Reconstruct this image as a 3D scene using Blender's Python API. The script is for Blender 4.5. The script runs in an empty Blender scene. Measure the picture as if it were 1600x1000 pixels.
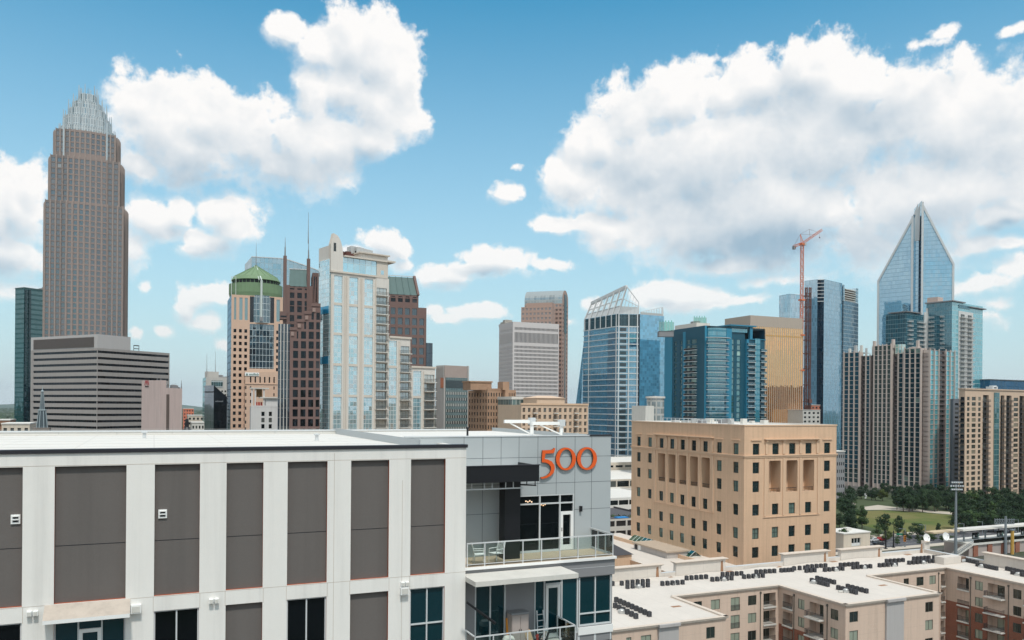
import bpy, bmesh, math, random
from mathutils import Vector, Matrix
random.seed(7)
SC = bpy.context.scene
COL = SC.collection
R_ = math.radians

# ---------------------------------------------------------------- camera, sky, sun, exposure
CAM_H = 50.0            # drone height above the street
FPX = 1263.0            # focal length in photo pixels (photo 1600 x 1000)
HOR = 635.0             # photo row of the horizon on the optical axis
TH = R_(23.9)           # the street grid runs 23.9 deg to the left of the view
ROLL = R_(0.45)
FW = Vector((math.sin(TH), math.cos(TH), 0)); RT = Vector((math.cos(TH), -math.sin(TH), 0)); UP = Vector((0, 0, 1))
xc_ = RT*math.cos(ROLL) + UP*math.sin(ROLL); yc_ = -RT*math.sin(ROLL) + UP*math.cos(ROLL)
cd = bpy.data.cameras.new('camera'); cam = bpy.data.objects.new('camera', cd); COL.objects.link(cam)
m3 = Matrix((xc_, yc_, -FW)).transposed()
cam.matrix_world = Matrix.Translation((0, 0, CAM_H)) @ m3.to_4x4()
cd.sensor_width = 36; cd.lens = 36*FPX/1600; cd.shift_y = (HOR-500)/1600.0
cd.clip_start = 0.5; cd.clip_end = 60000
SC.camera = cam
SC.render.engine = 'CYCLES'
SC.view_settings.view_transform = 'Standard'; SC.view_settings.look = 'None'
SC.view_settings.exposure = 0.0; SC.view_settings.gamma = 1.0
SC.cycles.max_bounces = 6; SC.cycles.diffuse_bounces = 3; SC.cycles.glossy_bounces = 3
SC.cycles.transmission_bounces = 4; SC.cycles.transparent_max_bounces = 8
SC.cycles.use_denoising = True
SC.cycles.sample_clamp_indirect = 6

SUN_EL = R_(60)
SUN_H = (-FW*0.93 + RT*0.30).normalized()      # behind the camera, a little to the right
SUN_DIR = (SUN_H*math.cos(SUN_EL) + UP*math.sin(SUN_EL)).normalized()
sl = bpy.data.lights.new('sun', 'SUN'); sl.energy = 2.7; sl.angle = R_(5); sl.color = (1, .955, .89)
so = bpy.data.objects.new('sun', sl); COL.objects.link(so); so.location = (0, 0, 400)
so.rotation_euler = SUN_DIR.to_track_quat('Z', 'Y').to_euler()

class NT:
    """small helper round a node tree"""
    def __init__(s, t): s.t = t; s.n = t.nodes; s.l = t.links
    def new(s, ty, **kw):
        n = s.n.new(ty)
        for k, v in kw.items(): setattr(n, k, v)
        return n
    def put(s, sock, v):
        if hasattr(v, 'is_output') or isinstance(v, bpy.types.NodeSocket): s.l.new(v, sock)
        elif v is not None: sock.default_value = v
    def m(s, op, a, b=None, c=None, clamp=False):
        n = s.n.new('ShaderNodeMath'); n.operation = op; n.use_clamp = clamp
        s.put(n.inputs[0], a)
        if b is not None: s.put(n.inputs[1], b)
        if c is not None: s.put(n.inputs[2], c)
        return n.outputs[0]
    def v(s, op, a, b=None, c=None):
        n = s.n.new('ShaderNodeVectorMath'); n.operation = op
        s.put(n.inputs[0], a)
        if b is not None: s.put(n.inputs[3] if op == 'SCALE' else n.inputs[1], b)
        if c is not None: s.put(n.inputs[2], c)
        return n.outputs[1] if op in ('LENGTH', 'DOT_PRODUCT', 'DISTANCE') else n.outputs[0]
    def mix(s, f, a, b, bt='MIX'):
        n = s.n.new('ShaderNodeMix'); n.data_type = 'RGBA'; n.blend_type = bt
        s.put(n.inputs[0], f)
        for i, x in ((6, a), (7, b)):
            if isinstance(x, (tuple, list)): x = (*x[:3], 1)
            s.put(n.inputs[i], x)
        return n.outputs[2]
    def ss(s, x, lo, hi, to0=0., to1=1., kind='SMOOTHSTEP'):
        n = s.n.new('ShaderNodeMapRange'); n.interpolation_type = kind
        s.put(n.inputs[0], x); s.put(n.inputs[1], lo); s.put(n.inputs[2], hi); s.put(n.inputs[3], to0); s.put(n.inputs[4], to1)
        return n.outputs[0]
    def xyz(s, a):
        n = s.n.new('ShaderNodeSeparateXYZ'); s.put(n.inputs[0], a); return n.outputs
    def comb(s, x, y, z=0.):
        n = s.n.new('ShaderNodeCombineXYZ')
        for i, q in enumerate((x, y, z)): s.put(n.inputs[i], q)
        return n.outputs[0]
    def noise(s, vec, scale, detail=4, rough=.55, dist=0., lac=2.0):
        n = s.n.new('ShaderNodeTexNoise'); s.put(n.inputs['Vector'], vec)
        n.inputs['Scale'].default_value = scale; n.inputs['Detail'].default_value = detail
        n.inputs['Roughness'].default_value = rough; n.inputs['Distortion'].default_value = dist; n.inputs['Lacunarity'].default_value = lac
        return n.outputs[0]

def ray(px, py):
    """photo pixel -> (sideways, upwards) slopes per metre ahead"""
    x = (px-800)/FPX; y = -(py-HOR)/FPX
    return x*math.cos(ROLL) - y*math.sin(ROLL), x*math.sin(ROLL) + y*math.cos(ROLL)
def azel(px, py):
    a, b = ray(px, py); d = (FW + RT*a + UP*b).normalized()
    return math.degrees(math.atan2(d.dot(RT), d.dot(FW))), math.degrees(math.asin(d.z))

# clouds: (photo x, photo y, radius x, radius y, strength) of each puff; the sky is laid out in compass bearing and height
CLOUDS = [
 (255,195,78,72,1),(335,195,72,58,1),(300,225,110,60,1),(400,215,75,66,1),(470,215,75,70,1),(450,255,95,36,1),(520,225,70,62,1),
 (487,150,42,46,1),(545,70,38,58,1),(590,90,66,62,1),(620,125,44,55,1),(590,160,70,60,1),(545,140,50,40,1),(455,42,34,26,1),(500,78,42,28,1),
 (575,215,48,45,1),(330,268,110,22,.7),(215,262,34,26,1),(225,160,40,34,1),
 (-10,335,80,70,1),(40,330,34,40,1),(20,405,62,30,.9),(60,300,22,22,.8),
 (362,335,42,40,1),(375,355,36,24,1),(330,378,50,22,.9),(310,396,36,13,.8),(240,345,40,34,1),(280,330,26,26,1),(265,365,36,18,.8),(212,400,26,52,.9),(228,458,16,14,.8),
 (600,372,38,28,1),(628,385,20,20,.9),(585,395,60,14,.8),(627,414,22,13,.7),
 (700,432,56,20,1),(770,404,58,22,1),(745,422,80,18,.9),(840,410,46,10,.6),(752,488,52,15,.9),(700,496,34,9,.7),(680,484,18,10,.6),
 (330,466,46,20,1),(300,480,26,16,.9),(345,545,14,12,.7),(205,520,12,9,.6),(250,520,14,10,.7),(30,450,50,16,.7),(880,500,26,9,.5),(1200,440,60,12,.6),(1420,440,60,20,.5),(1590,420,50,18,.6),(1510,500,80,14,.4),(292,488,22,20,.9),(322,508,34,16,.8),(345,462,20,10,.8),(255,518,16,8,.7),
 (790,299,30,15,.9),(798,262,14,10,.7),
 (905,280,62,46,1),(930,225,52,44,1),(985,190,62,62,1),(1000,270,120,72,1),(1060,160,72,58,1),(1130,150,70,50,1),(1100,240,150,100,1),
 (1180,130,68,50,1),(1260,120,78,56,1),(1290,82,46,26,.75),(1340,140,80,52,1),(1260,220,180,110,1),(1420,190,110,80,1),(1500,205,100,76,1),(1590,220,90,90,1),(1640,200,80,70,1),
 (1450,300,170,80,1),(1580,290,120,50,.8),(1200,330,170,90,1),(1080,350,130,66,1),(1150,405,110,22,.9),(960,350,60,30,.9),(870,342,54,15,.95),(925,338,64,20,.95),(950,375,40,16,.7),
 (1340,360,130,60,.7),(1420,380,120,50,.5),(1030,105,22,11,.5),(1095,90,48,9,.42),(1130,90,14,9,.5),(1450,72,52,11,.5),(1480,55,26,9,.55),(1510,95,20,22,.62),(1500,112,14,14,.5),(1582,55,24,9,.6),(1555,52,12,5,.4),
 (1300,335,36,24,.9),(1355,305,14,10,.8),
 (1070,458,70,20,.95),(1050,446,46,14,.9),(1100,466,60,14,.8),(1170,468,54,9,.6),(1010,460,26,16,.9),(930,470,34,14,.6),
 (1560,340,58,24,1),(1585,320,40,20,1),(1520,386,50,14,.8),(1570,384,30,14,.8),(1540,440,70,16,.7),(1470,450,120,14,.5),(1560,475,30,10,.5),
]
SHADES = [
 (300,275,150,40,.30),(440,270,120,30,.32),(330,215,60,30,.12),(560,255,60,26,.25),(560,150,40,60,.12),(215,275,30,16,.2),
 (20,425,70,26,.35),(10,370,26,22,.2),(345,395,50,16,.25),(270,365,40,16,.25),(215,440,26,22,.2),
 (1000,275,80,45,.34),(1090,320,120,60,.44),(1210,385,170,55,.66),(1120,400,70,30,.6),(1330,385,120,40,.45),(1230,165,80,34,.32),(1370,190,80,32,.42),(1330,260,150,60,.22),
 (1170,235,90,40,.16),(1540,200,60,26,.22),(1460,370,120,60,.3),(1570,355,50,16,.45),(1450,280,90,40,.14),(960,340,70,14,.25),(1590,250,60,40,.15),
 (760,425,70,12,.3),(1070,475,70,10,.2),(700,446,50,8,.25),(620,400,40,12,.25),
]
wd = bpy.data.worlds.new("World"); SC.world = wd; wd.use_nodes = True
SKY_K = 0.115

def cloud_group():
    g = bpy.data.node_groups.new('cloud_density', 'ShaderNodeTree')
    g.interface.new_socket('Dir', in_out='INPUT', socket_type='NodeSocketVector')
    g.interface.new_socket('Q', in_out='INPUT', socket_type='NodeSocketVector')
    g.interface.new_socket('Density', in_out='OUTPUT', socket_type='NodeSocketFloat')
    g.interface.new_socket('Field', in_out='OUTPUT', socket_type='NodeSocketFloat')
    g.interface.new_socket('Smooth', in_out='OUTPUT', socket_type='NodeSocketFloat')
    T = NT(g); gi = g.nodes.new('NodeGroupInput'); go = g.nodes.new('NodeGroupOutput')
    D, Q = gi.outputs[0], gi.outputs[1]
    # wobble the lookup a little so that no puff keeps a clean ellipse
    w = T.n.new('ShaderNodeTexNoise'); T.put(w.inputs['Vector'], D); w.inputs['Scale'].default_value = 9; w.inputs['Detail'].default_value = 3
    wob = T.v('SCALE', T.v('SUBTRACT', w.outputs['Color'], (.5, .5, .5)), 2.6)
    Q2 = T.v('ADD', Q, wob)
    acc = None
    for (px, py, rx, ry, s) in CLOUDS:
        a, e = azel(px, py); kx = 1/(math.degrees(rx/FPX)*1.12); ky = 1/(math.degrees(ry/FPX)*1.12)
        d = T.v('LENGTH', T.v('MULTIPLY_ADD', Q2, (kx, ky, 0), (-a*kx, -e*ky, 0)))
        # full strength in the core, falling through zero at the rim
        val = T.m('MULTIPLY_ADD', d, -s*1.0, s*1.0 - (1-s)*.25)
        if acc is None: acc = val
        else: acc = T.m('SMOOTH_MAX', acc, val, .18)
    # added cloud over the unseen sky, thickened for whiter light and reflections
    az = T.xyz(Q)[0]; el = T.xyz(Q)[1]
    far = T.ss(T.m('ABSOLUTE', az), 36, 52)
    hi = T.ss(el, 30, 42)
    rest = T.m('MAXIMUM', far, hi)
    sc = T.v('MULTIPLY', D, (1, 1, 1.9))
    big = T.noise(sc, 2.6, 3, .5)
    rv = T.m('MULTIPLY_ADD', big, 3.2, -1.18)
    acc = T.m('ADD', T.m('MULTIPLY', T.m('MAXIMUM', acc, -1), T.m('SUBTRACT', 1, rest)), T.m('MULTIPLY', rv, rest))
    n0 = T.noise(D, 7.5, 2, .5)
    n1 = T.noise(T.v('ADD', D, T.v('SCALE', wob, .006)), 19, 10, .6)
    vo = T.n.new('ShaderNodeTexVoronoi'); vo.feature = 'F1'; T.put(vo.inputs['Vector'], T.v('ADD', D, T.v('SCALE', wob, .012))); vo.inputs['Scale'].default_value = 30
    vo.inputs['Detail'].default_value = 3; vo.inputs['Roughness'].default_value = .5; vo.normalize = True
    bil = T.m('SUBTRACT', .42, vo.outputs['Distance'])
    dens = T.m('ADD', acc, T.m('ADD', T.m('MULTIPLY_ADD', n1, 1.5, -.80), T.m('ADD', T.m('MULTIPLY_ADD', n0, .5, -.25), T.m('ADD', T.m('MULTIPLY', bil, .40), T.m('MULTIPLY_ADD', T.noise(D, 55, 4, .6), .9, -.45)))))
    n1s = T.noise(T.v('ADD', D, T.v('SCALE', wob, .006)), 22, 5, .55)
    smo = T.m('ADD', acc, T.m('ADD', T.m('MULTIPLY_ADD', n1s, 1.1, -.6), T.m('ADD', T.m('MULTIPLY_ADD', n0, .6, -.3), T.m('MULTIPLY', bil, .30))))
    T.l.new(dens, go.inputs[0]); T.l.new(acc, go.inputs[1]); T.l.new(smo, go.inputs[2])
    return g

def build_world():
    T = NT(wd.node_tree); T.n.clear()
    out = T.new('ShaderNodeOutputWorld'); bg = T.new('ShaderNodeBackground')
    sky = T.new('ShaderNodeTexSky'); sky.sky_type = 'NISHITA'; sky.sun_disc = False
    sky.sun_elevation = SUN_EL; sky.sun_rotation = math.atan2(SUN_H.x, SUN_H.y)
    sky.altitude = 0; sky.air_density = 1.0; sky.dust_density = 1.2; sky.ozone_density = 1.6
    tc = T.new('ShaderNodeTexCoord'); D = tc.outputs['Generated']
    f = T.v('DOT_PRODUCT', D, tuple(FW)); r = T.v('DOT_PRODUCT', D, tuple(RT))
    az = T.m('MULTIPLY', T.m('ARCTAN2', r, f), 57.29578); z = T.xyz(D)[2]
    el = T.m('MULTIPLY', T.m('ARCSINE', z), 57.29578)
    Q = T.comb(az, el)
    grp = cloud_group()
    def ev(off):
        n = T.new('ShaderNodeGroup'); n.node_tree = grp
        if off is None: T.l.new(D, n.inputs[0]); T.l.new(Q, n.inputs[1])
        else:
            do = RT*R_(off[0]) + UP*R_(off[1])
            T.l.new(T.v('ADD', D, tuple(do)), n.inputs[0]); T.l.new(T.v('ADD', Q, (off[0], off[1], 0)), n.inputs[1])
        return n.outputs
    A = ev(None); B = ev((.35, 1.05))
    dens, fld = A[0], A[1]
    slope = T.m('SUBTRACT', A[2], B[2])
    mask = T.ss(dens, T.ss(slope, -.25, .2, -.18, -.05), T.ss(slope, -.25, .2, .66, .28))
    #                      # > 0 where the cloud thins towards the light
    body = T.ss(fld, .15, .95)
    sh = None
    for (px, py, rx, ry, s_) in SHADES:                        # undersides and hollows that lie in the clouds' own shadow
        a, e = azel(px, py); kx = 1/math.degrees(rx/FPX); ky = 1/math.degrees(ry/FPX)
        d = T.v('LENGTH', T.v('MULTIPLY_ADD', Q, (kx, ky, 0), (-a*kx, -e*ky, 0)))
        val = T.ss(d, 1.25, .1, 0, s_*1.08)
        sh = val if sh is None else T.m('MAXIMUM', sh, val)
    n2 = T.noise(D, 9, 3, .5)
    sh = T.m('MULTIPLY', sh, T.ss(n2, .3, .62, .75, 1.05))
    lit = T.m('ADD', T.m('MULTIPLY', slope, .66), T.m('MULTIPLY_ADD', body, -.16, .86))
    lit = T.m('ADD', lit, T.m('MULTIPLY', T.m('SUBTRACT', dens, A[2]), .07))
    lit = T.m('SUBTRACT', lit, sh)
    # thin rims let light through
    thin = T.ss(dens, .5, .1)
    lit = T.m('ADD', lit, T.m('MULTIPLY', thin, .25), clamp=True)
    cc = T.mix(lit, CLOUD_DARK, CLOUD_LIT)
    cc = T.mix(T.ss(el, 0, 9, .55, 0), cc, CLOUD_LOW)          # low clouds seen through kilometres of air
    skc = T.mix(1.0, sky.outputs[0], SKY_TINT, 'MULTIPLY')
    # pale air near the skyline
    skc = T.mix(T.m('POWER', T.ss(el, -1, 30, 1, 0, 'LINEAR'), 1.25), skc, HORIZON)
    col = T.mix(T.m('MULTIPLY', mask, T.ss(el, 2, 14, .80, .98)), skc, cc)
    # air light of the humid low sky to the right
    T.l.new(col, bg.inputs[0]); bg.inputs[1].default_value = SKY_K
    T.l.new(bg.outputs[0], out.inputs[0])
    wd.cycles.sampling_method = 'MANUAL'; wd.cycles.sample_map_resolution = 512
K_ = 1/SKY_K
CLOUD_LIT = (1.02*K_, 1.0*K_, .98*K_)
CLOUD_DARK = (.36*K_, .50*K_, .62*K_)
CLOUD_LOW = (.86*K_, .84*K_, .82*K_)
SKY_TINT = (.22, 1.36, 1.48)
HORIZON = (.70*K_, .80*K_, .84*K_)
build_world()

# ---------------------------------------------------------------- materials
def lin(r, g, b):
    f = lambda c: (c/255/12.92) if c/255 <= .04045 else ((c/255+.055)/1.055)**2.4
    return (f(r), f(g), f(b))
def mul(c, k): return tuple(x*k for x in c)
MATS = {}
def matbase(name):
    m = bpy.data.materials.new(name); m.use_nodes = True
    T = NT(m.node_tree); T.n.clear()
    o = T.new('ShaderNodeOutputMaterial'); p = T.new('ShaderNodeBsdfPrincipled'); T.l.new(p.outputs[0], o.inputs[0])
    return m, T, p, o
def solid(name, col, rough=.7, metal=0., var=.12, scale=.6, streak=0., bump=0., bscale=30., spec=.5, grain=0., joints=None, jcol=.6, jw=.012):
    """painted, cast or stone surface: two sizes of mottling, rain streaks, panel joints laid out in metres"""
    if name in MATS: return MATS[name]
    m, T, p, o = matbase(name)
    g = T.new('ShaderNodeNewGeometry'); P = g.outputs['Position']
    n = T.noise(P, scale, 6, .6); n2 = T.noise(P, scale*9, 3, .6)
    f = T.m('ADD', T.m('MULTIPLY_ADD', n, 2*var, 1-var), T.m('MULTIPLY_ADD', n2, var, -var*.5))
    if streak:
        st = T.noise(T.v('MULTIPLY', P, (1.6, 1.6, .06)), 1.0, 5, .65)
        f = T.m('MULTIPLY', f, T.ss(st, .42, .75, 1., 1-streak))
    if grain: f = T.m('MULTIPLY', f, T.m('MULTIPLY_ADD', T.noise(P, 34, 3, .7), 2*grain, 1-grain))
    c = T.mix(1.0, col, T.comb(f, f, f), 'MULTIPLY')
    if joints:
        uv = T.new('ShaderNodeUVMap'); x = T.xyz(uv.outputs[0])
        j = None
        for k, per in enumerate(joints):
            if not per: continue
            fr = T.m('FRACT', T.m('DIVIDE', x[k], per))
            e = T.m('MAXIMUM', T.m('LESS_THAN', fr, jw/per), 0.)
            j = e if j is None else T.m('MAXIMUM', j, e)
        c = T.mix(j, c, mul(col, jcol))
    T.put(p.inputs['Base Color'], c)
    p.inputs['Roughness'].default_value = rough; p.inputs['Metallic'].default_value = metal; p.inputs['Specular IOR Level'].default_value = spec
    if bump:
        b = T.new('ShaderNodeBump'); b.inputs['Strength'].default_value = bump; b.inputs['Distance'].default_value = .02
        T.put(b.inputs['Height'], T.noise(P, bscale, 4, .6)); T.l.new(b.outputs[0], p.inputs['Normal'])
    MATS[name] = m; return m
def glass(name, dark, tint, refl=.35, wob=.012, blinds=.0, bcol=(.5, .48, .44), rough=.03, big=False):
    """window glass seen from outside: dark room behind, tinted mirror of the sky, every pane a little out of true"""
    if name in MATS: return MATS[name]
    m, T, p, o = matbase(name); T.n.remove(p)
    oi = T.new('ShaderNodeObjectInfo'); g = T.new('ShaderNodeNewGeometry')
    rp = T.new('ShaderNodeTexWhiteNoise'); rp.noise_dimensions = '4D'
    T.put(rp.inputs['W'], oi.outputs['Random'])
    T.put(rp.inputs['Vector'], T.v('FLOOR', T.v('SCALE', T.v('ADD', g.outputs['Position'], (.13, .27, .41)), .45)) if big else (0, 0, 0))
    rc = T.xyz(rp.outputs['Color'])
    dcol = T.mix(T.m('MULTIPLY', rc[0], .6), dark, mul(dark, 2.2))
    if blinds: dcol = T.mix(T.m('LESS_THAN', rc[1], blinds), dcol, bcol)
    d = T.new('ShaderNodeBsdfDiffuse'); T.put(d.inputs[0], dcol)
    gl = T.new('ShaderNodeBsdfGlossy'); gl.inputs['Roughness'].default_value = rough; gl.inputs[0].default_value = (*tint, 1)
    off = T.v('SCALE', T.v('SUBTRACT', rp.outputs['Color'], (.5, .5, .5)), wob*2)
    nz = T.n.new('ShaderNodeTexNoise'); T.put(nz.inputs['Vector'], g.outputs['Position']); nz.inputs['Scale'].default_value = .7; nz.inputs['Detail'].default_value = 1
    off2 = T.v('SCALE', T.v('SUBTRACT', nz.outputs['Color'], (.5, .5, .5)), wob)
    N = T.v('NORMALIZE', T.v('ADD', g.outputs['Normal'], T.v('ADD', off, off2))); T.put(gl.inputs['Normal'], N)
    fr = T.new('ShaderNodeFresnel'); fr.inputs[0].default_value = 1.5
    mx = T.new('ShaderNodeMixShader'); T.put(mx.inputs[0], T.m('ADD', T.m('MULTIPLY', fr.outputs[0], .8), refl, clamp=True))
    T.l.new(d.outputs[0], mx.inputs[1]); T.l.new(gl.outputs[0], mx.inputs[2]); T.l.new(mx.outputs[0], o.inputs[0])
    MATS[name] = m; return m
def curtain(name, pw, ph, dark, tint, refl=.45, mull=(.3, .3, .3), mw=.10, mh=.12, span=0., scol=None, wob=.010, lite=.35, rough=.03, blind=.0, srefl=.4):
    """glass curtain wall: panes pw x ph metres (from the face's own metre grid), mullions, optional spandrel band in each storey"""
    if name in MATS: return MATS[name]
    m, T, p, o = matbase(name); T.n.remove(p)
    uv = T.new('ShaderNodeUVMap'); x = T.xyz(uv.outputs[0]); g = T.new('ShaderNodeNewGeometry'); oi = T.new('ShaderNodeObjectInfo')
    u = T.m('DIVIDE', x[0], pw); v = T.m('DIVIDE', x[1], ph)
    fu, fv = T.m('FRACT', u), T.m('FRACT', v)
    cell = T.comb(T.m('FLOOR', u), T.m('FLOOR', v))
    wn = T.new('ShaderNodeTexWhiteNoise'); wn.noise_dimensions = '4D'; T.put(wn.inputs['Vector'], cell); T.put(wn.inputs['W'], oi.outputs['Random'])
    rc = T.xyz(wn.outputs['Color'])
    mm = T.m('MAXIMUM', T.m('LESS_THAN', fu, mw/pw), T.m('LESS_THAN', fv, mh/ph))
    dc = T.mix(T.m('MULTIPLY', rc[0], lite), dark, mul(dark, 3.))
    if blind: dc = T.mix(T.m('LESS_THAN', rc[2], blind), dc, (.3, .32, .32))
    rf = T.m('MULTIPLY_ADD', rc[1], .16*refl, refl*.92)
    if span:
        sp = T.m('GREATER_THAN', fv, 1-span)
        dc = T.mix(sp, dc, scol or mul(dark, 1.6)); rf = T.m('MULTIPLY', rf, T.m('MULTIPLY_ADD', sp, srefl-1, 1.))
    d = T.new('ShaderNodeBsdfDiffuse'); T.put(d.inputs[0], dc)
    gl = T.new('ShaderNodeBsdfGlossy'); gl.inputs['Roughness'].default_value = rough; gl.inputs[0].default_value = (*tint, 1)
    off = T.v('SCALE', T.v('SUBTRACT', wn.outputs['Color'], (.5, .5, .5)), wob*2)
    T.put(gl.inputs['Normal'], T.v('NORMALIZE', T.v('ADD', g.outputs['Normal'], off)))
    fr = T.new('ShaderNodeFresnel'); fr.inputs[0].default_value = 1.5
    mx = T.new('ShaderNodeMixShader'); T.put(mx.inputs[0], T.m('ADD', T.m('MULTIPLY', fr.outputs[0], .7), rf, clamp=True))
    T.l.new(d.outputs[0], mx.inputs[1]); T.l.new(gl.outputs[0], mx.inputs[2])
    md = T.new('ShaderNodeBsdfDiffuse'); md.inputs[0].default_value = (*mull, 1)
    m2 = T.new('ShaderNodeMixShader'); T.put(m2.inputs[0], mm); T.l.new(mx.outputs[0], m2.inputs[1]); T.l.new(md.outputs[0], m2.inputs[2])
    T.l.new(m2.outputs[0], o.inputs[0])
    MATS[name] = m; return m
def clear_glass(name, tint=(.80, .92, .90)):
    if name in MATS: return MATS[name]
    m, T, p, o = matbase(name); T.n.remove(p)
    tr = T.new('ShaderNodeBsdfTransparent'); tr.inputs[0].default_value = (*tint, 1)
    gl = T.new('ShaderNodeBsdfGlossy'); gl.inputs['Roughness'].default_value = .02
    fr = T.new('ShaderNodeFresnel'); fr.inputs[0].default_value = 1.5
    mx = T.new('ShaderNodeMixShader'); T.put(mx.inputs[0], T.m('ADD', T.m('MULTIPLY', fr.outputs[0], 1.2), .03, clamp=True))
    T.l.new(tr.outputs[0], mx.inputs[1]); T.l.new(gl.outputs[0], mx.inputs[2]); T.l.new(mx.outputs[0], o.inputs[0])
    MATS[name] = m; return m

# ---------------------------------------------------------------- mesh builder
class MB:
    def __init__(s): s.v = []; s.f = []; s.mi = []; s.uv = []; s.mats = []
    def mat(s, m):
        if m not in s.mats: s.mats.append(m)
        return s.mats.index(m)
    def face(s, pts, m, uv=None):
        i = len(s.v); s.v += [tuple(p) for p in pts]; s.f.append(tuple(range(i, i+len(pts)))); s.mi.append(s.mat(m))
        s.uv.append(uv if uv else [(p[0]+p[1], p[2]) for p in pts])
    def box(s, o, ex, ey, ez, m, skip=''):
        o, ex, ey, ez = Vector(o), Vector(ex), Vector(ey), Vector(ez)
        if ex.cross(ey).dot(ez) < 0: ex, ey = ey, ex
        a, b, c, d = o, o+ex, o+ex+ey, o+ey; e, f, g, h = a+ez, b+ez, c+ez, d+ez
        lx, ly, lz = ex.length, ey.length, ez.length
        for q, (w, t) in (((a, d, c, b), (ly, lx)), ((e, f, g, h), (lx, ly)), ((a, b, f, e), (lx, lz)), ((b, c, g, f), (ly, lz)), ((c, d, h, g), (lx, lz)), ((d, a, e, h), (ly, lz))):
            s.face(q, m, [(0, 0), (w, 0), (w, t), (0, t)])
    def cube(s, cx, cy, z0, sx, sy, sz, m, ax=Vector((1, 0, 0)), ay=Vector((0, 1, 0))):
        s.box(Vector((cx, cy, z0)) - ax*sx/2 - ay*sy/2, ax*sx, ay*sy, UP*sz, m)
    def prism(s, poly, z0, z1, m, top=None, bottom=False, uv0=0.):
        n = len(poly); u = uv0
        for i in range(n):
            p, q = poly[i], poly[(i+1) % n]; L = math.hypot(q[0]-p[0], q[1]-p[1])
            s.face([(p[0], p[1], z0), (q[0], q[1], z0), (q[0], q[1], z1), (p[0], p[1], z1)], m, [(u, z0), (u+L, z0), (u+L, z1), (u, z1)]); u += L
        s.face([(p[0], p[1], z1) for p in poly], top or m, [(p[0], p[1]) for p in poly])
        if bottom: s.face([(p[0], p[1], z0) for p in reversed(poly)], m, [(p[0], p[1]) for p in reversed(poly)])
    def tube(s, a, b, r, m, n=6, r2=None, cap=True):
        a, b = Vector(a), Vector(b); d = (b-a).normalized(); r2 = r if r2 is None else r2
        x = d.orthogonal().normalized(); y = d.cross(x)
        A = [a + x*(r*math.cos(2*math.pi*k/n)) + y*(r*math.sin(2*math.pi*k/n)) for k in range(n)]
        B = [b + x*(r2*math.cos(2*math.pi*k/n)) + y*(r2*math.sin(2*math.pi*k/n)) for k in range(n)]
        for k in range(n): s.face([A[k], A[(k+1) % n], B[(k+1) % n], B[k]], m)
        if cap: s.face(list(reversed(A)), m); s.face(B, m)
    def bar(s, a, b, w, m, h=None):
        """square section bar from a to b"""
        a, b = Vector(a), Vector(b); d = (b-a); x = d.cross(UP)
        x = x.normalized() if x.length > 1e-5 else Vector((1, 0, 0)); y = d.cross(x).normalized(); h = h or w
        s.box(a - x*w/2 - y*h/2, x*w, y*h, d, m)
    def lathe(s, c, prof, m, n=20, smooth=False):
        for (r0, z0), (r1, z1) in zip(prof[:-1], prof[1:]):
            for k in range(n):
                t0, t1 = 2*math.pi*k/n, 2*math.pi*(k+1)/n
                q = [(c[0]+r0*math.cos(t0), c[1]+r0*math.sin(t0), c[2]+z0), (c[0]+r0*math.cos(t1), c[1]+r0*math.sin(t1), c[2]+z0),
                     (c[0]+r1*math.cos(t1), c[1]+r1*math.sin(t1), c[2]+z1), (c[0]+r1*math.cos(t0), c[1]+r1*math.sin(t0), c[2]+z1)]
                if r0 < 1e-6: q = [q[0], q[2], q[3]]
                elif r1 < 1e-6: q = q[:3]
                s.face(q, m)
    def obj(s, name, parent=None, smooth=False):
        me = bpy.data.meshes.new(name); loc = Vector((0, 0, 0))
        if parent is not None: loc = parent.matrix_world.translation if parent.type == 'EMPTY' and parent.parent is None else Vector(parent.get('_o', (0, 0, 0)))
        me.from_pydata([(x-loc.x, y-loc.y, z-loc.z) for x, y, z in s.v], [], s.f)
        for m in s.mats: me.materials.append(m)
        me.polygons.foreach_set('material_index', s.mi)
        uvl = me.uv_layers.new(name='UVMap'); flat = [c for u in s.uv for p in u for c in p]; uvl.data.foreach_set('uv', flat)
        if smooth: me.polygons.foreach_set('use_smooth', [True]*len(me.polygons))
        me.update()
        o = bpy.data.objects.new(name, me); COL.objects.link(o)
        if parent is not None: o.parent = parent; o['_o'] = tuple(loc)
        return o
    def weld(s): pass
    def __len__(s): return len(s.f)

def tag(o, label=None, cat=None, group=None, kind=None):
    if label: o['label'] = label
    if cat: o['category'] = cat
    if group: o['group'] = group
    if kind: o['kind'] = kind
    return o
def thing(name, loc, label, cat, group=None):
    o = bpy.data.objects.new(name, None); COL.objects.link(o); o.location = Vector(loc); o.empty_display_size = 1
    o.matrix_world = Matrix.Translation(Vector(loc))
    return tag(o, label, cat, group)
def single(mb, name, loc, label, cat, group=None, smooth=False):
    """a thing that is one mesh, its origin at its own base"""
    loc = Vector(loc); mb.v = [(x-loc.x, y-loc.y, z-loc.z) for x, y, z in mb.v]
    o = mb.obj(name, None, smooth); o.location = loc
    return tag(o, label, cat, group)
def copy_tree(o, parent=None):
    c = o.copy(); COL.objects.link(c); c.parent = parent
    for ch in [x for x in o.children]: copy_tree(ch, c)
    return c

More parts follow.
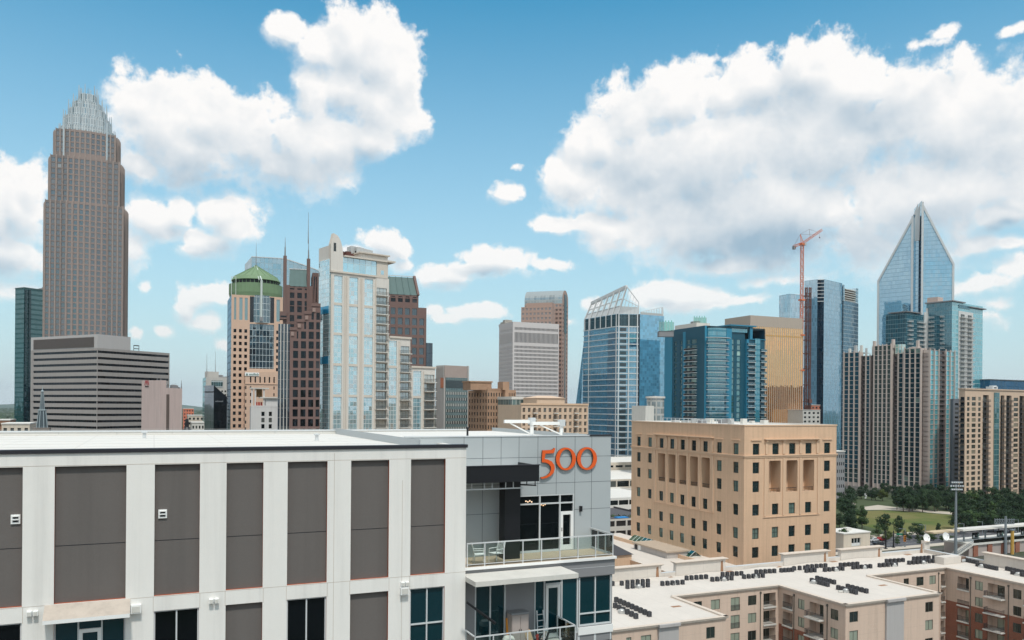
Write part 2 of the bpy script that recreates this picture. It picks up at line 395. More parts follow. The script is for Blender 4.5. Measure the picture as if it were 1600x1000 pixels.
# ---------------------------------------------------------------- placing things by sight lines
def on_depth(px, py, Z):
    a, b = ray(px, py); return Vector((0, 0, CAM_H)) + (FW + RT*a + UP*b)*Z
def on_height(px, py, z):
    a, b = ray(px, py); return on_depth(px, py, (z-CAM_H)/b)
def on_plane(px, py, P, n):
    a, b = ray(px, py); d = FW + RT*a + UP*b; o = Vector((0, 0, CAM_H)); n = Vector(n)
    return o + d*((Vector(P)-o).dot(n)/d.dot(n))
def heading(deg):
    t = R_(deg); return FW*math.cos(t) + RT*math.sin(t)
def run_to(C, d, px, py=560):
    """how far to go from C along d to come under photo column px"""
    a, b = ray(px, py); k = RT - FW*a
    return -(Vector((C.x, C.y, 0)).dot(k))/d.dot(k)
def height_at(P, py, px):
    a, b = ray(px, py); return CAM_H + b*Vector((P.x, P.y, 0)).dot(FW)

class Fr:
    """a wall plane: P = foot at its left end as seen from outside, d = to the right, n = outwards"""
    def __init__(s, P, d): s.P = Vector((P[0], P[1], 0)); s.d = Vector((d[0], d[1], 0)).normalized(); s.n = Vector((s.d.y, -s.d.x, 0))
    def pt(s, u, z, o=0.): return s.P + s.d*u + s.n*o + UP*z
    def quad(s, mb, u0, u1, z0, z1, m, o=0.):
        mb.face([s.pt(u0, z0, o), s.pt(u1, z0, o), s.pt(u1, z1, o), s.pt(u0, z1, o)], m, [(u0, z0), (u1, z0), (u1, z1), (u0, z1)])
    def box(s, mb, u0, u1, z0, z1, o0, o1, m):
        mb.box(s.pt(u0, z0, o0), s.d*(u1-u0), s.n*(o1-o0), UP*(z1-z0), m)
    def u_at(s, px, py, o=0.):
        p = on_plane(px, py, s.P + s.n*o, s.n); return (p - s.P).dot(s.d), p.z

class Rect:
    """a box-shaped building: near corner at photo column xc and depth Z, its left side running back along heading phi to column xl, its right side at right angles to column xr"""
    def __init__(s, xl, xc, xr, Z, phi, ytop, z0=0., depthL=None, depthR=None):
        C = on_depth(xc, 560, Z); C.z = 0; s.dl = heading(phi); s.dr = heading(phi+90); s.Z = Z
        s.LL = depthL or run_to(C, s.dl, xl); s.LR = depthR or run_to(C, s.dr, xr)
        s.C = C; s.A = C + s.dl*s.LL; s.B = C + s.dr*s.LR; s.D = s.A + s.dr*s.LR
        s.L = Fr(s.A, -s.dl); s.R = Fr(C, s.dr); s.Bk = Fr(s.B, s.dl); s.Bl = Fr(s.D, -s.dr)
        s.zt = height_at(C, ytop, xc); s.z0 = z0
    def poly(s, g=0.):
        """footprint, grown by g"""
        c = s.C - s.dl*g - s.dr*g; return [c, c + s.dr*(s.LR+2*g), c + s.dr*(s.LR+2*g) + s.dl*(s.LL+2*g), c + s.dl*(s.LL+2*g)]
    def z(s, py, px=None):
        """height of photo row py on the near corner"""
        a, b = ray(800, 0); x = 800 + FPX*s.C.dot(RT)/s.C.dot(FW)
        return height_at(s.C, py, x)
    def mid(s): return (s.A + s.B)/2

class Wins:
    """collects a thing's windows; the hundred that show largest become parts of their own"""
    def __init__(s): s.w = []
    def add(s, fr, u0, u1, z0, z1, o, mat, frame=None, bars=(0, 0), fw=.06, name='window'):
        s.w.append((fr, u0, u1, z0, z1, o, mat, frame, bars, fw, name))
    def emit(s, parent, cap=100):
        def big(w):
            c = w[0].pt((w[1]+w[2])/2, (w[3]+w[4])/2); Z = c.dot(FW)
            to = (Vector((0, 0, CAM_H)) - c).normalized().dot(w[0].n)
            return (w[2]-w[1])*(w[4]-w[3])*to/max(Z, 1)**2
        names = sorted(set(w[10] for w in s.w))
        for nm in names:
            ws = sorted([w for w in s.w if w[10] == nm], key=big, reverse=True)
            rest = MB()
            for i, w in enumerate(ws):
                mb = MB() if i < cap else rest
                fr, u0, u1, z0, z1, o, mat, frame, bars, fw, _ = w
                fr.quad(mb, u0, u1, z0, z1, mat, o)
                if frame:
                    fr.box(mb, u0, u1, z0, z0+fw, o+.003, o+.06, frame); fr.box(mb, u0, u1, z1-fw, z1, o+.003, o+.06, frame)
                    fr.box(mb, u0, u0+fw, z0+fw, z1-fw, o+.003, o+.06, frame); fr.box(mb, u1-fw, u1, z0+fw, z1-fw, o+.003, o+.06, frame)
                    for b in range(1, bars[0]+1):
                        u = u0 + (u1-u0)*b/(bars[0]+1); fr.box(mb, u-fw*.4, u+fw*.4, z0+fw, z1-fw, o+.003, o+.05, frame)
                    for b in range(1, bars[1]+1):
                        z = z0 + (z1-z0)*b/(bars[1]+1); fr.box(mb, u0+fw, u1-fw, z-fw*.4, z+fw*.4, o+.003, o+.045, frame)
                if i < cap: mb.obj(nm, parent)
            if len(rest): tag(rest.obj(nm, parent), kind='stuff')

def wall_grid(mb, fr, u0, u1, z0, z1, holes, m, depth=.25, rm=None, o=0.):
    """wall from (u0,z0) to (u1,z1) with rectangular holes (hu0,hu1,hz0,hz1) and their reveals"""
    us = sorted(set([u0, u1] + [h[0] for h in holes] + [h[1] for h in holes])); zs = sorted(set([z0, z1] + [h[2] for h in holes] + [h[3] for h in holes]))
    us = [u for u in us if u0-1e-6 <= u <= u1+1e-6]; zs = [z for z in zs if z0-1e-6 <= z <= z1+1e-6]
    iu = {round(u, 5): i for i, u in enumerate(us)}; iz = {round(z, 5): i for i, z in enumerate(zs)}
    open_ = [[False]*(len(us)) for _ in zs]
    for h in holes:
        a, b, c, d = iu.get(round(h[0], 5)), iu.get(round(h[1], 5)), iz.get(round(h[2], 5)), iz.get(round(h[3], 5))
        if None in (a, b, c, d): continue
        for k in range(c, d):
            for i in range(a, b): open_[k][i] = True
    for k in range(len(zs)-1):
        i = 0
        while i < len(us)-1:
            if open_[k][i]: i += 1; continue
            j = i
            while j+1 < len(us)-1 and not open_[k][j+1]: j += 1
            fr.quad(mb, us[i], us[j+1], zs[k], zs[k+1], m, o); i = j+1
    rm = rm or m
    if depth:
        for h in holes:
            a, b, c, d = h[:4]
            P = lambda u, z, q: fr.pt(u, z, o+q)
            mb.face([P(a, c, 0), P(b, c, 0), P(b, c, -depth), P(a, c, -depth)], rm)
            mb.face([P(a, d, -depth), P(b, d, -depth), P(b, d, 0), P(a, d, 0)], rm)
            mb.face([P(a, c, -depth), P(a, d, -depth), P(a, d, 0), P(a, c, 0)], rm)
            mb.face([P(b, c, 0), P(b, d, 0), P(b, d, -depth), P(b, c, -depth)], rm)

def cells(a, b, n, frac, m0=0., m1=0.):
    """n openings spread evenly between a+m0 and b-m1, each taking frac of its bay"""
    w = (b-a-m0-m1)/n; return [(a+m0+w*(i+.5-frac/2), a+m0+w*(i+.5+frac/2)) for i in range(n)]
def storeys(z0, z1, n, lo=.28, hi=.86):
    h = (z1-z0)/n; return [(z0+h*(i+lo), z0+h*(i+hi)) for i in range(n)]
def holes_of(cs, zs): return [(a, b, c, d) for c, d in zs for a, b in cs]

def body(mb, R, z0, z1, mw, mroof=None, par=0., faces='LRKB', parapet=None):
    """plain sides, roof and an optional parapet of a Rect"""
    if 'L' in faces: R.L.quad(mb, 0, R.LL, z0, z1, mw)
    if 'R' in faces: R.R.quad(mb, 0, R.LR, z0, z1, mw)
    R.Bk.quad(mb, 0, R.LL, z0, z1, mw); R.Bl.quad(mb, 0, R.LR, z0, z1, mw)
    zr = z1 - par
    P = R.poly(); mb.face([(p.x, p.y, zr) for p in P], mroof or mw)
    if par:
        t = .4; Q = R.poly(-t)
        for i in range(4):
            a, b, c, d = P[i], P[(i+1) % 4], Q[(i+1) % 4], Q[i]
            mb.face([(a.x, a.y, z1), (b.x, b.y, z1), (c.x, c.y, z1), (d.x, d.y, z1)], parapet or mw)
            mb.face([(d.x, d.y, z1), (c.x, c.y, z1), (c.x, c.y, zr), (d.x, d.y, zr)], parapet or mw)

# ---------------------------------------------------------------- the near building with the 500 sign
X_, Y_ = Vector((1, 0, 0)), Vector((0, 1, 0))
M_white = solid('white_stucco', lin(229, 226, 221), .85, var=.04, scale=.35, streak=.13, bump=.25, bscale=60, grain=.05)
M_white2 = solid('white_metal_trim', lin(232, 232, 230), .5, var=.03)
M_grey = solid('grey_stucco_panel', lin(103, 98, 95), .9, var=.05, scale=.5, streak=.10, bump=.35, bscale=70, grain=.16)
M_orange = solid('orange_reveal', lin(172, 84, 48), .6, var=.05)
M_sign = solid('orange_sign_face', lin(226, 92, 30), .45, var=.04)
M_signs = solid('sign_return', lin(110, 62, 36), .5, var=.04)
M_cop = solid('dark_coping', lin(36, 35, 42), .45, var=.06)
M_roofw = solid('white_roof_membrane', lin(214, 211, 205), .8, var=.06, scale=.25, streak=.0, joints=(3.0, 9.0), jcol=.86, jw=.05)
M_acm = solid('grey_metal_panel', lin(172, 178, 180), .5, var=.03, scale=.3)
M_joint = solid('panel_joint', lin(84, 90, 94), .8, var=.02)
M_black = solid('black_metal', lin(15, 17, 23), .45, var=.08)
M_alu = solid('aluminium_frame', lin(200, 203, 204), .4, var=.03, spec=.6)
M_conc = solid('pale_concrete', lin(206, 203, 196), .85, var=.07, scale=.9, streak=.10)
M_fascia = solid('grey_fascia', lin(132, 132, 134), .7, var=.04)
M_tile = solid('deck_tile', lin(196, 176, 152), .8, var=.08, scale=1.2, joints=(.6, .6), jcol=.8)
M_teal = glass('teal_tinted_glass', lin(6, 42, 50), (.55, .74, .78), .06, .006)
M_dkglass = glass('dark_glass', lin(6, 9, 12), (.55, .65, .7), .015, .006)
M_clear = clear_glass('balustrade_glass', (.89, .95, .94))
M_stain = solid('stained_concrete', lin(188, 176, 164), .9, var=.12, scale=1.0, streak=.2)

Yg = on_depth(880, 700, 41.5).y                      # upper grey wall
zdeck = on_plane(880, 860, (0, Yg, 0), Y_).z
Yd = on_height(880, 875, zdeck).y                    # edge of the upper balcony
Yw = Yd - .55                                        # white wall
Yc = Yw - 1.25                                       # lower canopy and balcony front
def onw(px, py): p = on_plane(px, py, (0, Yw, 0), Y_); return p.x, p.z
def ong(px, py): p = on_plane(px, py, (0, Yg, 0), Y_); return p.x, p.z
def ond(px, py): p = on_plane(px, py, (0, Yd, 0), Y_); return p.x, p.z
UR = onw(728, 800)[0]                                # right end of the white wall
UL = -44.0
zroof = onw(364, 699)[1]
zp1 = onw(364, 723.5)[1]; zp0 = onw(364, 921.5)[1]; zpm = onw(364, 839)[1]
zw1 = onw(364, 944.5)[1]
UGR = ong(954, 760)[0]
zg = ong(945, 681)[1]
ROOF_Y = on_height(690, 676.5, zroof-.16).y

def near_building():
    t = thing('office_building', ((UL+UGR)/2, Yw+10, 0), 'white and grey modern block with dark recessed panels and an orange number sign', 'building')
    bays = [(-62, 35), (85, 197), (241.3, 312), (353.5, 411), (449, 511), (548, 607.5), (641.5, 695.5)]
    U = [(onw(a, 820)[0], onw(b, 820)[0]) for a, b in bays]
    for k in range(3): w = U[0][0]; U.insert(0, (w-4.2-3.2*(k == 1), w-1.6))
    U = [u for u in U if u[0] > UL+.5]
    n0 = len(U) - 7
    w = MB(); fr = Fr((UL, Yw), X_); off = lambda u: u-UL
    holes = [(off(a), off(b), zp0, zp1) for a, b in U]
    zl = zw1 - 2.5; ZL = zw1 - 2.45
    holes += [(off(a), off(b), zw1-2.45, zw1) for a, b in U]
    wall_grid(w, fr, 0, off(UR), zp0-7.0, zroof-.14, holes, M_white, .16, M_orange)
    # body below, sides and back
    fr.quad(w, 0, off(UR), 0, zp0-7.0, M_white)
    w.face([(UR, Yw, 0), (UR, ROOF_Y, 0), (UR, ROOF_Y, zroof-.14), (UR, Yw, zroof-.14)], M_white)
    w.face([(UL, ROOF_Y, 0), (UL, Yw, 0), (UL, Yw, zroof-.14), (UL, ROOF_Y, zroof-.14)], M_white)
    # fine stucco joints
    for z in (zp1+.02, zp0-.02): fr.box(w, 0, off(UR), z, z+.018, -.002, .003, M_stain) if z > zp1 else None
    for a, b in zip(U[:-1], U[1:]):
        if b[0]-a[1] < .8: continue
        for c in (a[1]+.02, b[0]-.03):
            fr.box(w, off(c), off(c)+.016, zp0-.62, zp0-.03, .0005, .003, M_stain)
    c = off((U[-2][1]+U[-1][0])/2 + .1); fr.box(w, c, c+.016, zw1-3, zp1-.9, .0005, .003, M_stain)
    c = off(U[-3][1] + .28); fr.box(w, c, c+.016, zw1-3, zroof-.3, .0005, .003, M_stain)
    fr.box(w, 0, off(UR), zp0-.036, zp0-.02, .0005, .0035, M_stain)
    w.obj('wall', t)
    cp = MB(); fr.box(cp, -.1, off(UR)+.05, zroof-.14, zroof, -.45, .06, M_cop); cp.obj('coping', t)
    for a, b in U:                                     # tall grey panels set back in the wall
        p = MB(); fr.quad(p, off(a), off(b), zp0, zp1, M_grey, -.16)
        fr.box(p, off(a), off(b), zpm-.012, zpm+.012, -.159, -.154, M_cop); p.obj('recessed_panel', t)
    # lower row: window, panel or door under each bay
    kinds = ['win']*n0 + ['win', 'door', 'win', 'panel', 'win', 'panel', 'grid']
    for (a, b), k in zip(U, kinds):
        p = MB(); a_, b_ = off(a), off(b)
        if k == 'panel': fr.quad(p, a_, b_, zw1-2.45, zw1, M_grey, -.16); p.obj('recessed_panel', t); continue
        g = M_teal if k in ('grid', 'door') else M_dkglass
        fr.quad(p, a_, b_, zw1-2.45, zw1, g, -.15)
        W = b_-a_; f = .055
        cuts = [0, .5, 1] if k != 'door' else [0, .335, .665, 1]
        for c in cuts:
            u = a_ + W*c; u0 = min(max(u-f/2, a_), b_-f); fr.box(p, u0, u0+f, zw1-2.45, zw1-f, -.148, -.07, M_alu)
        fr.box(p, a_, b_, zw1-f, zw1, -.148, -.07, M_alu)
        if k == 'grid': fr.box(p, a_+f, a_+W/2-f/2, zw1-1.62, zw1-1.56, -.147, -.08, M_alu); fr.box(p, a_+W/2+f/2, b_-f, zw1-1.62, zw1-1.56, -.147, -.08, M_alu)
        p.obj('window', t)
        if k == 'door':
            d = MB(); u0, u1 = a_+W*.345, a_+W*.655; zt = zw1-.45
            for q in ((u0, u0+.12), (u1-.12, u1)): fr.box(d, q[0], q[1], zw1-2.45, zt, -.146, -.06, M_white2)
            fr.box(d, u0+.12, u1-.12, zt-.14, zt, -.146, -.06, M_white2); d.obj('door', t)
            s = MB(); x0, x1 = off(onw(70, 900)[0]), off(onw(204, 900)[0])
            zt = zp0 - .02
            s.face([fr.pt(x0, zt, .003), fr.pt(x0, zt-.42, .65), fr.pt(x1, zt-.42, .65), fr.pt(x1, zt, .003)][::-1], M_stain)
            s.face([fr.pt(x0, zt-.42, .65), fr.pt(x0, zt-.56, .65), fr.pt(x1, zt-.56, .65), fr.pt(x1, zt-.42, .65)], M_white2)
            s.face([fr.pt(x0, zt-.56, .65), fr.pt(x0, zt-.56, .003), fr.pt(x1, zt-.56, .003), fr.pt(x1, zt-.56, .65)], M_white2)
            s.face([fr.pt(x0, zt, .003), fr.pt(x0, zt-.56, .003), fr.pt(x0, zt-.56, .65), fr.pt(x0, zt-.42, .65)], M_white2)
            s.face([fr.pt(x1, zt, .003), fr.pt(x1, zt-.42, .65), fr.pt(x1, zt-.56, .65), fr.pt(x1, zt-.56, .003)], M_white2)
            s.obj('door_canopy', t)
    for (x0, x1, y0, y1) in ((16, 31, 805, 819), (247.5, 261, 797, 810)):       # dryer vents
        v = MB(); u0, z1 = onw(x0, y0); u1, z0 = onw(x1, y1); u0, u1 = off(u0), off(u1)
        fr.box(v, u0, u1, z0, z1, -.158, -.10, M_white2)
        h = z1-z0
        for k in range(2): fr.box(v, u0+.07, u1-.07, z0+h*(.2+.36*k), z0+h*(.42+.36*k), -.099, -.092, M_black)
        for k in range(2): fr.box(v, u0+.04, u1-.04, z0+h*(.42+.36*k), z0+h*(.5+.36*k), -.099, -.04, M_white2)
        v.obj('wall_vent', t)
    for (x, y, n) in ((51, 958, 2), (334, 938.5, 2), (632, 912, 2)):             # twin emergency lights
        v = MB(); u, z = onw(x, y); u = off(u)
        for k in range(n):
            c = u + (k-.5)*.20; fr.box(v, c-.08, c+.08, z-.09, z+.09, .0, .16, M_white2); fr.box(v, c-.06, c+.06, z-.07, z+.07, .161, .18, M_conc)
        fr.box(v, u-.14, u+.14, z-.05, z+.05, .001, .05, M_alu)
        v.obj('wall_light', t)
    for (x, y) in ((212.5, 950), (631, 922)):
        v = MB(); u, z = onw(x, y); u = off(u); fr.box(v, u-.18, u+.18, z-.17, z+.15, 0, .2, M_white2); fr.box(v, u-.14, u+.14, z-.13, z+.1, .201, .215, M_conc); v.obj('wall_light', t)
    # roof
    r = MB(); zr = zroof-.16
    r.face([(UL, Yw+.40, zr), (UR, Yw+.40, zr), (UR, ROOF_Y, zr), (UL, ROOF_Y, zr)], M_roofw, [(UL, 0), (UR, 0), (UR, 26), (UL, 26)])
    ue = onw(697, 697)[0]
    # long low upstand of the higher roof behind, and its grey cap
    zc = height_at(Vector((ue, ROOF_Y-.4, 0)), 672.3, 690)
    r.box((UL, ROOF_Y-.4, zr), X_*(UGR-UL-2), Y_*.4, UP*(zc-zr-.08), M_roofw)
    r.box((UL, ROOF_Y-.45, zc-.08), X_*(UGR-UL-2), Y_*.5, UP*.08, M_alu)
    # low curb along the end of the white roof, and a run of insulation board seams
    r.box((UR-.42, Yw+.42, zr), X_*.30, Y_*(ROOF_Y-Yw-1.0), UP*.10, M_roofw)
    for k in range(11): r.box((UL+.5, Yw+2.2+k*2.9, zr+.002), X_*(UR-UL-1.5), Y_*.07, UP*.006, M_conc)
    for k in range(6):
        x = UR-5-k*8.3; y = Yw+9+(k*5) % 13; r.tube((x, y, zr), (x, y, zr+.3), .09, M_alu, 8); r.lathe((x, y, zr+.3), [(.16, 0), (.16, .06), (0, .08)], M_alu, 8)
    r.obj('roof', t)

    # ------------- grey wing
    g = Fr((UR-2, Yg), X_); go = lambda x: x-(UR-2)
    W = MB()
    zgl1 = ong(850, 773)[1]; ugl0 = go(ong(800, 800)[0]); ugl1 = go(ong(897, 800)[0])
    wall_grid(W, g, 0, go(UGR), zdeck-.3, zg, [(ugl0, ugl1, zdeck+.02, zgl1)], M_acm, .12, M_alu)
    W.face([(UGR, Yg, 0), (UGR, ROOF_Y, 0), (UGR, ROOF_Y, zg), (UGR, Yg, zg)], M_acm)
    W.face([(UR-2, ROOF_Y, 0), (UR-2, Yw+.5, 0), (UR-2, Yw+.5, zg), (UR-2, ROOF_Y, zg)], M_acm)
    W.face([(UGR, ROOF_Y, 0), (UL, ROOF_Y, 0), (UL, ROOF_Y, zg-.5), (UGR, ROOF_Y, zg-.5)], M_acm)
    W.face([(UR-2, Yg, zg), (UR-2, Yg+.3, zg), (UGR, Yg+.3, zg), (UGR, Yg, zg)][::-1], M_roofw)
    W.face([(UR-2, Yg+.3, zg-.25), (UGR, Yg+.3, zg-.25), (UGR, ROOF_Y, zg-.25), (UR-2, ROOF_Y, zg-.25)], M_roofw)
    W.face([(UR-2, Yg+.3, zg-.25), (UR-2, Yg+.3, zg), (UGR, Yg+.3, zg), (UGR, Yg+.3, zg-.25)], M_roofw)
    vx = [go(ong(p, 700)[0]) for p in (725, 754.5, 783, 811, 840.5, 869.5, 898.5, 924.6)]
    hz = [ong(840, y)[1] for y in (714.5, 755.5, 799, 842)]
    for u in vx:
        segs = [(zdeck, zg)] if not (ugl0 < u < ugl1) else [(zgl1, zg)]
        for a, b in segs: g.box(W, u-.011, u+.011, a, b, .0005, .003, M_joint)
    for z in hz:
        segs = [(0, go(UGR))] if not (zdeck < z < zgl1) else [(0, ugl0), (ugl1, go(UGR))]
        for a, b in segs: g.box(W, a, b, z-.010, z+.010, .001, .0035, M_joint)
    W.obj('wall', t)
    cp = MB(); g.box(cp, go(ong(921, 700)[0]), go(UGR)+.05, zg, zg+.07, -.3, .04, M_cop)
    g.box(cp, 0, go(ong(921, 700)[0])-.01, zg, zg+.05, -.3, .03, M_alu); cp.obj('coping', t)
    # glazing with its door
    gl = MB(); g.quad(gl, ugl0, ugl1, zdeck+.02, zgl1, M_dkglass, -.10)
    um = [go(ong(p, 800)[0]) for p in (843.6, 875)]; ztr = ong(850, 787)[1]
    for u in um + [ugl1-.03]: g.box(gl, u-.035, u+.035, zdeck+.02, zgl1, -.098, .0, M_alu)
    g.box(gl, ugl0, ugl1, ztr-.035, ztr+.035, -.097, -.01, M_alu); g.box(gl, ugl0, ugl1, zgl1-.06, zgl1, -.096, -.005, M_alu)
    g.box(gl, ugl0, um[1], zdeck+.02, zdeck+.10, -.096, -.005, M_alu)
    zrl = ong(850, 843)[1]; g.box(gl, ugl0, um[1]-.04, zrl-.02, zrl+.02, -.096, -.02, M_alu)
    gl.obj('glazed_screen', t)
    d = MB(); u0, u1 = um[1]+.04, ugl1-.07; zd = ong(886, 799)[1]
    for q in ((u0, u0+.13), (u1-.13, u1)): g.box(d, q[0], q[1], zdeck+.03, zd, -.095, .02, M_white2)
    g.box(d, u0+.13, u1-.13, zd-.16, zd, -.095, .02, M_white2); g.box(d, u0+.13, u1-.13, zdeck+.03, zdeck+.28, -.095, .02, M_white2)
    do = d.obj('door', t)
    hd = MB(); hd.tube(g.pt(u0+.06, zdeck+1.0, .03), g.pt(u0+.06, zdeck+1.18, .03), .02, M_black); hd.obj('handle', do)
    # chandelier glints inside are lamps seen through the glass
    M_lamp = bpy.data.materials.new('warm_lamp'); M_lamp.use_nodes = True
    b_ = M_lamp.node_tree.nodes['Principled BSDF']; b_.inputs['Emission Color'].default_value = (1, .55, .2, 1); b_.inputs['Emission Strength'].default_value = 1.2
    for (x, y) in ((823, 783.5), (826, 784.5), (829, 783), (832, 784.5), (847, 789), (850, 790), (853, 788.5)):
        lp = MB(); u, z = ong(x, y); u = go(u); g.box(lp, u-.03, u+.03, z-.03, z+.03, -.099, -.085, M_lamp); lp.obj('ceiling_lamp', t)
    sc = MB(); u, z = ong(906.5, 794); u = go(u); g.box(sc, u-.06, u+.06, z-.16, z+.12, .0, .14, M_black); g.box(sc, u-.04, u+.04, z-.05, z+.05, -.01, .03, M_black); sc.obj('wall_lamp', t)
    # black canopy, column and hanging rail
    cn = MB(); uc1 = on_plane(842.5, 740, (0, Yd+.1, 0), Y_).x; z1 = on_plane(820, 727.5, (0, Yd+.1, 0), Y_).z; z0 = on_plane(820, 752.5, (0, Yd+.1, 0), Y_).z
    x0 = UR-1.5
    cn.box((x0, Yd+.1, z0), X_*(uc1-x0), Y_*.12, UP*(z1-z0), M_black); cn.box((uc1-.12, Yd+.22, z0), X_*.12, Y_*(Yg-Yd-.225), UP*(z1-z0), M_black)
    cn.box((x0, Yd+.22, z0+.1), X_*(uc1-x0-.12), Y_*(Yg-Yd-.225), UP*.3, M_roofw)
    cn.box((x0, Yd+.06, z1), X_*(uc1-x0+.05), Y_*.18, UP*.04, M_cop)
    cn.obj('canopy', t)
    co = MB(); xa = on_plane(789, 800, (0, Yd+1.1, 0), Y_).x; xb = on_plane(813, 800, (0, Yd+1.1, 0), Y_).x
    co.box((xa, Yd+1.1, zdeck+.01), X_*(xb-xa), Y_*.7, UP*(z0-zdeck-.012), M_black); co.obj('column', t)
    ra = MB(); yb = Yd+.5; zb = on_plane(780, 763.5, (0, yb, 0), Y_).z; xe = on_plane(817, 763, (0, yb, 0), Y_).x
    ra.bar((UR-1, yb, zb), (xe, yb, zb), .06, M_alu)
    for px in (737, 757, 769, 790, 802): x = on_plane(px, 760, (0, yb, 0), Y_).x; ra.bar((x, yb, zb), (x, yb, z0), .04, M_alu)
    ra.bar((xe, yb+1.2, zb+.05), (xe+.9, yb+.4, zb+.05), .06, M_black)
    for k in (.2, .6, .95): ra.bar((xe+.9*k, yb+1.2-.8*k, zb+.05), (xe+.9*k, yb+1.2-.8*k, z0), .035, M_black)
    ra.obj('hanging_rail', t)
    # upper balcony
    dk = MB(); ub1 = on_plane(961.5, 880, (0, Yd, 0), Y_).x
    dk.box((UR-2, Yd, zdeck-.09), X_*(ub1-UR+2), Y_*(Yg-Yd-.001), UP*.09, M_tile)
    dk.box((UR-2, Yd-.09, zdeck-.12), X_*(ub1-UR+2.03), Y_*.088, UP*.12, M_white2)
    dk.obj('balcony_deck', t)
    fa = MB(); zf = zdeck-.12 - .78; D = Fr((UR-2, Yd), X_); do_ = lambda x: x-(UR-2)
    D.box(fa, 0, do_(ub1)-.02, zf, zdeck-.125, -2.5, -.02, M_fascia); D.box(fa, 0, do_(ub1)-.02, zf+.42, zf+.435, -.02, -.014, M_alu)
    fa.obj('fascia', t)
    posts = [730, 757.4, 787.4, 817, 846, 874.8, 903, 930.6, 957.5]
    px_ = [on_plane(p, 860, (0, Yd+.08, 0), Y_).x for p in posts]; H = 1.07
    balustrade(t, [(Vector((x, Yd+.08, zdeck))) for x in px_], H)
    xr = px_[-1]; balustrade(t, [Vector((xr, Yd+.08 + (Yg-Yd-.1)*k/3, zdeck)) for k in range(4)], H, first=False)
    # lower floor: wall on the deck-edge plane
    L = MB(); yl = Yd+.12; LF = Fr((UR-2, yl), X_); lo = lambda x: x-(UR-2)
    onl = lambda px, py: (lo(on_plane(px, py, (0, yl, 0), Y_).x), on_plane(px, py, (0, yl, 0), Y_).z)
    zl0 = zdeck-3.75; zwt = zf-.06; zst = onl(930, 976)[1]
    ul = lo(ub1)-.10
    spans = [(742, 790, 2, 0), (835, 851.5, 1, 0), (877, 903, 1, 0), (904.5, 957, 2, 1)]
    S = [(onl(a, 930)[0], onl(b, 930)[0], n, tr) for a, b, n, tr in spans]
    S[-1] = (S[-1][0], ul-.05, 2, 1)
    dr0, dr1 = onl(852.5, 930)[0], onl(876, 930)[0]
    holes = [(a, b, zl0+.12 if not tr else zst, zwt) for a, b, n, tr in S] + [(dr0, dr1, zl0+.05, zwt)]
    wall_grid(L, LF, 0, ul, zl0-.4, zf, holes, M_fascia, .08, M_alu)
    L.face([(UR-2+ul, yl, 0), (UR-2+ul, Yg, 0), (UR-2+ul, Yg, zf), (UR-2+ul, yl, zf)], M_fascia)
    LF.quad(L, 0, ul, 0, zl0-3.2, M_fascia)
    L.obj('wall', t)
    for a, b, n, tr in S:
        w = MB(); z0_ = zl0+.12 if not tr else zst
        LF.quad(w, a, b, z0_, zwt, M_teal, -.07)
        for k in range(n+1):
            u = a + (b-a)*k/n; u0 = min(max(u-.03, a), b-.06); LF.box(w, u0, u0+.06, z0_, zwt, -.069, .01, M_alu)
        zt2 = onl(930, 957)[1]
        if tr: LF.box(w, a+.06, b-.06, zt2-.03, zt2+.03, -.068, .005, M_alu)
        LF.box(w, a+.06, b-.06, z0_, z0_+.07, -.068, .008, M_alu)
        w.obj('window', t)
    w = MB(); LF.quad(w, dr0, dr1, zl0+.05, zwt, M_teal, -.07); zdt = onl(865, 914)[1]
    LF.box(w, dr0, dr1, zdt, zdt+.10, -.069, .01, M_alu)
    for q in ((dr0+.02, dr0+.15), (dr1-.15, dr1-.02)): LF.box(w, q[0], q[1], zl0+.05, zdt-.001, -.069, .012, M_white2)
    LF.box(w, dr0+.15, dr1-.15, zdt-.13, zdt-.001, -.069, .012, M_white2); LF.box(w, dr0+.15, dr1-.15, zl0+.05, zl0+.25, -.069, .012, M_white2)
    w.obj('door', t)
    sp = MB(); LF.box(sp, S[-1][0]-.05, ul+.03, zst-.42, zst-.05, -.05, .06, M_white2); LF.box(sp, 0, ul, zl0-3.2, zl0-2.9, -.1, .06, M_white2)
    LF.box(sp, 0, ul, zl0-3.2+2.8, zl0-.4, -.1, .05, M_white2); sp.obj('spandrel', t)
    for k in range(4):
        a = S[-1][0] + (ul-.05-S[-1][0])*(k-2)/2; b = a + (ul-.05-S[-1][0])/2
        w = MB(); LF.quad(w, a, b, zl0-2.9, zst-.42, M_teal, -.07)
        for u in (a, b-.06): LF.box(w, u, u+.06, zl0-2.9, zst-.42, -.069, .01, M_alu)
        w.obj('window', t)
    # lower canopy slab and lower balcony
    cs = MB(); cx1 = on_plane(904, 900, (0, Yc, 0), Y_).x; zc1 = on_plane(820, 903, (0, Yc, 0), Y_).z
    cs.box((UR, Yc, zc1-.22), X_*(cx1-UR), Y_*(Yd-Yc-.01), UP*.22, M_conc); cs.obj('lower_canopy', t)
    lb = MB(); bx1 = on_plane(902, 980, (0, Yc, 0), Y_).x
    lb.box((UR, Yc, zl0-.25), X_*(bx1-UR+.1), Y_*(yl-Yc-.002), UP*.25, M_conc); lb.box((UR, Yc-.06, zl0-.3), X_*(bx1-UR+.12), Y_*.058, UP*.3, M_white2)
    lb.obj('balcony_deck', t)
    lp_ = [on_plane(p, 970, (0, Yc+.08, 0), Y_).x for p in (742.5, 771, 797.5, 824.5, 850, 875, 899)]
    balustrade(t, [Vector((x, Yc+.08, zl0)) for x in lp_], 1.05)
    balustrade(t, [Vector((lp_[-1], Yc+.08+(yl-Yc-.1)*k/2, zl0)) for k in range(3)], 1.05, first=False)
